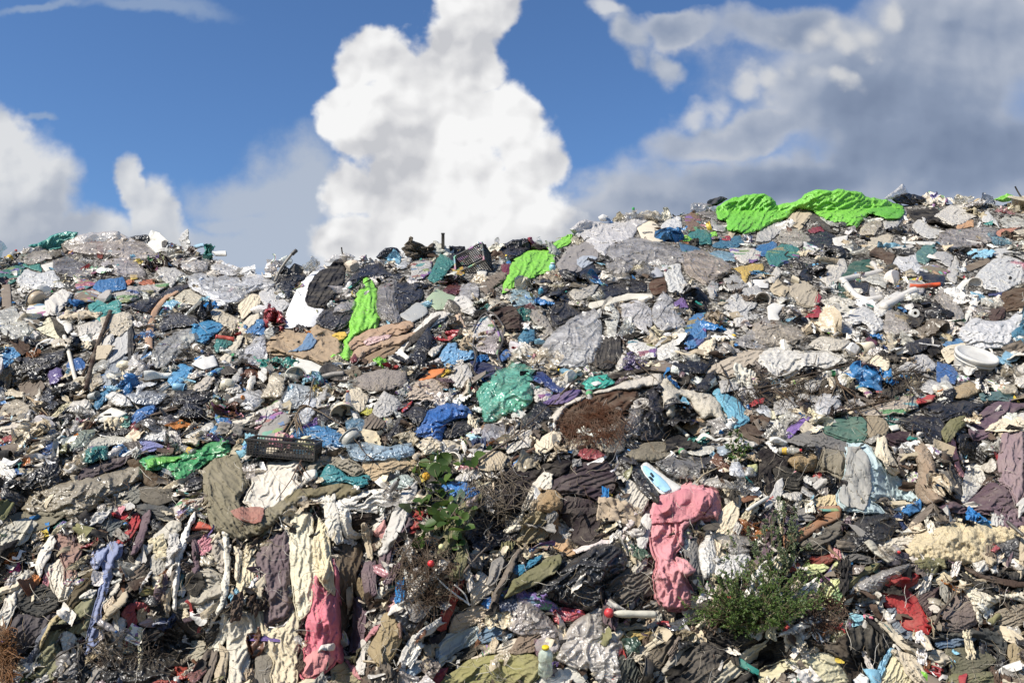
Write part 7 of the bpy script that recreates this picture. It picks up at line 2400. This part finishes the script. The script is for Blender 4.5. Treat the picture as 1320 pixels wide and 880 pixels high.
# ------------------------------------------------------------------ sun and sky
SUN = Vector((-.60, -.36, .715)).normalized()
sd = bpy.data.lights.new("sun", "SUN")
sd.energy = 5.0
sd.angle = math.radians(.5)
sd.color = (1.0, .945, .85)
so = bpy.data.objects.new("sun", sd)
so.rotation_euler = SUN.to_track_quat("Z", "Y").to_euler()
so.location = (-6, -6, 12)
C.objects.link(so)

world = bpy.data.worlds.new("World")
scene.world = world
world.use_nodes = True
nt = world.node_tree
nt.nodes.clear()
out = N(nt, "ShaderNodeOutputWorld")
bg = N(nt, "ShaderNodeBackground")
STR = .10
EXPO = .42
bg.inputs["Strength"].default_value = STR
L(nt, bg, 0, out, "Surface")
sky = N(nt, "ShaderNodeTexSky", sky_type="NISHITA", sun_disc=False)
sky.sun_elevation = math.asin(SUN.z)
sky.sun_rotation = math.atan2(SUN.x, SUN.y)
sky.altitude = 300
sky.air_density = 1.0
sky.dust_density = .3
sky.ozone_density = 3.0
geo = N(nt, "ShaderNodeTexCoord")

def M2(op, a, b=None, c=None, clamp=False):
    n = N(nt, "ShaderNodeMath", operation=op, use_clamp=clamp)
    for i, x in enumerate((a, b, c)):
        if x is None:
            continue
        if isinstance(x, (int, float)):
            n.inputs[i].default_value = x
        else:
            nt.links.new(x, n.inputs[i])
    return n.outputs[0]

def VM(op, a, b=None, c=None):
    n = N(nt, "ShaderNodeVectorMath", operation=op)
    for i, x in enumerate((a, b, c)):
        if x is None:
            continue
        if isinstance(x, (tuple, list)):
            n.inputs[i].default_value = x
        else:
            nt.links.new(x, n.inputs[i])
    return n.outputs["Value"] if op in ("LENGTH", "DOT_PRODUCT") else n.outputs[0]

# bearing and height of a direction: s to the right, t upwards (tangent plane of the heap's side of the sky)
sep = N(nt, "ShaderNodeSeparateXYZ")
nt.links.new(geo.outputs["Generated"], sep.inputs[0])
ay = M2("MAXIMUM", M2("ABSOLUTE", sep.outputs[1]), .08)
s_ = M2("DIVIDE", sep.outputs[0], ay)
t_ = M2("DIVIDE", sep.outputs[2], ay)
cb = N(nt, "ShaderNodeCombineXYZ")
nt.links.new(s_, cb.inputs[0])
nt.links.new(t_, cb.inputs[1])
Q = cb.outputs[0]

def st(u, v):
    _, d = ray(np.array([u]), np.array([v]))
    d = d[0]
    return d[0] / d[1], d[2] / d[1]

def noise(vec, scale, detail=6.0, rough=.55, dist=0.0):
    n = N(nt, "ShaderNodeTexNoise", i_Scale=scale, i_Detail=detail, i_Roughness=rough, i_Distortion=dist)
    nt.links.new(vec, n.inputs["Vector"])
    return n

# the shapes warp by a turbulent offset
wn = noise(Q, 7.0, 5.0, .55)
warp = VM("MULTIPLY_ADD", wn.outputs["Color"], (.11, .11, 0), Q)
warp = VM("ADD", warp, (-.055, -.055, 0))

def blobs(vec, lst):
    """Union of soft ellipses: 1 in the middle, 0 on the rim, negative outside."""
    m = None
    for (u, v, ru, rv, ang) in lst:
        s0, t0 = st(u, v)
        a, b = ru / F, rv / F
        d = VM("SUBTRACT", vec, (s0, t0, 0))
        if ang:
            mp = N(nt, "ShaderNodeVectorRotate", rotation_type="Z_AXIS")
            nt.links.new(d, mp.inputs["Vector"])
            mp.inputs["Angle"].default_value = math.radians(-ang)
            d = mp.outputs[0]
        l = VM("LENGTH", VM("MULTIPLY", d, (1 / a, 1 / b, 0)))
        k = M2("SUBTRACT", 1.0, l)
        m = k if m is None else M2("SMOOTH_MAX", m, k, .12)
    return m

CUM = [(565, 300, 145, 130, 0), (560, 200, 110, 95, 0), (470, 150, 62, 52, 0), (485, 75, 52, 50, 0), (590, 60, 62, 80, 0), (530, 110, 60, 50, 0), (545, 150, 70, 60, 0), (610, 10, 70, 45, 0), (640, 160, 80, 70, 0), (680, 210, 55, 45, 0),
       (640, 290, 110, 70, 0), (450, 245, 45, 60, 0), (465, 325, 70, 60, 0)]
LOW = [(10, 270, 95, 115, 0), (85, 320, 120, 70, 0), (0, 190, 42, 70, 0), (205, 280, 40, 75, 10), (170, 225, 24, 50, 14), (170, 330, 90, 50, 0)]
MIST = [(345, 262, 105, 52, 6), (395, 225, 60, 70, 20), (380, 260, 80, 80, 0), (390, 310, 95, 60, 0), (290, 335, 110, 34, 0), (320, 300, 70, 24, 0), (760, 290, 120, 50, 0), (850, 245, 120, 30, 0)]
GREY = [(1150, 110, 240, 120, 0), (1250, 200, 280, 110, 0), (1010, 245, 310, 62, 0), (950, 168, 112, 34, 10), (1040, 40, 150, 46, 0), (1260, 40, 190, 90, 0), (880, 30, 60, 26, 0), (880, 255, 210, 40, 4), (770, 290, 140, 40, 0)]
HIGH = [(200, 8, 130, 16, -4), (60, 0, 60, 10, 0), (45, 148, 30, 8, 0), (650, 0, 40, 10, 0)]

fine = noise(Q, 22.0, 8.0, .6)
fineF = M2("SUBTRACT", fine.outputs["Fac"], .5)
mid = noise(Q, 9.0, 8.0, .58)
midF = M2("SUBTRACT", mid.outputs["Fac"], .5)

def ramp(x, lo, hi):
    n = N(nt, "ShaderNodeMapRange", interpolation_type="SMOOTHSTEP", n_1=lo, n_2=hi, n_3=0.0, n_4=1.0)
    nt.links.new(x, n.inputs[0])
    return n.outputs[0]

def puffs(vec, scale, smooth=.5):
    v = N(nt, "ShaderNodeTexVoronoi", feature="SMOOTH_F1", voronoi_dimensions="2D", i_Scale=scale, i_Smoothness=smooth)
    nt.links.new(vec, v.inputs["Vector"])
    return v.outputs["Distance"]

def relief(off):
    """Billowed height of the cumulus at an offset, for its sunlit and shaded flanks."""
    q = VM("ADD", warp2, off)
    n0 = noise(q, 5.0, 2.0, .5)
    n1 = noise(q, 34.0, 5.0, .6)
    h = M2("MULTIPLY", puffs(q, 4.6), -2.2)
    h = M2("MULTIPLY_ADD", puffs(q, 10.0), -1.15, h)
    h = M2("MULTIPLY_ADD", puffs(q, 23.0), -.38, h)
    h = M2("MULTIPLY_ADD", puffs(q, 55.0), -.12, h)
    h = M2("MULTIPLY_ADD", n1.outputs["Fac"], .20, h)
    return M2("MULTIPLY_ADD", n0.outputs["Fac"], 1.6, h)

wn2 = noise(Q, 16.0, 4.0, .55)
warp2 = VM("MULTIPLY_ADD", wn2.outputs["Color"], (.022, .022, 0), Q)
cum = blobs(warp, CUM)
pfe = M2("SUBTRACT", .36, puffs(warp2, 13.0, .3))
pfe2 = M2("SUBTRACT", .36, puffs(warp2, 34.0, .3))
cumd = M2("ADD", cum, M2("MULTIPLY_ADD", midF, .28, M2("MULTIPLY_ADD", fineF, .50, M2("MULTIPLY_ADD", pfe, .38, M2("MULTIPLY", pfe2, .20)))))
cum_a = ramp(cumd, -.09, .20)
h0, h1 = relief((0, 0, 0)), relief((-.008, .011, 0))
lit = M2("SUBTRACT", h0, h1)
shade = N(nt, "ShaderNodeMapRange", n_1=-.29, n_2=.29, n_3=0.0, n_4=1.0)
nt.links.new(lit, shade.inputs[0])
# greyer towards its base
basefade = N(nt, "ShaderNodeMapRange", n_1=st(0, 330)[1], n_2=st(0, 170)[1], n_3=.16, n_4=0.0)
nt.links.new(t_, basefade.inputs[0])
tone = M2("SUBTRACT", shade.outputs[0], basefade.outputs[0])

def colramp(x, stops):
    r = N(nt, "ShaderNodeValToRGB")
    e = r.color_ramp.elements
    while len(e) < len(stops):
        e.new(.5)
    for k, (p, c) in enumerate(stops):
        e[k].position = p
        e[k].color = (*[x_ / STR for x_ in c], 1)
    nt.links.new(x, r.inputs[0])
    return r.outputs[0]

def srgb(h):
    return lin(h, 2.0 ** -EXPO)

cum_c = colramp(M2("ADD", tone, .33), [(0.0, srgb("a9adb6")), (.40, srgb("cfd0d4")), (.72, srgb("e7e7e8")), (1.0, srgb("f7f7f7"))])

low = blobs(warp, LOW)
lowd = M2("ADD", low, M2("MULTIPLY_ADD", midF, .40, M2("MULTIPLY_ADD", fineF, .30, M2("MULTIPLY", pfe, .30))))
low_a = M2("MULTIPLY", ramp(lowd, -.10, .26), .94)
low_c = colramp(M2("ADD", tone, .22), [(0.0, srgb("a9b0bd")), (.5, srgb("c4c8cf")), (1.0, srgb("e2e3e4"))])

gry = blobs(warp, GREY)
gryd = M2("ADD", gry, M2("MULTIPLY_ADD", midF, .50, M2("MULTIPLY_ADD", fineF, .30, M2("MULTIPLY", pfe, .22))))
gry_a = M2("MULTIPLY", ramp(gryd, -.14, .36), .96)
gdark = ramp(gryd, -.25, 1.0)
gtone = M2("ADD", M2("MULTIPLY", gdark, -.42), M2("MULTIPLY_ADD", shade.outputs[0], .30, .66))
deep = M2("MULTIPLY", ramp(blobs(Q, [(1190, 185, 270, 115, 0), (1010, 235, 200, 40, 0)]), .0, .8), -.34)
gtone = M2("ADD", gtone, deep)
gry_c = colramp(gtone, [(0.0, srgb("76849d")), (.33, srgb("8d9ab1")), (.62, srgb("b0b8c7")), (.92, srgb("d6d7da"))])
pf = blobs(warp, [(1075, 103, 44, 20, -10), (1145, 22, 28, 26, 0), (975, 110, 50, 26, 0), (1080, 40, 90, 30, 0), (900, 135, 60, 22, 10)])
pf_a = M2("MULTIPLY", ramp(M2("ADD", pf, M2("MULTIPLY_ADD", fineF, .9, M2("MULTIPLY", pfe2, 1.0))), -.1, .95), .75)

mist = blobs(warp, MIST)
mist_a = M2("MULTIPLY", ramp(M2("ADD", mist, M2("MULTIPLY_ADD", midF, 1.5, M2("MULTIPLY", fineF, .6))), -.3, .6), .85)
hig = blobs(warp, HIGH)
hig_a = M2("MULTIPLY", ramp(M2("ADD", hig, M2("MULTIPLY", midF, .9)), -.1, .7), .6)

def mixc(f, a, b):
    n = N(nt, "ShaderNodeMix", data_type="RGBA")
    nt.links.new(f, n.inputs[0])
    nt.links.new(a, n.inputs[6])
    if isinstance(b, tuple):
        n.inputs[7].default_value = b
    else:
        nt.links.new(b, n.inputs[7])
    return n.outputs[2]

tint = N(nt, "ShaderNodeMix", data_type="RGBA", blend_type="MULTIPLY", n_0=1.0)
nt.links.new(sky.outputs[0], tint.inputs[6])
tint.inputs[7].default_value = (.62, .80, 1.0, 1)
c = tint.outputs[2]
c = mixc(hig_a, c, tuple(x / STR for x in srgb("9fb0c8")) + (1,))
c = mixc(mist_a, c, tuple(x / STR for x in srgb("bac2ce")) + (1,))
c = mixc(low_a, c, low_c)
pu = blobs(warp, [(815, 45, 60, 30, -32), (862, 72, 36, 28, -10), (780, 15, 40, 18, -20)])
pu_a = M2("MULTIPLY", ramp(M2("ADD", pu, M2("MULTIPLY_ADD", midF, .5, M2("MULTIPLY_ADD", fineF, .7, M2("MULTIPLY", pfe2, .6)))), -.1, .7), .85)
c = mixc(pu_a, c, colramp(M2("ADD", tone, .1), [(0.0, srgb("9fa9b9")), (1.0, srgb("dadcdf"))]))
c = mixc(gry_a, c, gry_c)
c = mixc(pf_a, c, tuple(x / STR for x in srgb("dcdcdc")) + (1,))
c = mixc(cum_a, c, cum_c)
nt.links.new(c, bg.inputs["Color"])
world.cycles.sampling_method = "MANUAL"
world.cycles.sample_map_resolution = 512

# ------------------------------------------------------------------ render
scene.render.engine = "CYCLES"
cy = scene.cycles
cy.max_bounces = 7
cy.diffuse_bounces = 3
cy.glossy_bounces = 2
cy.transmission_bounces = 3
cy.transparent_max_bounces = 10
cy.use_denoising = True
cy.use_adaptive_sampling = True
cy.adaptive_threshold = .02
cy.caustics_reflective = False
cy.caustics_refractive = False
cy.sample_clamp_indirect = 6
scene.view_settings.view_transform = "Standard"
scene.view_settings.look = "None"
scene.view_settings.exposure = EXPO
scene.view_settings.gamma = 1.0
scene.render.film_transparent = False
